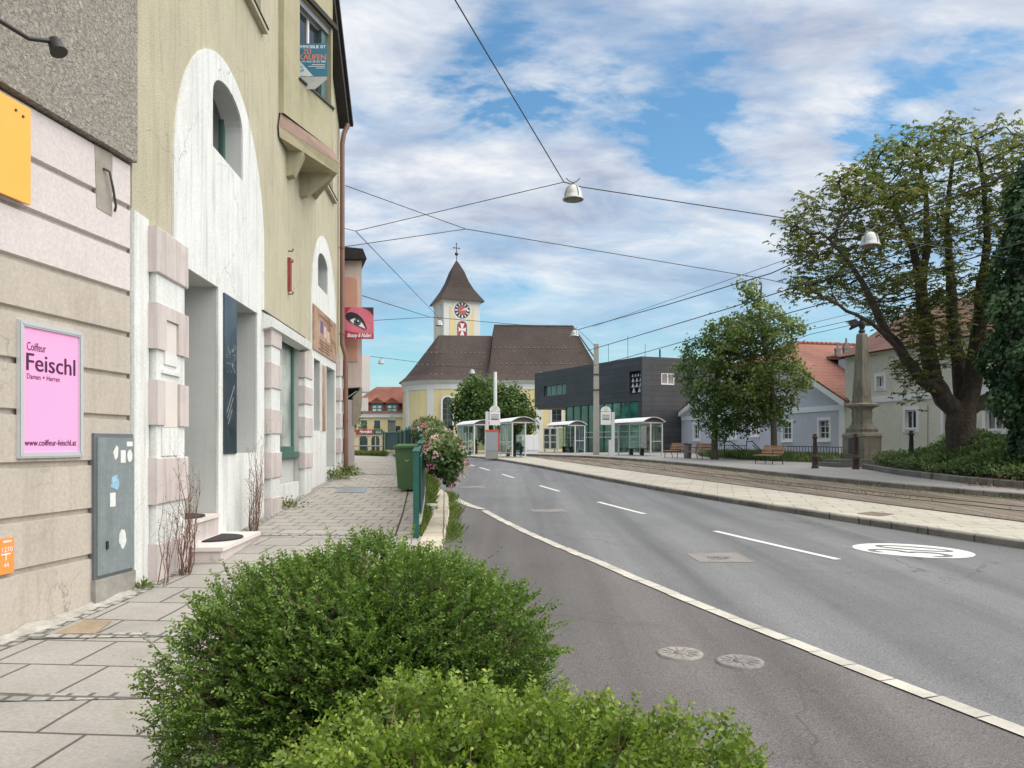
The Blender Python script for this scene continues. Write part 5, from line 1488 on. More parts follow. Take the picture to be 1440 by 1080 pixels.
E = [(0, 1), (1, 2), (2, 3), (3, 4), (4, 5), (5, 6)]
for s in (-1, 1):
    b = len(J)
    J += [((.04, .10*s, .55), .105), ((.42, .13*s, .56), .075), ((.38, .12*s, .28), .055), ((.36, .12*s, .09), .042), ((.46, .13*s, .04), .04), ((.56, .13*s, .03), .032)]
    E += [(0, b), (b, b+1), (b+1, b+2), (b+2, b+3), (b+3, b+4), (b+4, b+5)]
    c = len(J)
    J += [((.23, .19*s, .90), .065), ((.34, .25*s, .68), .048), ((.54, .10*s, .60), .036), ((.61, .06*s, .56), .03)]
    E += [(2, c), (c, c+1), (c+1, c+2), (c+2, c+3)]
    h = len(J)
    for k in range(4):
        J += [((.66, .06*s+(.025*(k-1.5)), .535), .010), ((.70-.006*abs(k-1.5), .06*s+.025*(k-1.5), .505), .009)]
        E += [(c+3, h+2*k), (h+2*k, h+2*k+1)]
    J += [((.63, .02*s, .56), .011)]; E += [(c+3, len(J)-1)]
def pick(c):
    if c.z < .11: return 3
    if c.x > .50 and c.z > .4: return 0
    if c.z < .64 and not (c.x > .28 and abs(c.y) > .17): return 1
    if c.z > 1.03: return 0
    return 2
skin_body('body', J, E, [MAT['skin'], MAT['denim'], MAT['navy'], MAT['shoe']], pick, pt)
mb = MB(); mb.lathe([(0, -.13), (.075, -.10), (.108, -.03), (.112, .03), (.09, .09), (0, .12)], (0, 0, 0), 14)
mb.v = [(x*1.0+.345, y, z+1.225) for x, y, z in mb.v]
hr = mb.build('hair', M('brown_hair', (.04, .022, .015), .7, .3, 30)); hr.parent = pt

# ---- masts
t = thing('concrete_mast', 'tall square concrete tram mast beside the second stop sign', 'mast', zp(P(838, 640, 54), .16))
mb = MB(); b_ = zp(P(838.5, 640, 54), .16); h = P(0, 484, 54).z-b_.z
r0, r1 = .265, .20
mb.lathe([(r0*1.2, 0), (r1*1.2, h)], b_, 4, smooth=False, rot=R(38)); mb.build('shaft', M('mast_concrete', (.34, .32, .29), .9, .12, 2, bs=25, streak=.3, grime=.25), t)
mb = MB()
for z in (h*.58, h*.72): mb.lathe([(.34, 0), (.34, .07)], b_+Vector((0, 0, z)), 4, smooth=False, rot=R(38))
mb.build('clamp', MAT['dark'], t)
t = thing('steel_mast', 'slim grey mast rising behind the first stop sign', 'mast', zp(P(697, 640, 58), .12))
b_ = zp(P(696.5, 640, 58), .12); h = P(0, 523, 58).z-b_.z
mb = MB(); mb.lathe([(.16, 0), (.12, h), (0, h)], b_, 10); mb.build('shaft', M('mast_grey', (.42, .43, .42), .7, .1, 3), t)
mb = MB(); mb.lathe([(.24, 0), (.22, .3), (.17, .34)], b_, 10); mb.build('base', M('mast_foot', (.30, .31, .30), .7, .1, 3), t)

# ---- benches
MAT['slat'] = M('bench_wood', (.34, .19, .10), .65, .35, 5, obj=True)
MAT['slat2'] = M('bench_wood_pale', (.43, .27, .16), .65, .3, 5, obj=True)
def bench(label):
    t = thing('park_bench', label, 'bench', (0, 0, 0), group='wooden benches on the platform')
    L = 1.7      # local: length along y, faces -x
    mb = MB()
    for k in range(4): mb.box((-.10-.115*k, 0, .45-.008*k), (.10, L, .035), k % 2)
    mb.build('seat', [MAT['slat'], MAT['slat2']], t)
    mb = MB()
    for k in range(4): mb.box((.02+.035*k, 0, .56+.098*k), (.035, L, .088), k % 2)
    mb.build('backrest', [MAT['slat2'], MAT['slat']], t)
    for y in (-L/2+.15, L/2-.15):
        mb = MB()
        mb.tube([(-.48, y, 0), (-.45, y, .2), (-.47, y, .42), (-.05, y, .43), (.03, y, .5), (.16, y, .92)], .022, 8)
        mb.tube([(-.05, y, .43), (.02, y, .2), (.12, y, 0)], .022, 8)
        mb.tube([(-.46, y, .42), (-.47, y, .66), (-.40, y, .68), (.06, y, .66)], .018, 8)
        mb.build('frame', MAT['dark'], t)
    return t
b1 = bench('wooden bench with black iron frame nearest the tree, right of the other two')
def put_bench(b, px, Y, ang):
    q = P(px, 640, Y); b.location = zp(q, .16); b.rotation_euler = (0, 0, ang)
put_bench(b1, 1086, 37.5, R(16)); b1['label'] = 'wooden bench with dark iron frame right of the stair railing'
b2 = copy_tree(b1); b2['label'] = 'wooden bench between the grey litter bin and the tree trunk'; put_bench(b2, 988, 44.5, R(18))
b3 = copy_tree(b1); b3['label'] = 'wooden bench between the far platform shelter and the litter bin'; put_bench(b3, 953, 46.5, R(20))
t = thing('litter_bin', 'round grey litter bin between two wooden benches', 'litter bin', zp(P(967, 640, 45.5), .16))
mb = MB(); mb.lathe([(.20, 0), (.22, .05), (.23, .75), (.24, .82), (.20, .82), (.19, .5), (0, .5)], t.location, 16); mb.build('body', M('bin_concrete', (.22, .20, .18), .9, .2, 6), t)
mb = MB(); mb.lathe([(.245, .80), (.25, .86), (.20, .88)], t.location, 16); mb.build('rim', MAT['dark'], t)

# ---- bollards
MAT['rustiron'] = M('rusty_iron', (.075, .042, .032), .7, .3, 6, bs=40)
MAT['blackiron'] = M('black_iron', (.028, .026, .026), .6, .3, 6)
def bollard(label, px, Y, H, mat, off):
    q = P(px, 640, Y)
    t = thing('bollard', label, 'bollard', Vector((q.x, Y, zr(Y)+off)), group='old cast-iron bollards')
    prof = [(.15, 0), (.15, .06), (.125, .10), (.12, .40), (.165, .43), (.165, .50), (.12, .54), (.10, .62), (.075, H-.16), (.12, H-.12), (.12, H-.07), (.085, H-.05), (.07, H)]
    mb = MB(); mb.lathe(prof+[(0, H)], t.location, 14); mb.build('shaft', mat, t)
    mb = MB(); mb.lathe([(.07, H-.01), (.09, H+.02), (.05, H+.06), (0, H+.07)], t.location, 14); mb.build('cap', mat, t)
bollard('rust-brown cast-iron bollard on the platform left of the obelisk', 1146, 33.0, 1.42, MAT['rustiron'], .16)
bollard('dark brown bollard standing right in front of the obelisk', 1203.5, 32.2, 1.44, MAT['rustiron'], .16)
bollard('black bollard rising from the green bed left of the big tree trunk', 1281.5, 31.0, 1.52, MAT['blackiron'], .2)

# ---- obelisk
MAT['stone'] = M('weathered_stone', (.21, .19, .15), .95, .2, 1.6, bs=18, bst=.7, bd=.04, streak=.8, grime=.85, fine=18, dark=(.06, .055, .042))
OB = thing('obelisk', 'weathered stone obelisk with bronze eagle on top and stepped plinth', 'monument', zp(P(1212, 640, 35), .16))
o0 = Vector(OB.location); zo = lambda y: CAMZ+(HY-y)/FPX*35-o0.z
ro = R(25); KO = .87
def blk(prof, n=4, name='block', mat=None, rot=None):
    mb = MB(); mb.lathe([(r*1.41421*KO if n == 4 else r, z) for r, z in prof], o0, n, smooth=False, rot=(ro if rot is None else rot)+R(45)); return mb.build(name, mat or MAT['stone'], OB)
mb = MB(); mb.box(o0+Vector((-.45, -.1, .09)), (2.7, 1.9, .18), rz=R(10)); mb.box(o0+Vector((-.3, -.05, .25)), (2.3, 1.6, .14), rz=R(10)); mb.build('step', M('step_stone', (.15, .14, .125), .9, .25, 3, bs=20, grime=.5), OB)
blk([(.72, .2), (.72, .3), (.66, .34), (.66, zo(612)-.1), (.70, zo(612)-.05), (.66, zo(610)), (.54, zo(608)), (.54, zo(605)), (.56, zo(604)), (.52, zo(602)), (0, zo(602))], name='plinth')
blk([(.46, zo(602)), (.36, zo(596)), (.33, zo(590)), (.36, zo(583)), (.34, zo(577)), (.40, zo(574)), (0, zo(574))], name='pedestal')
blk([(.42, zo(574)), (.58, zo(571.5)), (.60, zo(569)), (.44, zo(567)), (0, zo(567))], name='cornice')
blk([(.36, zo(567)), (.335, zo(562)), (.325, zo(560)), (.19, zo(471)), (.15, zo(469)), (0, zo(468))], name='shaft')
fO = frame(o0, (math.cos(ro+R(180)+R(0)), math.sin(ro+R(180)), 0)) if False else None
nL = Vector((math.cos(ro+R(180)), math.sin(ro+R(180)), 0))     # left-front face
fO = frame(o0, Vector((-nL.y, nL.x, 0)), n=nL)
mb = MB(); mb.fbox(fO, -.30, .30, .52, 1.30, .54, .61); mb.prism(ellipse(0, 1.30, .30, .16, 16), fO, .54, .605); nf = mb.build('niche_frame', MAT['stone'], OB)
mb = MB(); mb.fbox(fO, -.2, .2, .58, 1.28, .60, .62); mb.build('plaque', MAT['dark'], nf)
mb = MB(); rr = random.Random(8)
for k in range(7): mb.fbox(fO, -.16, .16-.05*rr.random(), .64+.085*k, .67+.085*k, .62, .624)
mb.build('inscription', M('worn_letters', (.09, .09, .10), .7, .3, 30), nf)
# bronze eagle, wings spread
MAT['bronze'] = M('dark_bronze', (.028, .026, .024), .55, .3, 8)
ez = o0+Vector((0, 0, zo(468)))
mb = MB(); mb.lathe([(.13, 0), (.15, .08), (.10, .16), (0, .17)], ez, 10)
mb.tube([ez+Vector((0, 0, .1)), ez+Vector((.0, -.02, .25)), ez+Vector((-.02, -.03, .45)), ez+Vector((-.04, -.06, .58)), ez+Vector((-.09, -.1, .66)), ez+Vector((-.17, -.12, .62))], [.06, .13, .15, .09, .07, .012], 10)
for s, tipx, tipz in ((-1, -.74, .50), (1, .58, .74)):
    for k in range(7):
        f_ = k/6
        a = ez+Vector((s*.08, .02, .42-.05*f_)); m_ = ez+Vector((s*(.28+.04*k), .05, .60-.07*k if s < 0 else .62-.04*k)); e_ = ez+Vector((tipx*(1-.5*f_), .08, tipz-.42*f_*(.6 if s < 0 else 1)))
        mb.tube([a, m_, e_], [.06, .055, .012], 6)
mb.tube([ez+Vector((0, .05, .25)), ez+Vector((.05, .16, .05))], [.09, .03], 8)
mb.build('eagle', MAT['bronze'], OB)

# ---- railings by the lavender house
def iron_railing(label, pts, h, step, sub=0):
    t = thing('iron_railing', label, 'railing', pts[0])
    mb = MB()
    for z in (h, h*.15):
        mb.tube([p+Vector((0, 0, z)) for p in pts], .02, 6)
    mb.build('rails', MAT['black'], t)
    mb = MB()
    for a, b in zip(pts, pts[1:]):
        n = max(1, int((b-a).length/step))
        for i in range(n):
            p = a.lerp(b, i/n); mb.box(p+Vector((0, 0, h*.5)), (.022, .022, h))
    ob_ = mb.build('bars', MAT['black'], t)
    return t
gp = lambda px, Y, dz=0: zp(P(px, 640, Y), .16+dz)
iron_railing('low black iron railing along the lavender house left of the stairs', [gp(985, 49), gp(1050, 46.3)], .75, .16)
iron_railing('low black iron railing between the right bench and the obelisk', [gp(1088, 42.5), gp(1150, 40.5), gp(1192, 39)], .78, .17)
for k, (xa, xb, Ya) in enumerate(((1019, 1058, 45.0), (1050, 1078, 44.6))):
    t = thing('stair_railing', ('black stair handrail descending behind the tree trunk, the left one', 'black stair handrail beside the right bench, the right one')[k], 'railing', gp(xa, Ya), group='stair handrails')
    a = gp(xa, Ya, 1.02); b = gp((xa+xb)/2, Ya-.3, .95); 
    a0 = gp(xa, Ya); e = gp(xb, Ya-.5, .20)
    mb = MB(); st_ = gp(xa+8, Ya-.1, 1.0)
    mb.tube([gp(xa-1, Ya, 1.0), st_, e], .028, 8); mb.tube([a0, gp(xa, Ya, 1.0)], .025, 8); mb.tube([gp(xb, Ya-.5), e], .025, 8)
    mb.tube([gp(xa+8, Ya-.1, .82), gp(xb, Ya-.5, .05)], .02, 8)
    mb.build('handrail', MAT['black'], t)
    mb = MB()
    for i in range(1, 6):
        f_ = i/6; q = st_.lerp(e, f_); mb.tube([Vector((q.x, q.y, zr(q.y)+.1)), q], .013, 6)
    mb.build('balusters', MAT['black'], t)

# ---- white enclosure, traffic lights, wayside post
t = thing('white_cabinet', 'large pale utility cabinet right of the island shelter', 'cabinet', gp(746, 58))
q = gp(734, 58); q1 = gp(757.5, 59.5)
fC = frame(Vector((q.x, q.y, zr(58)+.16)), Vector((q1.x-q.x, q1.y-q.y, 0))); wC = Vector((q1.x-q.x, q1.y-q.y)).length
mb = MB(); mb.fbox(fC, 0, wC, .22, 1.42, -.6, 0, 0); mb.fbox(fC, .05, wC-.05, 0, .22, -.55, -.04, 0); mb.build('casing', M('cabinet_white', (.55, .57, .59), .5, .05, 2), t)
for i in range(3):
    mb = MB(); mb.fbox(fC, wC*i/3+.02, wC*(i+1)/3-.02, .26, 1.38, -.01, .015); mb.build('door', M('cabinet_door', (.58, .60, .62), .5, .05, 2) if 'cd' not in MAT else MAT['cd'], t)
    MAT['cd'] = bpy.data.materials['cabinet_door']
for px, py, Y, lab in ((559.5, 608, 70, 'black traffic light head seen from behind, left of the church corner'), (634, 608, 66, 'black traffic light between the flowers and the leftmost shelter')):
    q = P(px, py, Y); z0 = zr(Y)
    t = thing('traffic_light', lab, 'traffic light', Vector((q.x, Y, z0)), group='traffic lights by the church')
    mb = MB(); mb.tube([(q.x+.12, Y, z0), (q.x+.12, Y, q.z+.5)], .06, 8); mb.build('pole', MAT['dark'], t)
    mb = MB(); mb.box((q.x, Y, q.z), (.34, .3, 1.0)); mb.box((q.x, Y+.02, q.z), (.46, .03, 1.15)); hd = mb.build('signal_head', MAT['black'], t)
    mb = MB()
    for k in (-.3, 0, .3): mb.tube([(q.x-.17, Y-.16, q.z+k), (q.x-.17, Y-.36, q.z+k+.02)], .11, 8, cap=False)
    mb.build('visor', MAT['black'], hd)
q = P(551, 612, 66)
t = thing('wayside_shrine', 'slender stone wayside post with a small gabled head before the church', 'monument', Vector((q.x, 66, zr(66))))
mb = MB(); mb.box((q.x, 66, (q.z+zr(66))/2), (.26, .26, q.z-zr(66)+.4)); mb.build('shaft', M('shrine_stone', (.30, .26, .18), .9, .2, 4), t)
mb = MB(); mb.box((q.x, 66, q.z+.75), (.62, .5, 1.0)); mb.lathe([(.5, 1.25), (0, 1.75)], (q.x, 66, q.z), 4, smooth=False, rot=R(45)); mb.build('head', M('shrine_head', (.10, .12, .10), .8, .2, 4), t)

# ================================================================== green railing along the pavement
MAT['green'] = M('green_paint', (.012, .085, .07), .42, .18, 3, grime=.15, dark=(.10, .16, .14))
MAT['green_d'] = M('green_panel', (.010, .055, .048), .5, .2, 3)
MAT['galv'] = M('galvanised', (.38, .39, .38), .5, .15, 6, metal=.3)
RL = thing('green_railing', 'dark green panelled railing between pavement and road, curving away to the left', 'railing', (-1.42, 11.4, hp(11.4)))
Yf = [11.4, 13.6, 15.9, 18.4, 21.2, 24.4, 28.0, 31.6, 35.0, 38.0, 40.2]
fp = [Vector((fenceX(Y), Y, hp(Y))) for Y in Yf]
for i, p in enumerate(fp):
    mb = MB(); mb.box(p+Vector((0, 0, .63)), (.085, .11, 1.30), rz=.1)
    q = [Vector((x, y, z)) for z, w in ((1.28, 1), (1.34, .3)) for x, y in ((-.055*w, -.07*w), (.055*w, -.07*w), (.055*w, .07*w), (-.055*w, .07*w))]
    mb.add([p+v for v in q], [(0, 1, 5, 4), (1, 2, 6, 5), (2, 3, 7, 6), (3, 0, 4, 7), (4, 5, 6, 7)]); mb.build('post', MAT['green'], RL)
for i in range(len(fp)-1):
    a, b = fp[i], fp[i+1]; d = (b-a).normalized(); l = (b-a).length
    f = frame(a, d, n=Vector((d.y, -d.x, 0)).normalized(), up=(0, 0, 1))
    mb = MB(); mb.fbox(f, .06, l-.06, .34, 1.20, .055, .075); n_ = int(l/.14)
    for k in range(n_): mb.fbox(f, .06+(l-.12)*k/n_+.01, .06+(l-.12)*(k+1)/n_-.01, .36, 1.18, .048, .056)
    mb.build('panel', MAT['green_d'], RL)
    mb = MB(); mb.tube([a+Vector((0, 0, 1.22)), b+Vector((0, 0, 1.22))], .03, 8); mb.build('top_rail', MAT['green'], RL)
    mb = MB(); mb.tube([a+Vector((.05, 0, .22)), b+Vector((.05, 0, .22))], .028, 8); mb.build('bottom_rail', MAT['galv'], RL)
GR = thing('galvanised_railing', 'bare galvanised pipe railing at the end of the pavement below the inn', 'railing', (-7.5, 41.2, hp(41)))
pts = [Vector((fenceX(40.4), 40.4, .94)), Vector((-7.7, 42, .95)), Vector((-8.7, 43, .95)), Vector((-9.8, 44, .95))]
mb = MB()
for z in (1.08, .52): mb.tube([p+Vector((0, 0, z)) for p in pts], .032, 8)
mb.build('rails', MAT['galv'], GR)
for k in range(6):
    f_ = k/5*(len(pts)-1); i = min(int(f_), len(pts)-2); p = pts[i].lerp(pts[i+1], f_-i)
    mb = MB(); mb.tube([p-Vector((0, 0, .1)), p+Vector((0, 0, 1.08))], .032, 8); mb.build('post', MAT['galv'], GR)

# ---- wheelie bin
wb = thing('wheelie_bin', 'green plastic wheelie bin standing against the green railing', 'bin', (0, 0, 0))
MAT['binplastic'] = M('green_plastic', (.055, .125, .045), .42, .08, 4, bs=120, bst=.15, bd=.003)
def taper(mb, w0, d0, w1, d1, z0, z1, yo=0): mb.hexa([Vector((x*w/2, y*d/2+yo, z)) for w, d, z in ((w0, d0, z0), (w1, d1, z1)) for y in (-1, 1) for x in (-1, 1)])
mb = MB(); taper(mb, .46, .52, .56, .66, .05, .93); taper(mb, .60, .70, .60, .70, .93, .965); mb.build('body', MAT['binplastic'], wb)
mb = MB(); taper(mb, .62, .74, .60, .72, .97, 1.01); taper(mb, .56, .66, .44, .5, 1.01, 1.05); mb.box((0, -.385, .985), (.3, .04, .04)); mb.build('lid', MAT['binplastic'], wb)
mb = MB(); mb.tube([(-.24, .40, .95), (-.24, .46, 1.0), (.24, .46, 1.0), (.24, .40, .95)], .018, 8); mb.build('handle', MAT['binplastic'], wb)
for s in (-1, 1):
    mb = MB(); mb.tube([(s*.27, .30, .10), (s*.33, .30, .10)], .10, 16); wh = mb.build('wheel', MAT['rubber'], wb)
    mb = MB(); mb.tube([(s*.265, .30, .10), (s*.335, .30, .10)], .05, 12); mb.build('hub', MAT['galv'], wh)
mb = MB(); mb.prism([(-.06, .70), (-.03, .67), (0, .66), (.03, .67), (.05, .71), (.03, .69), (0, .68), (-.03, .69)], frame((0, -.318, 0), (1, 0, 0)), 0, .006); mb.build('emblem', M('emblem_pale', (.35, .5, .35), .5, .1, 4), wb)
Yb_ = 17.3
q = P(578.5, 680, Yb_); wb.location = (q.x, Yb_, hp(Yb_)); wb.rotation_euler = (0, 0, R(-10))

# small pale kerb marker in the verge
t = thing('marker_stone', 'small white marker stone in the grass beside the green railing', 'stone', (-1.45, 15.6, hp(15.6)))
mb = MB(); q = Vector((-1.53, 14.6, .26)); mb.box(q, (.14, .10, .26)); mb.build('stone', M('pale_stone', (.58, .55, .47), .85, .15, 6), t)
mb = MB(); mb.box(q+Vector((0, 0, .145)), (.17, .13, .04)); mb.build('cap', MAT['white'], t)

# ================================================================== hanging lamps and overhead wires
MAT['lampshell'] = M('lamp_shell', (.40, .42, .41), .35, .06, 3, metal=.2)
MAT['lampdish'] = M('lamp_dish', (.12, .11, .095), .4, .2, 5)
def lamp(label, px, py, Y, r):
    p = P(px, py, Y)     # centre of the lower rim
    t = thing('hanging_lamp', label, 'street lamp', p, group='lamps hung from span wires')
    k = r/.26
    mb = MB(); mb.lathe([(.265*k, 0), (.27*k, .02*k), (.235*k, .05*k), (.225*k, .14*k), (.185*k, .26*k), (.12*k, .34*k), (.05*k, .37*k), (0, .375*k)], p, 22)
    sh = mb.build('shell', MAT['lampshell'], t)
    mb = MB()
    for a in (0, math.pi/2, math.pi, -math.pi/2):
        d = Vector((math.cos(a+.5), math.sin(a+.5), 0))
        mb.tube([p+d*.232*k+Vector((0, 0, .05*k)), p+d*.228*k+Vector((0, 0, .14*k)), p+d*.19*k+Vector((0, 0, .265*k)), p+d*.06*k+Vector((0, 0, .385*k))], .013*k, 6)
    mb.tube([p+Vector((0, 0, .37*k)), p+Vector((0, 0, .44*k))], .03*k, 8)
    for s in (-1, 1): mb.tube([p+Vector((0, 0, .42*k)), p+Vector((s*.10*k, 0, .47*k)), p+Vector((s*.17*k, 0, .54*k))], .014*k, 6)
    mb.build('bracket', M('lamp_iron', (.16, .165, .16), .5, .15, 6) if 'li' not in MAT else MAT['li'], t)
    MAT['li'] = bpy.data.materials['lamp_iron']
    mb = MB(); mb.lathe([(.245*k, .008*k), (.23*k, -.012*k), (.12*k, -.03*k), (0, -.035*k)], p, 20); mb.build('dish', MAT['lampdish'], t)
    return p+Vector((0, 0, .53*k))
L1 = lamp('large bell-shaped lamp hanging in the open sky over the road', 806, 281, 18.0, .245)
L2 = lamp('white bell lamp hanging in front of the big chestnut crown', 1223.5, 346, 20.0, .255)
L3 = lamp('bell lamp hanging before the white church tower', 617.5, 458, 46, .24)
L4 = lamp('bell lamp hanging before the right end of the church roof', 808, 473, 44, .255)
L5 = lamp('small bell lamp hanging in the blue sky left of the church roof', 536, 511.5, 60, .24)
L6 = lamp('small bell lamp hanging before the brown choir roof', 664, 525.5, 60, .24)
MAT['wire'] = M('wire_black', (.03, .03, .033), .6, .1, 3)
def wire(label, pts, r, sag=0.0):
    P_ = []
    for i in range(len(pts)-1):
        for k in range(8):
            f_ = k/8; q = pts[i].lerp(pts[i+1], f_); q.z -= sag*4*f_*(1-f_); P_.append(q)
    P_.append(pts[-1])
    mb = MB(); mb.tube(P_, r, 5)
    return tag(mb.build('overhead_wire', MAT['wire']), label, 'wire', 'overhead wires of the tram street')
J1 = P(793, 256, 18.0)
W = P(640, 0, 12)
wire('wire rising steeply to the upper left from the large lamp', [J1, W, J1+(W-J1)*2.66], .012)
wire('wire from the large lamp to the end of the yellow house', [J1, P(500, 325, 22.0), P(484, 321, 21.6)], .010)
wire('wire carrying the large lamp and running right into the chestnut', [J1, P(818, 263, 18.1), P(1105, 307, 19.3), P(1223, 331, 20.0), P(1470, 372, 22.5)], .013)
mb = MB()
J2 = P(655, 322, 26)
wire('wire from the drainpipe down to the crossing above the church spire', [P(486, 261, 22.0), J2], .012)
wire('wire from low on the drainpipe up to the crossing above the church spire', [P(484, 347, 22.0), J2], .012)
wire('long wire from the crossing above the spire to the top of the linden', [J2, P(1075, 392, 31), P(1135, 405, 33), P(1300, 452, 38.5)], .014)
J3 = P(605, 446, 46); J4 = P(813, 463.5, 44)
wire('wire slanting down from the yellow house to the church tower', [P(500, 325, 22.0), P(603, 432, 46), L3], .013)
wire('wire from the pink house to the lamp before the tower', [P(507, 415, 26), J3, L3], .016)
wire('wire behind the eye sign running level to the tower lamp', [P(500, 452, 30), J3], .014)
wire('faint span wire across the church between two lamps', [J3, J4], .016)
wire('heavy wire rising right from the lamp at the church roof end', [J4, P(940, 428, 33), P(1085, 384, 26), P(1142, 358, 24), P(1470, 225, 17)], .019)
wire('thin wire running just above the heavy rising wire', [P(834, 459, 43.5), P(1000, 402, 31), P(1145, 351, 24.4), P(1470, 222, 17.4)], .010)
wire('short stay wire from the lamp down to the concrete mast', [J4, P(836, 486, 53.8)], .014)
cw = lambda x, y: P(x, y, 4.45*FPX/(HY-y))
wire('middle contact wire running behind the linden crown', [P(812, 497, 54), cw(840, 489), cw(1020, 435), cw(1108, 407), cw(1440, 300)], .016)
wire('lower contact wire above the dark modern building', [P(800, 522, 58), cw(873, 505), cw(990, 472), cw(1188, 452-33), cw(1440, 340)], .016)
wire('upper of three wires behind the obelisk eagle', [P(990, 505, 45), P(1135, 456, 36), P(1197, 441, 33), P(1440, 380, 24)], .010)
wire('middle of three wires behind the obelisk eagle', [P(990, 515, 45), P(1122, 467, 36), P(1190, 452, 33), P(1440, 392, 24)], .013)
wire('lowest of three wires behind the obelisk eagle', [P(990, 522, 45), P(1140, 470, 36), P(1202, 456, 33), P(1440, 398, 24)], .013)
wire('far span wire carrying the small lamp left of the church', [P(508, 500, 40), L5, P(640, 516, 60), L6, P(697, 524, 58)], .018)
wire('low wire crossing the choir wall below the eave', [P(500, 515, 42), P(590, 525, 60), P(690, 535, 62)], .014) if False else None
# ================================================================== foliage helpers (numpy)
def leaf_mesh(name, pos, ax, nrm, ln, wd, tint, mat, parent=None, fold=.25, droop=0.0):
    """one folded four-point leaf per row: pos base, ax direction, nrm leaf normal"""
    n = len(pos)
    ax = ax/np.linalg.norm(ax, axis=1, keepdims=True)
    side = np.cross(ax, nrm); side /= np.linalg.norm(side, axis=1, keepdims=True)+1e-9
    nn = np.cross(side, ax)
    ln = np.broadcast_to(ln, (n,))[:, None]; wd = np.broadcast_to(wd, (n,))[:, None]
    v = np.empty((n, 4, 3), np.float32)
    v[:, 0] = pos
    v[:, 2] = pos+ax*ln-np.array([0, 0, 1.])*droop*ln
    mid = pos+ax*ln*.52
    v[:, 1] = mid+side*wd*.5+nn*wd*fold
    v[:, 3] = mid-side*wd*.5+nn*wd*fold
    me = bpy.data.meshes.new(name)
    me.vertices.add(4*n); me.vertices.foreach_set('co', v.reshape(-1))
    me.loops.add(6*n); me.polygons.add(2*n)
    b = (np.arange(n)*4)[:, None]
    me.loops.foreach_set('vertex_index', (b+np.array([0, 1, 2, 0, 2, 3])).astype(np.int32).reshape(-1))
    me.polygons.foreach_set('loop_start', np.arange(0, 6*n, 3, dtype=np.int32))
    me.update(calc_edges=True)
    at = me.attributes.new('tint', 'FLOAT', 'POINT')
    at.data.foreach_set('value', np.repeat(tint, 4).astype(np.float32))
    me.materials.append(mat)
    o = bpy.data.objects.new(name, me); COL.objects.link(o)
    if parent is not None:
        o.parent = parent
        me.transform(wmat(parent).inverted())
    return o
def unit(n):
    v = rng.normal(size=(n, 3)); return v/np.linalg.norm(v, axis=1, keepdims=True)

def colonize(attr, nodes, parent, D, di, dk, iters, up=.0, jit=.12):
    """space colonisation: grow branches from the given nodes into the attractor cloud"""
    nodes = [np.array(p, float) for p in nodes]; parent = list(parent)
    A = np.array(attr, float)
    near = np.full(len(A), -1); nd = np.full(len(A), 1e9)
    done = 0
    for it in range(iters):
        if not len(A): break
        new = np.array(nodes[done:])
        if len(new):
            d = np.linalg.norm(A[:, None]-new[None], axis=2)
            j = d.argmin(1); m = d[np.arange(len(A)), j]
            k = m < nd
            nd[k] = m[k]; near[k] = j[k]+done
        done = len(nodes)
        keep = nd > dk
        A, near, nd = A[keep], near[keep], nd[keep]
        act = nd < di
        if not act.any(): break
        dirs = {}
        for a, k in zip(A[act], near[act]):
            v = a-nodes[k]; dirs.setdefault(k, np.zeros(3)); dirs[k] += v/np.linalg.norm(v)
        for k, v in dirs.items():
            v = v/(np.linalg.norm(v)+1e-9)+np.array([0, 0, up])+rng.normal(size=3)*jit
            v /= np.linalg.norm(v)
            nodes.append(nodes[k]+v*D); parent.append(k)
        if len(nodes) > 9000: break
    return np.array(nodes), np.array(parent)
def branch_mesh(name, nodes, parent, tip, expo, rmin, mat, obj_parent, rmax=None, fixed=None, sides=6):
    n = len(nodes)
    kids = [[] for _ in range(n)]
    for i in range(n):
        if parent[i] >= 0: kids[parent[i]].append(i)
    r = np.zeros(n)
    for i in range(n-1, -1, -1):
        r[i] = tip if not kids[i] else sum(r[k]**expo for k in kids[i])**(1/expo)
    if rmax: r = np.minimum(r*rmax/max(r[0], 1e-6), rmax) if r[0] > rmax else r
    if fixed is not None:
        for i, f in fixed.items(): r[i] = f
    mb = MB()
    starts = [(-1, i) for i in range(n) if parent[i] < 0]
    while starts:
        p, i = starts.pop()
        pts, rs = ([nodes[p]], [min(r[p], r[i]*1.15)]) if p >= 0 else ([], [])
        while True:
            pts.append(nodes[i]); rs.append(r[i])
            if not kids[i]: break
            ks = sorted(kids[i], key=lambda k: -r[k])
            for k in ks[1:]: starts.append((i, k))
            i = ks[0]
        if len(pts) > 1 and max(rs) >= rmin: mb.tube(pts, [float(x) for x in rs], sides if max(rs) > .03 else 4, cap=False)
    return mb.build(name, mat, obj_parent), r, kids
def in_poly(pts, poly):
    x, y = pts[:, 0], pts[:, 1]; c = np.zeros(len(pts), bool)
    j = len(poly)-1
    for i in range(len(poly)):
        xi, yi = poly[i]; xj, yj = poly[j]
        k = ((yi > y) != (yj > y)) & (x < (xj-xi)*(y-yi)/(yj-yi+1e-12)+xi)
        c ^= k; j = i
    return c
def poly_dist(pts, poly):
    d = np.full(len(pts), 1e9)
    for i in range(len(poly)):
        a = np.array(poly[i], float); b = np.array(poly[(i+1) % len(poly)], float)
        t = np.clip(((pts-a)@(b-a))/((b-a)@(b-a)), 0, 1)
        d = np.minimum(d, np.linalg.norm(pts-(a+t[:, None]*(b-a)), axis=1))
    return d
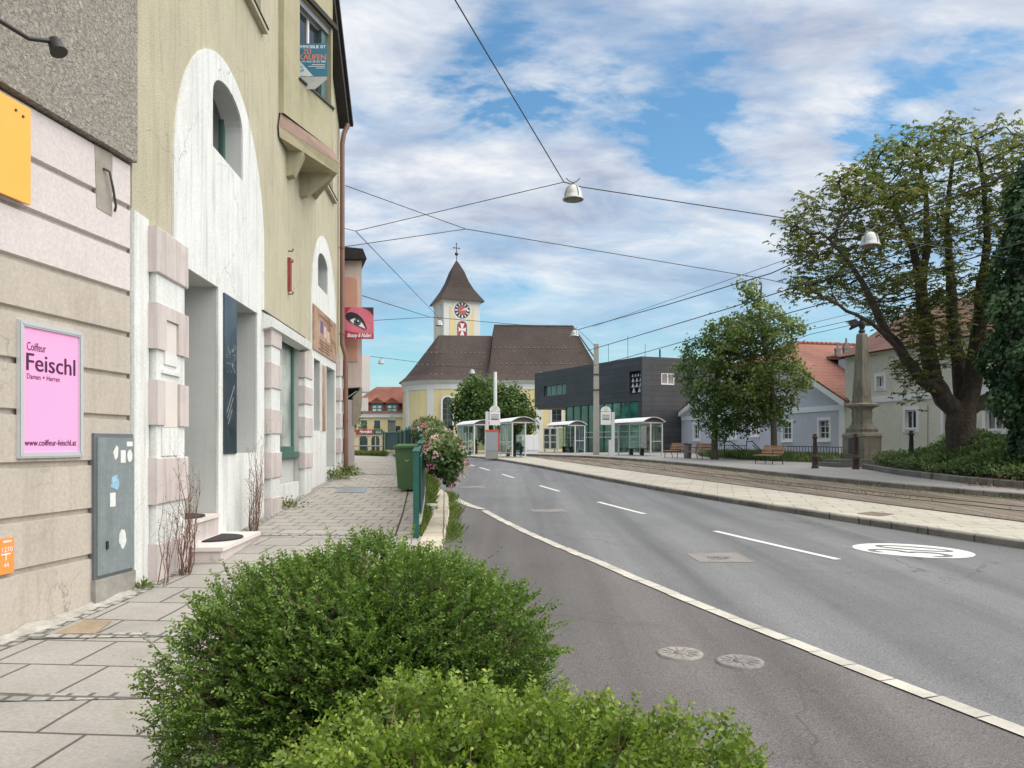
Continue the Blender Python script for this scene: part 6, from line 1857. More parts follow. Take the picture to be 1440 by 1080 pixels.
def crown_points(poly, Y, depth, n, clump=0, csize=1.0):
    """points filling a crown whose side view is the polygon (metres X,Z derived from the survey) with a rounded depth"""
    pl = [((x-CX)/FPX*Y, CAMZ+(HY-y)/FPX*Y) for x, y in poly]
    xs = [p[0] for p in pl]; zs = [p[1] for p in pl]
    out = np.zeros((0, 3))
    cen = None
    while len(out) < n:
        q = np.column_stack([rng.uniform(min(xs), max(xs), n*2), rng.uniform(min(zs), max(zs), n*2)])
        q = q[in_poly(q, pl)]
        d = poly_dist(q, pl); dm = d.max()
        th_ = depth*np.sqrt(1-(1-np.clip(d/dm, 0, 1))**2)
        y = Y+rng.uniform(-1, 1, len(q))*th_
        p = np.column_stack([q[:, 0]*1.0, y, q[:, 1]])
        if clump:
            if cen is None: cen = p[rng.choice(len(p), min(clump, len(p)), replace=False)]
            dd = np.linalg.norm(p[:, None]-cen[None], axis=2).min(1)
            p = p[dd < csize*rng.uniform(.55, 1.1, len(p))]
        out = np.vstack([out, p])
    return out[:n]

MAT['bark'] = M('chestnut_bark', (.075, .060, .047), .95, .4, 6, bs=11, bst=1.0, bd=.12, fine=9, streak=.7, dark=(.02, .016, .013))
MAT['bark2'] = M('linden_bark', (.085, .07, .055), .95, .3, 4, bs=22, bst=.9, bd=.03, fine=16)

# ================================================================== the big chestnut
YT = 28.0
TR = thing('chestnut_tree', 'big sparse horse chestnut with thick forked dark trunk and browning leaves', 'tree', zp(P(1355, 650, YT), .18))
nodes, par, rad = [], [], {}
def limb(pts, r0, r1, start=None, dy0=0.0, dy1=0.0, step=.35):
    """pixel polyline -> chain of nodes"""
    P3 = [np.array(P(x, y, YT+dy0+(dy1-dy0)*i/(len(pts)-1))) for i, (x, y) in enumerate(pts)]
    last = start
    tot = sum(np.linalg.norm(P3[i+1]-P3[i]) for i in range(len(P3)-1)); run = 0
    for i in range(len(P3)-1):
        l = np.linalg.norm(P3[i+1]-P3[i]); k = max(1, int(l/step))
        for j in range(k if i < len(P3)-2 else k+1):
            f_ = j/k
            if i == 0 and j == 0 and start is not None: continue
            nodes.append(P3[i]*(1-f_)+P3[i+1]*f_+rng.normal(size=3)*.02); par.append(-1 if last is None else last)
            last = len(nodes)-1; rad[last] = r0+(r1-r0)*(run+l*f_)/tot
        run += l
    return last
tk = limb([(1357, 672), (1355, 650), (1353, 625), (1351, 600), (1351, 585)], .54, .50)
rad[0] = .66; rad[1] = .56
l2 = limb([(1351, 585), (1328, 560), (1313, 535), (1306, 490), (1300, 440), (1296, 400)], .36, .20, tk, 0, .4)
limb([(1296, 400), (1284, 350), (1262, 300), (1240, 262)], .17, .06, l2, .4, .5)
limb([(1296, 400), (1305, 340), (1302, 280), (1290, 215)], .16, .05, l2, .4, 1.5)
l1 = limb([(1328, 560), (1296, 535), (1275, 505), (1262, 485), (1248, 470), (1236, 445)], .23, .15, tk+4, 0, -1.0)
limb([(1236, 445), (1222, 415), (1195, 370), (1165, 335)], .13, .05, l1, -1, -1.6)
limb([(1262, 485), (1225, 455), (1180, 430), (1140, 405)], .09, .03, l1-4, -.8, -2.2)
l3 = limb([(1351, 585), (1352, 555), (1350, 520), (1342, 480), (1338, 430), (1336, 380)], .29, .17, tk, .1, 1.4)
limb([(1336, 380), (1330, 310), (1338, 240), (1345, 185)], .14, .04, l3, 1.4, 1.8)
l4 = limb([(1351, 585), (1364, 555), (1370, 520), (1374, 480), (1380, 440), (1382, 390)], .36, .20, tk, 0, -.5)
limb([(1382, 390), (1388, 320), (1382, 250), (1372, 195)], .15, .04, l4, -.5, -.8)
limb([(1380, 440), (1405, 380), (1420, 310), (1425, 230)], .13, .04, l4-3, -.5, .8)
l5 = limb([(1351, 585), (1376, 568), (1402, 552), (1428, 540), (1455, 520), (1490, 470)], .25, .12, tk, 0, .4)
limb([(1490, 470), (1500, 420)], .11, .06, l5, .4, 0)
crown = [(1108, 300), (1102, 330), (1122, 355), (1112, 385), (1106, 425), (1150, 425), (1215, 412), (1252, 455), (1254, 520), (1266, 552), (1285, 566), (1300, 530), (1330, 500), (1400, 540), (1440, 520), (1446, 440), (1436, 330), (1430, 240), (1418, 195), (1385, 178), (1340, 164), (1300, 182), (1250, 192), (1226, 210), (1180, 250), (1132, 276)]
att = crown_points(crown, YT, 4.0, 2200, 165, .98)
nd_, pr_ = colonize(att, nodes, par, .33, 3.2, .42, 90, up=.06, jit=.22)
ob, rr_, kids = branch_mesh('trunk', nd_, pr_, .015, 2.15, .0, MAT['bark'], TR, fixed=rad, sides=9)
tips = np.array([i for i in range(len(nodes), len(nd_)) if rr_[i] < .028])
# palmate leaves: five drooping leaflets from each point
base = nd_[tips]
reps = 7
pb = np.repeat(base, reps, axis=0)+rng.normal(size=(len(base)*reps, 3))*np.array([.24, .24, .15])
sel = rng.random(len(pb)) < .88
pb = pb[sel]; n = len(pb)
az = rng.uniform(0, 2*math.pi, n); tint0 = np.clip(rng.normal(.5, .22, n), 0, 1)
pos, axs, nr, tt = [], [], [], []
for k in range(5):
    a = az+(k-2)*.62
    d = np.column_stack([np.cos(a), np.sin(a), -.28+rng.normal(size=n)*.22])
    pos.append(pb); axs.append(d); nr.append(np.tile([0, 0, 1.], (n, 1))+rng.normal(size=(n, 3))*.25); tt.append(tint0+rng.normal(size=n)*.08)
leafC = leaf_mat('chestnut_leaf', (.085, .115, .026), (.170, .215, .056), (.28, .26, .075), .55, .48)
leaf_mesh('crown', np.vstack(pos), np.vstack(axs), np.vstack(nr), rng.uniform(.13, .25, 5*n), rng.uniform(.055, .095, 5*n), np.clip(np.concatenate(tt), 0, 1), leafC, TR, .1, .1)

# ================================================================== lindens and maples
def tree(name, label, cat, px, pyb, Y, dz, crown, depth, n, trunk, r0, leafm, size, group=None, clump=60, csize=1.0, reps=4, D=.4, bark=None, lean=0):
    t = thing(name, label, cat, Vector(((px-CX)/FPX*Y, Y, zr(Y)+dz)), group=group)
    nodes, par, rad = [], [], {}
    P3 = [np.array(P(x, y, Y)) for x, y in trunk]; P3[0][2] = zr(Y)+dz-.05
    for i in range(len(P3)-1):
        k = max(1, int(np.linalg.norm(P3[i+1]-P3[i])/.35))
        for j in range(k+(i == len(P3)-2)):
            nodes.append(P3[i]+(P3[i+1]-P3[i])*j/k); par.append(len(nodes)-2)
    for i in range(len(nodes)): rad[i] = r0*(1.25 if i == 0 else 1-.75*i/len(nodes))
    att = crown_points(crown, Y, depth, n, clump, csize)
    nd_, pr_ = colonize(att, nodes, par, D, 4.0, .5, 70, up=.04, jit=.2)
    ob, rr_, kids = branch_mesh('trunk', nd_, pr_, .010, 2.1, 0, bark or MAT['bark2'], t, fixed=rad, sides=8)
    tips = np.array([i for i in range(len(nodes), len(nd_)) if rr_[i] < .03])
    pb = np.repeat(nd_[tips], reps, axis=0); m = len(pb)
    pb = pb+rng.normal(size=(m, 3))*D*.55
    cl = np.repeat(rng.normal(size=len(tips))*.16, reps)
    ax = unit(m); ax[:, 2] = -np.abs(ax[:, 2])*.7
    nr = np.tile([0, 0, 1.], (m, 1))+unit(m)*.8
    leaf_mesh('crown', pb, ax, nr, rng.uniform(.75, 1.3, m)*size, rng.uniform(.7, 1.1, m)*size*.85, np.clip(.5+cl+rng.normal(size=m)*.2, 0, 1), leafm, t, .15, .1)
    return t
leafL = leaf_mat('linden_leaf', (.065, .11, .026), (.155, .225, .056), (.29, .32, .10), .5, .45)
leafM = leaf_mat('maple_leaf', (.042, .090, .022), (.095, .17, .042), (.18, .26, .075), .5, .4)
tree('linden_tree', 'green linden with a bare twig top, trunk standing behind the right bench', 'tree', 1088, 645, 41.5, .16,
     [(1033, 402), (1046, 392), (1056, 402), (1075, 425), (1098, 432), (1120, 440), (1138, 468), (1122, 488), (1134, 505), (1142, 540), (1132, 566), (1108, 572), (1090, 588), (1062, 578), (1030, 568), (1008, 540), (1000, 500), (1010, 462), (1028, 440), (1042, 425)],
     2.3, 900, [(1089, 645), (1088, 600), (1087, 560), (1083, 520), (1072, 470), (1068, 430), (1071, 400)], .19, leafL, .18, 'lindens by the lavender house', 52, .85, 26, .32)
tree('linden_tree', 'dense darker green linden left of the other, drooping low over the stairs', 'tree', 1005, 645, 43.5, .16,
     [(952, 488), (975, 478), (990, 458), (1012, 440), (1036, 448), (1058, 480), (1068, 520), (1090, 560), (1108, 590), (1092, 604), (1066, 598), (1040, 612), (1004, 618), (990, 600), (968, 572), (962, 540), (948, 545), (946, 510), (966, 505)],
     2.6, 1000, [(1005, 645), (1005, 610), (1006, 570), (1008, 520), (1010, 480)], .20, leafM, .18, 'lindens by the lavender house', 50, .95, 30, .34)
tree('maple_tree', 'rounded dark green maple before the church, left of the steel mast', 'tree', 668, 640, 66, .1,
     [(640, 560), (648, 545), (662, 530), (680, 530), (694, 540), (704, 560), (712, 590), (705, 612), (680, 618), (655, 615), (640, 598), (636, 578)],
     2.8, 650, [(668, 642), (668, 615), (669, 580), (670, 550)], .2, leafM, .30, 'maples before the church', 60, 1.3, 24, .5)
tree('maple_tree', 'bushy green maple before the church, right of the steel mast', 'tree', 722, 640, 67, .1,
     [(694, 560), (706, 544), (726, 546), (738, 556), (745, 570), (752, 592), (742, 612), (720, 618), (700, 612), (690, 590)],
     2.6, 600, [(722, 642), (722, 615), (720, 580), (718, 560)], .18, leafM, .30, 'maples before the church', 60, 1.3, 24, .5)
tree('street_tree', 'small dark tree at the corner of the pink house before the inn', 'tree', 496, 640, 58, .2,
     [(484, 572), (494, 564), (503, 572), (508, 588), (509, 602), (500, 612), (486, 612), (480, 590)],
     1.6, 260, [(496, 642), (496, 612), (496, 585)], .1, leafM, .22, None, 30, 1.0, 9, .45)

# ---- ivy-covered tree at the right edge
IV = thing('ivy_covered_tree', 'tall column of dark green ivy at the right edge of the picture', 'tree', zp(P(1462, 650, 22.8), .18))
Yi_ = 22.8
axis = [(1476, 660, .8), (1478, 620, 1.15), (1478, 560, 1.6), (1476, 500, 1.95), (1480, 420, 1.82), (1484, 340, 1.65), (1490, 270, 1.4), (1494, 225, 1.1), (1498, 190, .5)]
A3 = [np.array(P(x, y, Yi_)) for x, y, r in axis]; RR = [r*.877 for *_, r in axis]
mb = MB(); mb.tube([Vector(a) for a in A3], [r*.78 for r in RR], 14); mb.build('trunk', M('ivy_core', (.012, .016, .007), .95, .3, 3), IV)
n = 30000
sg = rng.integers(0, len(A3)-1, n); f_ = rng.random(n)
cen = np.array(A3)[sg]*(1-f_)[:, None]+np.array(A3)[sg+1]*f_[:, None]
r_ = np.array(RR)[sg]*(1-f_)+np.array(RR)[sg+1]*f_
a = rng.uniform(0, 2*math.pi, n)
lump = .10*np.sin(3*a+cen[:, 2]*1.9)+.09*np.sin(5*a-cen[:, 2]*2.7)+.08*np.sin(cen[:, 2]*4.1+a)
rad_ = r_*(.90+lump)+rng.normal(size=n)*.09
out = np.column_stack([np.cos(a), np.sin(a), np.zeros(n)])
pos = cen+out*rad_[:, None]
ax = out*.5+np.array([0, 0, -.8])+rng.normal(size=(n, 3))*.4
leafI = leaf_mat('ivy_leaf', (.016, .044, .014), (.036, .088, .028), (.075, .145, .045), .45, .2)
leaf_mesh('ivy', pos, ax, out+rng.normal(size=(n, 3))*.45, rng.uniform(.10, .19, n), rng.uniform(.09, .15, n), np.clip(.45+lump*1.6+rng.normal(size=n)*.2, 0, 1), leafI, IV, .1)

# ---- planted bed under the chestnut, with its stone edging
bedX = lambda Y: float(np.interp(Y, bY, bX))
bp = [G(x, y, .2) for x, y in ((1211, 657.5), (1232, 661), (1262, 666), (1300, 671), (1350, 677), (1400, 682), (1445, 686))]
bp = sorted(bp, key=lambda p: p.y)
ext = bp[0]+(bp[0]-bp[1])*6
bp = [ext]+bp
bY = [p.y for p in bp]; bX = [p.x for p in bp]
ysB = list(np.linspace(bY[0], bY[-1], 30))
kerb('bed_edging', bedX, .16, ysB, up(.36), up(.1), MAT['granite'])
strip('bed_soil', lambda Y: bedX(Y)+.15, lambda Y: 29.97-.252*Y+.0 if Y > 20 else bedX(Y)+9, ysB, up(.30), up(.42), MAT['soil'], 3)
def cover(name, label_kind, n, fpos, hfun, mat, lw, parent=None, spread=.5):
    pos = fpos(n)
    h = hfun(pos)
    z = h*rng.random(len(pos))**.6
    p = pos.copy(); p[:, 2] += z
    ax = unit(len(p)); ax[:, 2] = np.abs(ax[:, 2])*.8+.1
    return leaf_mesh(name, p, ax, np.tile([0, 0, 1.], (len(p), 1))+unit(len(p))*.8, rng.uniform(.7, 1.3, len(p))*lw, rng.uniform(.4, .8, len(p))*lw, np.clip(.5+.25*np.sin(pos[:, 0]*2.3+pos[:, 1]*1.7)+rng.normal(size=len(p))*.2, 0, 1), mat, parent, .15)
def bedpos(n):
    Y = rng.uniform(19, bY[-1]-.3, n); f_ = rng.random(n)**.7
    x0 = np.interp(Y, bY, bX)+.22
    X = x0+f_*5.2
    return np.column_stack([X, Y, np.interp(Y, *ZR)+.3])
def bedh(p):
    d = p[:, 0]-np.interp(p[:, 1], bY, bX)
    return np.clip(.26+.32*d, .2, 1.4)*(.75+.35*np.sin(p[:, 0]*1.7+1.3*p[:, 1])*np.sin(p[:, 1]*2.1))+.05
leafB = leaf_mat('bed_leaf', (.045, .085, .026), (.115, .18, .05), (.22, .28, .10), .6, .35)
tag(cover('bed_plants', None, 60000, bedpos, bedh, leafB, .13), kind='stuff')
def bedfront(n):
    p = bedpos(n*3); d = p[:, 0]-np.interp(p[:, 1], bY, bX); return p[d < 1.5][:n]
leafS = leaf_mat('silver_leaf', (.10, .13, .09), (.17, .20, .14), (.42, .42, .36), .7, .2)
tag(cover('silver_ground_cover', None, 5000, bedfront, lambda p: np.full(len(p), .30), leafS, .07), kind='stuff')
# fallen leaves by the kerb near the right edge
n = 260; Y = rng.uniform(19.5, 23, n); X = np.interp(Y, bY, bX)+rng.normal(size=n)*.22-.1
leafD = leaf_mat('dry_leaf', (.12, .045, .018), (.22, .09, .04), (.34, .18, .09), .8, .1)
tag(leaf_mesh('fallen_leaves', np.column_stack([X, Y, np.interp(Y, *ZR)+.19+.18*(X > np.interp(Y, bY, bX))]), unit(n)*[1, 1, .15], np.tile([0, 0, 1.], (n, 1))+unit(n)*.3, .1, .06, rng.random(n), leafD, None, .2), kind='stuff')

# ---- grass tufts: verge, tram bed, foot of the lavender house
def grass(name, P0, h, mat, w=.012, lean=.35):
    n = len(P0)
    ax = np.column_stack([rng.normal(size=n)*lean, rng.normal(size=n)*lean, np.ones(n)])
    return tag(leaf_mesh(name, P0, ax, unit(n), h*rng.uniform(.5, 1.2, n), w*rng.uniform(.7, 1.4, n), rng.random(n), mat, None, .05, .12), kind='stuff')
leafG = leaf_mat('grass_blade', (.055, .095, .018), (.13, .20, .035), (.26, .29, .08), .6, .4)
n = 9000
Y = rng.uniform(11.5, 24, n); f_ = rng.random(n)
fx = np.array([fenceX(y) for y in Y]); kx = np.array([kerbX(y)-.33 for y in Y])
zz = np.array([hp(y)*(1-t)+(zr(y)+.15)*t for y, t in zip(Y, f_)])
keep = rng.random(n) < np.interp(Y, [11.5, 13, 16, 24], [.25, .6, 1, 1])
pg = np.column_stack([fx+(kx-fx)*f_, Y, zz])[keep]
grass('verge_grass', pg, np.interp(pg[:, 1], [11, 14, 17, 19, 24], [.12, .16, .32, .42, .40]), leafG, .02)
n = 2600; Y = rng.uniform(10.6, 21, n)
kx = np.array([kerbX(y) for y in Y]); den = np.exp(-((Y-16.3)/1.0)**2)+np.exp(-((Y-13.0)/.8)**2)*.9+np.exp(-((Y-19.6)/.9)**2)
keep = rng.random(n) < den
grass('kerb_weeds', np.column_stack([kx+.02+np.abs(rng.normal(size=n))*.09, Y, np.array([zr(y) for y in Y])])[keep], .22, leafG, .022, .5)
leafW = leaf_mat('track_weed', (.08, .095, .03), (.17, .185, .06), (.29, .27, .12), .8, .35)
n = 36000; Y = rng.uniform(9, 50, n); f_ = rng.random(n)
ax_ = np.array([max(islFarX(y), islX(y)+.3)+.1 for y in Y]); bx_ = np.array([platX(y)-.03 for y in Y])
clus = np.sin(Y*.9+f_*3)*np.sin(Y*.37+1.2)
band = np.exp(-(f_/.07)**2)*1.0+np.exp(-((f_-1)/.10)**2)*.9+np.exp(-((f_-.5)/.08)**2)*.25
keep = rng.random(n) < np.clip(band*(.45+.6*clus), 0, 1)
grass('tram_bed_weeds', np.column_stack([ax_+(bx_-ax_)*f_, Y, np.array([zr(y)+.02 for y in Y])])[keep], .10, leafW, .022, .6)
n = 14000; Y = rng.uniform(36.5, 50, n)
X = np.interp(Y, [36, 39, 41, 46, 50], [15.6, 15.0, 13.4, 11.6, 11.6])+rng.random(n)*np.interp(Y, [36, 40, 50], [3.0, 4.5, 4])+.4
grass('house_front_grass', np.column_stack([X, Y, np.interp(Y, *ZR)+.16]), .55, leafB, .045, .4)
n = 2500; X = rng.uniform(-9.8, -6.4, n); Y = np.interp(X, [-9.8, -8.7, -7.1, -6.4], [43.9, 42.9, 41.0, 39.6])-.25+rng.normal(size=n)*.12
grass('railing_grass', np.column_stack([X, Y, np.full(n, .94)]), .35, leafG, .03, .4)
n = 1500; Y = rng.uniform(24, 38, n); X = np.array([fenceX(y) for y in Y])-.1+rng.normal(size=n)*.08
grass('fence_grass', np.column_stack([X, Y, np.interp(Y, *HP)]), .2, leafG, .03, .4)

# ================================================================== clipped honeysuckle bushes in the foreground
def bush(label, c, rx, ry, h, nt, leaf, mat, seed, tl=(.10, .22), stick=.06, squash=1.0):
    g = np.random.default_rng(seed)
    t = thing('honeysuckle_bush', label, 'bush', c, group='clipped bushes at the pavement edge')
    c = np.array(c)
    # shoots start inside an uneven dome and point out and up
    u = g.normal(size=(nt, 3)); u[:, 2] = np.abs(u[:, 2])*1.0-.25; u /= np.linalg.norm(u, axis=1, keepdims=True)
    u /= (np.abs(u)**2.8).sum(1, keepdims=True)**(1/2.8)
    az = np.arctan2(u[:, 1], u[:, 0])
    lump = 1+.07*np.sin(3*az+seed)+.06*np.sin(5*az+u[:, 2]*6+seed*2)+.06*np.sin(u[:, 0]*9+seed)*np.cos(u[:, 1]*8)
    lev = g.choice([1.0, .86, .72], nt, p=[.62, .25, .13])
    sh = np.array([rx, ry, h*.62])
    p0 = c+np.array([0, 0, h*.36])+u*sh*(lump*lev)[:, None]*(1-.13*g.random(nt))[:, None]
    p0[:, 2] = np.maximum(p0[:, 2], c[2]+.03)
    d = u*np.array([1, 1, .8])+np.array([0, 0, .35])+g.normal(size=(nt, 3))*.42
    d /= np.linalg.norm(d, axis=1, keepdims=True)
    L = g.uniform(tl[0], tl[1], nt)*np.where(g.random(nt) < stick, g.uniform(1.5, 2.4, nt), 1.0)
    # stems
    k = 9
    mb = MB()
    sel = g.choice(nt, nt//4, replace=False)
    vs = []; fs = []
    for i in sel:
        s = np.cross(d[i], [0, 0, 1.]); s /= np.linalg.norm(s)+1e-9; q = np.cross(s, d[i])
        b = len(vs); w = .0016
        for e, ww in ((p0[i]-d[i]*.15, w*1.6), (p0[i]+d[i]*L[i], w*.6)):
            for o_ in (s, -s*.5+q*.87, -s*.5-q*.87): vs.append(e+o_*ww)
        fs += [(b, b+1, b+4, b+3), (b+1, b+2, b+5, b+4), (b+2, b, b+3, b+5)]
    mb.add(vs, fs); mb.build('stems', M('stem_brown_%d' % seed, (.13, .095, .05), .8, .2, 8), t)
    per = np.maximum(4, (L/(leaf*.62)).astype(int))
    idx = np.repeat(np.arange(nt), per*2)
    start = np.concatenate([[0], np.cumsum(per*2)[:-1]])
    loc = np.arange(len(idx))-start[idx]
    step = loc//2; sgn = np.where(loc % 2 == 0, 1.0, -1.0)
    f_ = (step+.6)/per[idx]
    sd = np.cross(d, np.tile([0, 0, 1.], (nt, 1))+g.normal(size=(nt, 3))*.5); sd /= np.linalg.norm(sd, axis=1, keepdims=True)
    bend = np.array([0, 0, -.10])
    pos = p0[idx]+d[idx]*(L[idx]*f_)[:, None]+bend*((L[idx]*f_)**2)[:, None]*3
    ax = sd[idx]*sgn[:, None]*.85+d[idx]*.55+g.normal(size=(len(idx), 3))*.22
    nr = np.cross(sd, d)[idx]+g.normal(size=(len(idx), 3))*.45
    nr *= np.sign(nr[:, 2:3]+1e-6)
    size = leaf*g.uniform(.7, 1.15, len(idx))*(1-.35*f_**3)
    # tips of the shoots are this year's lighter leaves
    tint = np.clip(.30+.42*f_**2*(lev[idx] > .8)+g.normal(size=len(idx))*.13+.12*(g.random(nt)[idx]-.5), 0, 1)
    leaf_mesh('foliage', pos, ax, nr, size, size*.60, tint, mat, t, .22)
    # woody inside
    mb = MB()
    for i in range(70):
        a = g.uniform(0, 2*math.pi); r = math.sqrt(g.random())*.8
        e = c+np.array([rx*r*math.cos(a), ry*r*math.sin(a), h*(.35+.45*math.sqrt(max(0, 1-r*r)))])
        s = c+np.array([rx*.25*math.cos(a), ry*.25*math.sin(a), -.02]); m_ = (s+e)/2+g.normal(size=3)*.05
        mb.tube([Vector(s), Vector(m_), Vector(e)], [.009, .007, .003], 5, cap=False)
    mb.build('branches', MAT['bark2'], t)
    # inner leaves keep the bush closed
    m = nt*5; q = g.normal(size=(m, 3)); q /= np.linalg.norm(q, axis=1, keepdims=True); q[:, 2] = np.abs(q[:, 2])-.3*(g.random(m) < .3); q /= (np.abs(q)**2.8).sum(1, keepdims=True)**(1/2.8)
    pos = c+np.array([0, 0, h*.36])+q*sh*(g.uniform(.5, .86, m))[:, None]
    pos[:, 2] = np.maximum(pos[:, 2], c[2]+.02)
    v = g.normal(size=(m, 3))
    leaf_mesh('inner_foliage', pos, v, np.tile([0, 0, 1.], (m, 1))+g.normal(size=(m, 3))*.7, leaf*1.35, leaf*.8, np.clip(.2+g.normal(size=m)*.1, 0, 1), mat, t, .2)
    return t
leafA1 = leaf_mat('bush_leaf_dark', (.032, .075, .012), (.125, .225, .034), (.33, .42, .09), .42, .36)
leafA2 = leaf_mat('bush_leaf_light', (.055, .11, .014), (.175, .27, .030), (.38, .45, .075), .42, .38)
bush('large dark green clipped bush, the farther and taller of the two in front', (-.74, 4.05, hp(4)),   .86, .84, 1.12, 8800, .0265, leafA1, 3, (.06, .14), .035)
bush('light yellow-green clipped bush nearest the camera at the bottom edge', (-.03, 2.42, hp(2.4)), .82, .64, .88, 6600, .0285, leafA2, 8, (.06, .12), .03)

# ---- bare stems by the house wall
MAT['twig'] = M('dry_stem', (.16, .085, .06), .8, .3, 8)
def dry(label, p, h, n, seed, spread=.28, w=(.0035, .007)):
    g = np.random.default_rng(seed)
    t = thing('dry_shrub', label, 'plant', p, group='bare-stemmed shrubs against the yellow house')
    mb = MB(); pos = []
    p = np.array(p)
    for i in range(n):
        a = g.uniform(0, 2*math.pi); s = p+np.array([.05*math.cos(a), .08*math.sin(a), -.03])
        hh = h*g.uniform(.45, 1.0); sp = spread*g.uniform(.2, 1)
        pts = [s]; dv_ = np.array([abs(math.cos(a))*sp*.35, math.sin(a)*sp, 1.0])
        for k in range(6):
            pts.append(pts[-1]+(dv_+g.normal(size=3)*.14)*hh/6)
        mb.tube([Vector(q) for q in pts], list(np.linspace(g.uniform(*w), .0016, 7)), 5, cap=False)
        for k in range(2, 7):
            for _ in range(2):
                if g.random() < .7:
                    e = pts[k]+np.array([g.normal()*.05, g.normal()*.09, .05+.10*g.random()])
                    mb.tube([Vector(pts[k]), Vector(e)], [.002, .0009], 4, cap=False); pos.append(e)
    mb.build('stems', MAT['twig'], t)
    pos = np.array(pos); pos = np.repeat(pos, 2, axis=0)+g.normal(size=(2*len(pos), 3))*.012
    leaf_mesh('leaves', pos, g.normal(size=(len(pos), 3)), g.normal(size=(len(pos), 3)), .016, .011, g.random(len(pos)), leaf_mat('bud_%d' % seed, (.08, .03, .02), (.16, .07, .04), (.20, .17, .09), .7, .2), t)  # these are buds at the side twig ends, drawn as tiny folded leaf shapes
dry('bare reddish shrub growing against the first rose stone pier', yw(8.95, hp(8.9), .28), 1.35, 26, 2)
dry('bare reddish shrub under the tall dark recess, right of the entrance steps', yw(12.0, hp(12), .25), 1.45, 24, 5, .22)
dry('few thin dry stems at the house corner beside the steel cabinet', yw(8.45, hp(8.4), .22), 1.0, 6, 9, .12)
# small weeds along the wall foot
def weed(label, p, r, n, seed, mat, s=.05):
    g = np.random.default_rng(seed); t = thing('weed', label, 'plant', p, group='weeds along the house fronts')
    q = g.normal(size=(n, 3))*np.array([r, r, r*.6]); q[:, 2] = np.abs(q[:, 2])
    leaf_mesh('leaves', np.array(p)+q, q+np.array([0, 0, .05]), np.tile([0, 0, 1.], (n, 1))+g.normal(size=(n, 3))*.5, s, s*.5, g.random(n), mat, t, .15)
    mb = MB()
    for i in range(8): mb.tube([Vector(p), Vector(np.array(p)+q[i])], .003, 4, cap=False)
    mb.build('stems', MAT['twig'], t)
weed('small green weed at the foot of the steel cabinet', tuple(bw(8.22, hp(8.2)+.01, .10)), .06, 60, 1, leafG, .06)
weed('dry brown weed at the foot of the second pier', tuple(yw(14.5, hp(14.5)+.01, .22)), .13, 160, 2, leafW, .06)
weed('green weed below the last white recess of the yellow house', tuple(yw(19.9, hp(19.9)+.01, .16)), .20, 260, 3, leafG, .09)
weed('larger green weed beside the brown drainpipe', tuple(yw(21.3, hp(21.3)+.01, .22)), .18, 260, 4, leafG, .10)

# ================================================================== geranium boxes on the railing
leafP = leaf_mat('geranium_leaf', (.035, .07, .02), (.085, .145, .045), (.18, .23, .09), .5, .3)
def petal_mat(name, a, b, c): return leaf_mat(name, a, b, c, .55, .25)
petP = petal_mat('pink_petal', (.58, .10, .18), (.74, .32, .37), (.84, .62, .62)); petW = petal_mat('pale_petal', (.55, .42, .40), (.66, .55, .50), (.74, .70, .62))
def geranium(label, Y0, Y1, seed, r=.42, zc=1.32, drop=.30, nl=3000, nfl=70, dx=.30, pale=.25):
    g = np.random.default_rng(seed)
    a = Vector((fenceX(Y0)+.12, Y0, hp(Y0))); b = Vector((fenceX(Y1)+.12, Y1, hp(Y1)))
    t = thing('flower_box', label, 'flower box', a.lerp(b, .5)+Vector((.1, 0, 1.0)), group='geranium boxes on the railing')
    f = frame(a, b-a); l = (b-a).length
    mb = MB(); mb.fbox(f, 0, l, .98, 1.18, .04, .24); mb.build('box', MAT['green_d'], t)
    u = g.normal(size=(nl, 3)); u /= np.linalg.norm(u, axis=1, keepdims=True)
    s = g.random(nl)*l
    d = np.array((b-a).normalized()); nrm = np.array(f(0, 0, 1)-f(0, 0, 0))
    base = np.array(a)+np.outer(s, d)+nrm*dx+np.array([0, 0, zc])
    rad_ = r*(.55+.45*g.random(nl)**.5)*(1+.16*np.sin(s*7+seed)+.1*np.sin(s*13))
    off = u*rad_[:, None]*np.array([.95, .95, 1.0]); off[:, 2] = np.where(off[:, 2] < 0, off[:, 2]*(1+drop*(off@nrm > 0)), off[:, 2]*.9)
    pos = base+off
    ax = u+g.normal(size=(nl, 3))*.6
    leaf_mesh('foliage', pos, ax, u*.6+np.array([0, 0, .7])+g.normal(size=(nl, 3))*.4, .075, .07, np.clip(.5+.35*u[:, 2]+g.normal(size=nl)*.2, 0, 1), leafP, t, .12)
    for nm, mt, cnt in (('pink_blossoms', petP, int(nfl*(1-pale))), ('pale_blossoms', petW, int(nfl*pale)+1)):
        s = g.random(cnt)*l; u = g.normal(size=(cnt, 3)); u[:, 2] = u[:, 2]*.9+.05; u /= np.linalg.norm(u, axis=1, keepdims=True)
        off = u*(r*1.04)*(1+.16*np.sin(s*7+seed)+.1*np.sin(s*13))[:, None]; off[:, 2] = np.where(off[:, 2] < 0, off[:, 2]*(1+drop*(off@nrm > 0)), off[:, 2]*.9)
        cen = np.array(a)+np.outer(s, d)+nrm*dx+np.array([0, 0, zc])+off
        k = 22
        c2 = np.repeat(cen, k, axis=0); v = g.normal(size=(cnt*k, 3)); v /= np.linalg.norm(v, axis=1, keepdims=True)
        p2 = c2+v*.045*g.random((cnt*k, 1))**.3
        leaf_mesh(nm, p2, v+np.array([0, 0, .2]), g.normal(size=(cnt*k, 3)), .032, .030, np.clip(np.repeat(g.random(cnt), k)*.7+g.random(cnt*k)*.3, 0, 1), mt, t, .1)
geranium('overflowing box of pink geraniums on the near end of the green railing', 12.1, 13.4, 4, .31, 1.13, .30, 4200, 105, .32, .35)
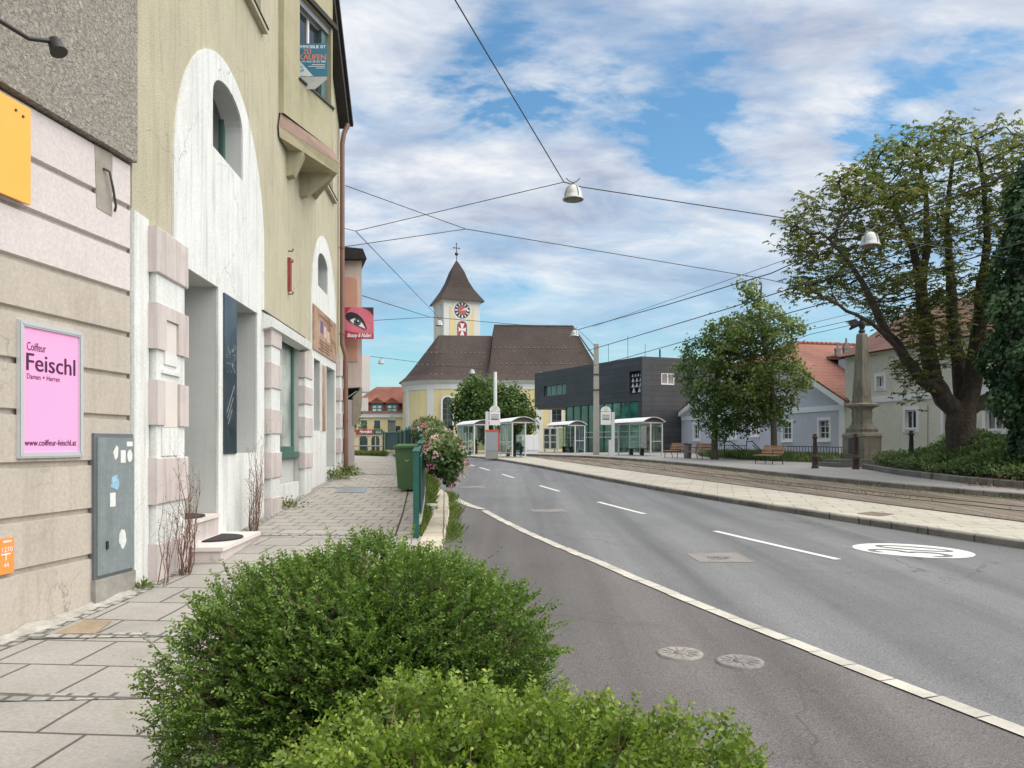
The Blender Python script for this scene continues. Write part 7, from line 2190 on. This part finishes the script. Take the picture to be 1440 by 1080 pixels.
geranium('box of pale mixed geraniums behind the first on the green railing', 14.2, 16.0, 5, .29, 1.20, .2, 3600, 70, .22, .5)
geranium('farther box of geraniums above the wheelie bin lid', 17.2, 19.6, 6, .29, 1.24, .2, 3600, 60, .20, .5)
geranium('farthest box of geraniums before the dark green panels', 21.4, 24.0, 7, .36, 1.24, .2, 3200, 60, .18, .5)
# ================================================================== sky, sun, camera
SUN_EL, SUN_AZ = R(58), R(105)      # azimuth clockwise from +Y (the way the camera looks)
w = bpy.data.worlds.new('World'); scene.world = w; w.use_nodes = True
nt = w.node_tree; nt.nodes.clear()
out = N(nt, 'ShaderNodeOutputWorld'); bg = N(nt, 'ShaderNodeBackground')
sky = N(nt, 'ShaderNodeTexSky', sky_type='NISHITA'); sky.sun_disc = False
sky.sun_elevation = SUN_EL; sky.sun_rotation = SUN_AZ
sky.air_density = 1.3; sky.dust_density = .6; sky.ozone_density = 3.0
SKYS = .10
tc = N(nt, 'ShaderNodeTexCoord')
sx = N(nt, 'ShaderNodeSeparateXYZ'); nt.links.new(tc.outputs['Generated'], sx.inputs[0])
def mth(op, a, b=None):
    n = N(nt, 'ShaderNodeMath', operation=op)
    for i, v in enumerate((a, b)):
        if v is None: continue
        if hasattr(v, 'is_linked'): nt.links.new(v, n.inputs[i])
        else: n.inputs[i].default_value = v
    return n.outputs[0]
zc = mth('ADD', mth('MAXIMUM', sx.outputs['Z'], 0.0), .22)
cb = N(nt, 'ShaderNodeCombineXYZ')
nt.links.new(mth('DIVIDE', sx.outputs['X'], zc), cb.inputs['X']); nt.links.new(mth('DIVIDE', sx.outputs['Y'], zc), cb.inputs['Y'])
def skymap(scale, rot, loc=(0, 0, 0)):
    m = N(nt, 'ShaderNodeMapping'); m.inputs['Scale'].default_value = scale; m.inputs['Rotation'].default_value = rot; m.inputs['Location'].default_value = loc
    nt.links.new(cb.outputs[0], m.inputs['Vector']); return m.outputs['Vector']
big = noise(nt, skymap((1.0, 1.3, 1), (0, 0, R(-32)), (CL0, CL1, 0)), 1.5, 4, .5, 1.1)
det = noise(nt, skymap((1.3, 2.1, 1), (0, 0, R(-32)), (3, 1, 0)), 1.9, 9, .58, 1.2)
cl = mth('ADD', mth('MULTIPLY', big, .62), mth('MULTIPLY', det, .48))
# broad clearings and cloud banks of this particular sky
wob = N(nt, 'ShaderNodeTexNoise'); wob.inputs['Scale'].default_value = 3.2; wob.inputs['Detail'].default_value = 6; wob.inputs['Roughness'].default_value = .6
nt.links.new(skymap((1.2, 2.0, 1), (0, 0, R(-32)), (5, 2, 0)), wob.inputs['Vector'])
wv = N(nt, 'ShaderNodeVectorMath', operation='MULTIPLY_ADD'); wv.inputs[1].default_value = (.34, .34, .34)
nt.links.new(wob.outputs['Color'], wv.inputs[0])
sh_ = N(nt, 'ShaderNodeVectorMath', operation='SUBTRACT'); sh_.inputs[1].default_value = (.17, .17, .17)
nt.links.new(tc.outputs['Generated'], sh_.inputs[0]); nt.links.new(sh_.outputs[0], wv.inputs[2])
for px, py, r, a in ((705, 25, 120, -.30), (955, 170, 140, -.30), (850, 50, 90, -.10), (1235, 60, 90, -.24), (1340, 110, 90, -.20), (1010, 185, 90, -.20), (1290, 160, 90, -.08), (1400, 60, 150, .10),
                     (560, 90, 190, .09), (1100, 45, 130, .16), (1220, 75, 70, .10), (1110, 215, 150, .15), (600, 220, 170, .06), (880, 230, 160, .07), (1010, 290, 150, .08), (1400, 230, 100, .10),
                     (820, 150, 110, .10), (700, 290, 220, .10), (920, 340, 200, .10), (620, 450, 200, -.12), (880, 450, 180, -.12)):
    d = Vector(((px-CX)/FPX, 1, (HY-py)/FPX)).normalized()
    ds = N(nt, 'ShaderNodeVectorMath', operation='DISTANCE'); ds.inputs[1].default_value = d
    nt.links.new(wv.outputs[0], ds.inputs[0])
    mr = N(nt, 'ShaderNodeMapRange', interpolation_type='SMOOTHSTEP'); mr.inputs['From Min'].default_value = 0; mr.inputs['From Max'].default_value = r*1.5/FPX
    mr.inputs['To Min'].default_value = a; mr.inputs['To Max'].default_value = 0
    nt.links.new(ds.outputs['Value'], mr.inputs['Value'])
    cl = mth('ADD', cl, mr.outputs[0])
elev = ramp(nt, sx.outputs['Z'], [(.10, .0), (.28, 1.0)])
mask = ramp(nt, cl, [(.37, 0.0), (.50, .55), (.66, 1.0)])
mask = mth('MULTIPLY', mask, mth('ADD', mth('MULTIPLY', elev, .72), .28))
shade = noise(nt, skymap((1.1, 1.8, 1), (0, 0, R(-32)), (7, 3, 0)), 2.2, 6, .6, .4)
ccol = ramp(nt, shade, [(.34, (.44, .51, .66)), (.52, (.70, .76, .86)), (.66, (1.0, 1.0, 1.0))])
cm = N(nt, 'ShaderNodeVectorMath', operation='SCALE'); cm.inputs['Scale'].default_value = CLOUD_B
nt.links.new(ccol, cm.inputs[0])
skyc = mix(nt, 1.0, sky.outputs[0], SKY_TINT, 'MULTIPLY')
fin = mix(nt, mask, skyc, cm.outputs[0])
nt.links.new(fin, bg.inputs['Color']); bg.inputs['Strength'].default_value = SKYS
nt.links.new(bg.outputs[0], out.inputs['Surface'])
sl = bpy.data.lights.new('sun', 'SUN'); sl.energy = SUN_E; sl.angle = R(100); sl.color = (1.0, .92, .80)
so = bpy.data.objects.new('sun', sl); COL.objects.link(so)
dirv = Vector((math.sin(SUN_AZ)*math.cos(SUN_EL), math.cos(SUN_AZ)*math.cos(SUN_EL), math.sin(SUN_EL)))
so.rotation_euler = dirv.to_track_quat('Z', 'Y').to_euler()
so.location = dirv*60
cam = bpy.data.cameras.new('camera'); co = bpy.data.objects.new('camera', cam); COL.objects.link(co)
co.location = (0, 0, CAMZ); co.rotation_euler = (R(90), 0, 0)
cam.sensor_width = 36; cam.lens = FPX/1440*36; cam.shift_y = (HY-540)/1440
cam.clip_start = .05; cam.clip_end = 3000
scene.camera = co
scene.view_settings.view_transform = 'Standard'; scene.view_settings.look = 'None'
scene.view_settings.exposure = EXPO; scene.view_settings.gamma = 1
scene.cycles.max_bounces = 8; scene.cycles.transparent_max_bounces = 16
scene.cycles.diffuse_bounces = 3
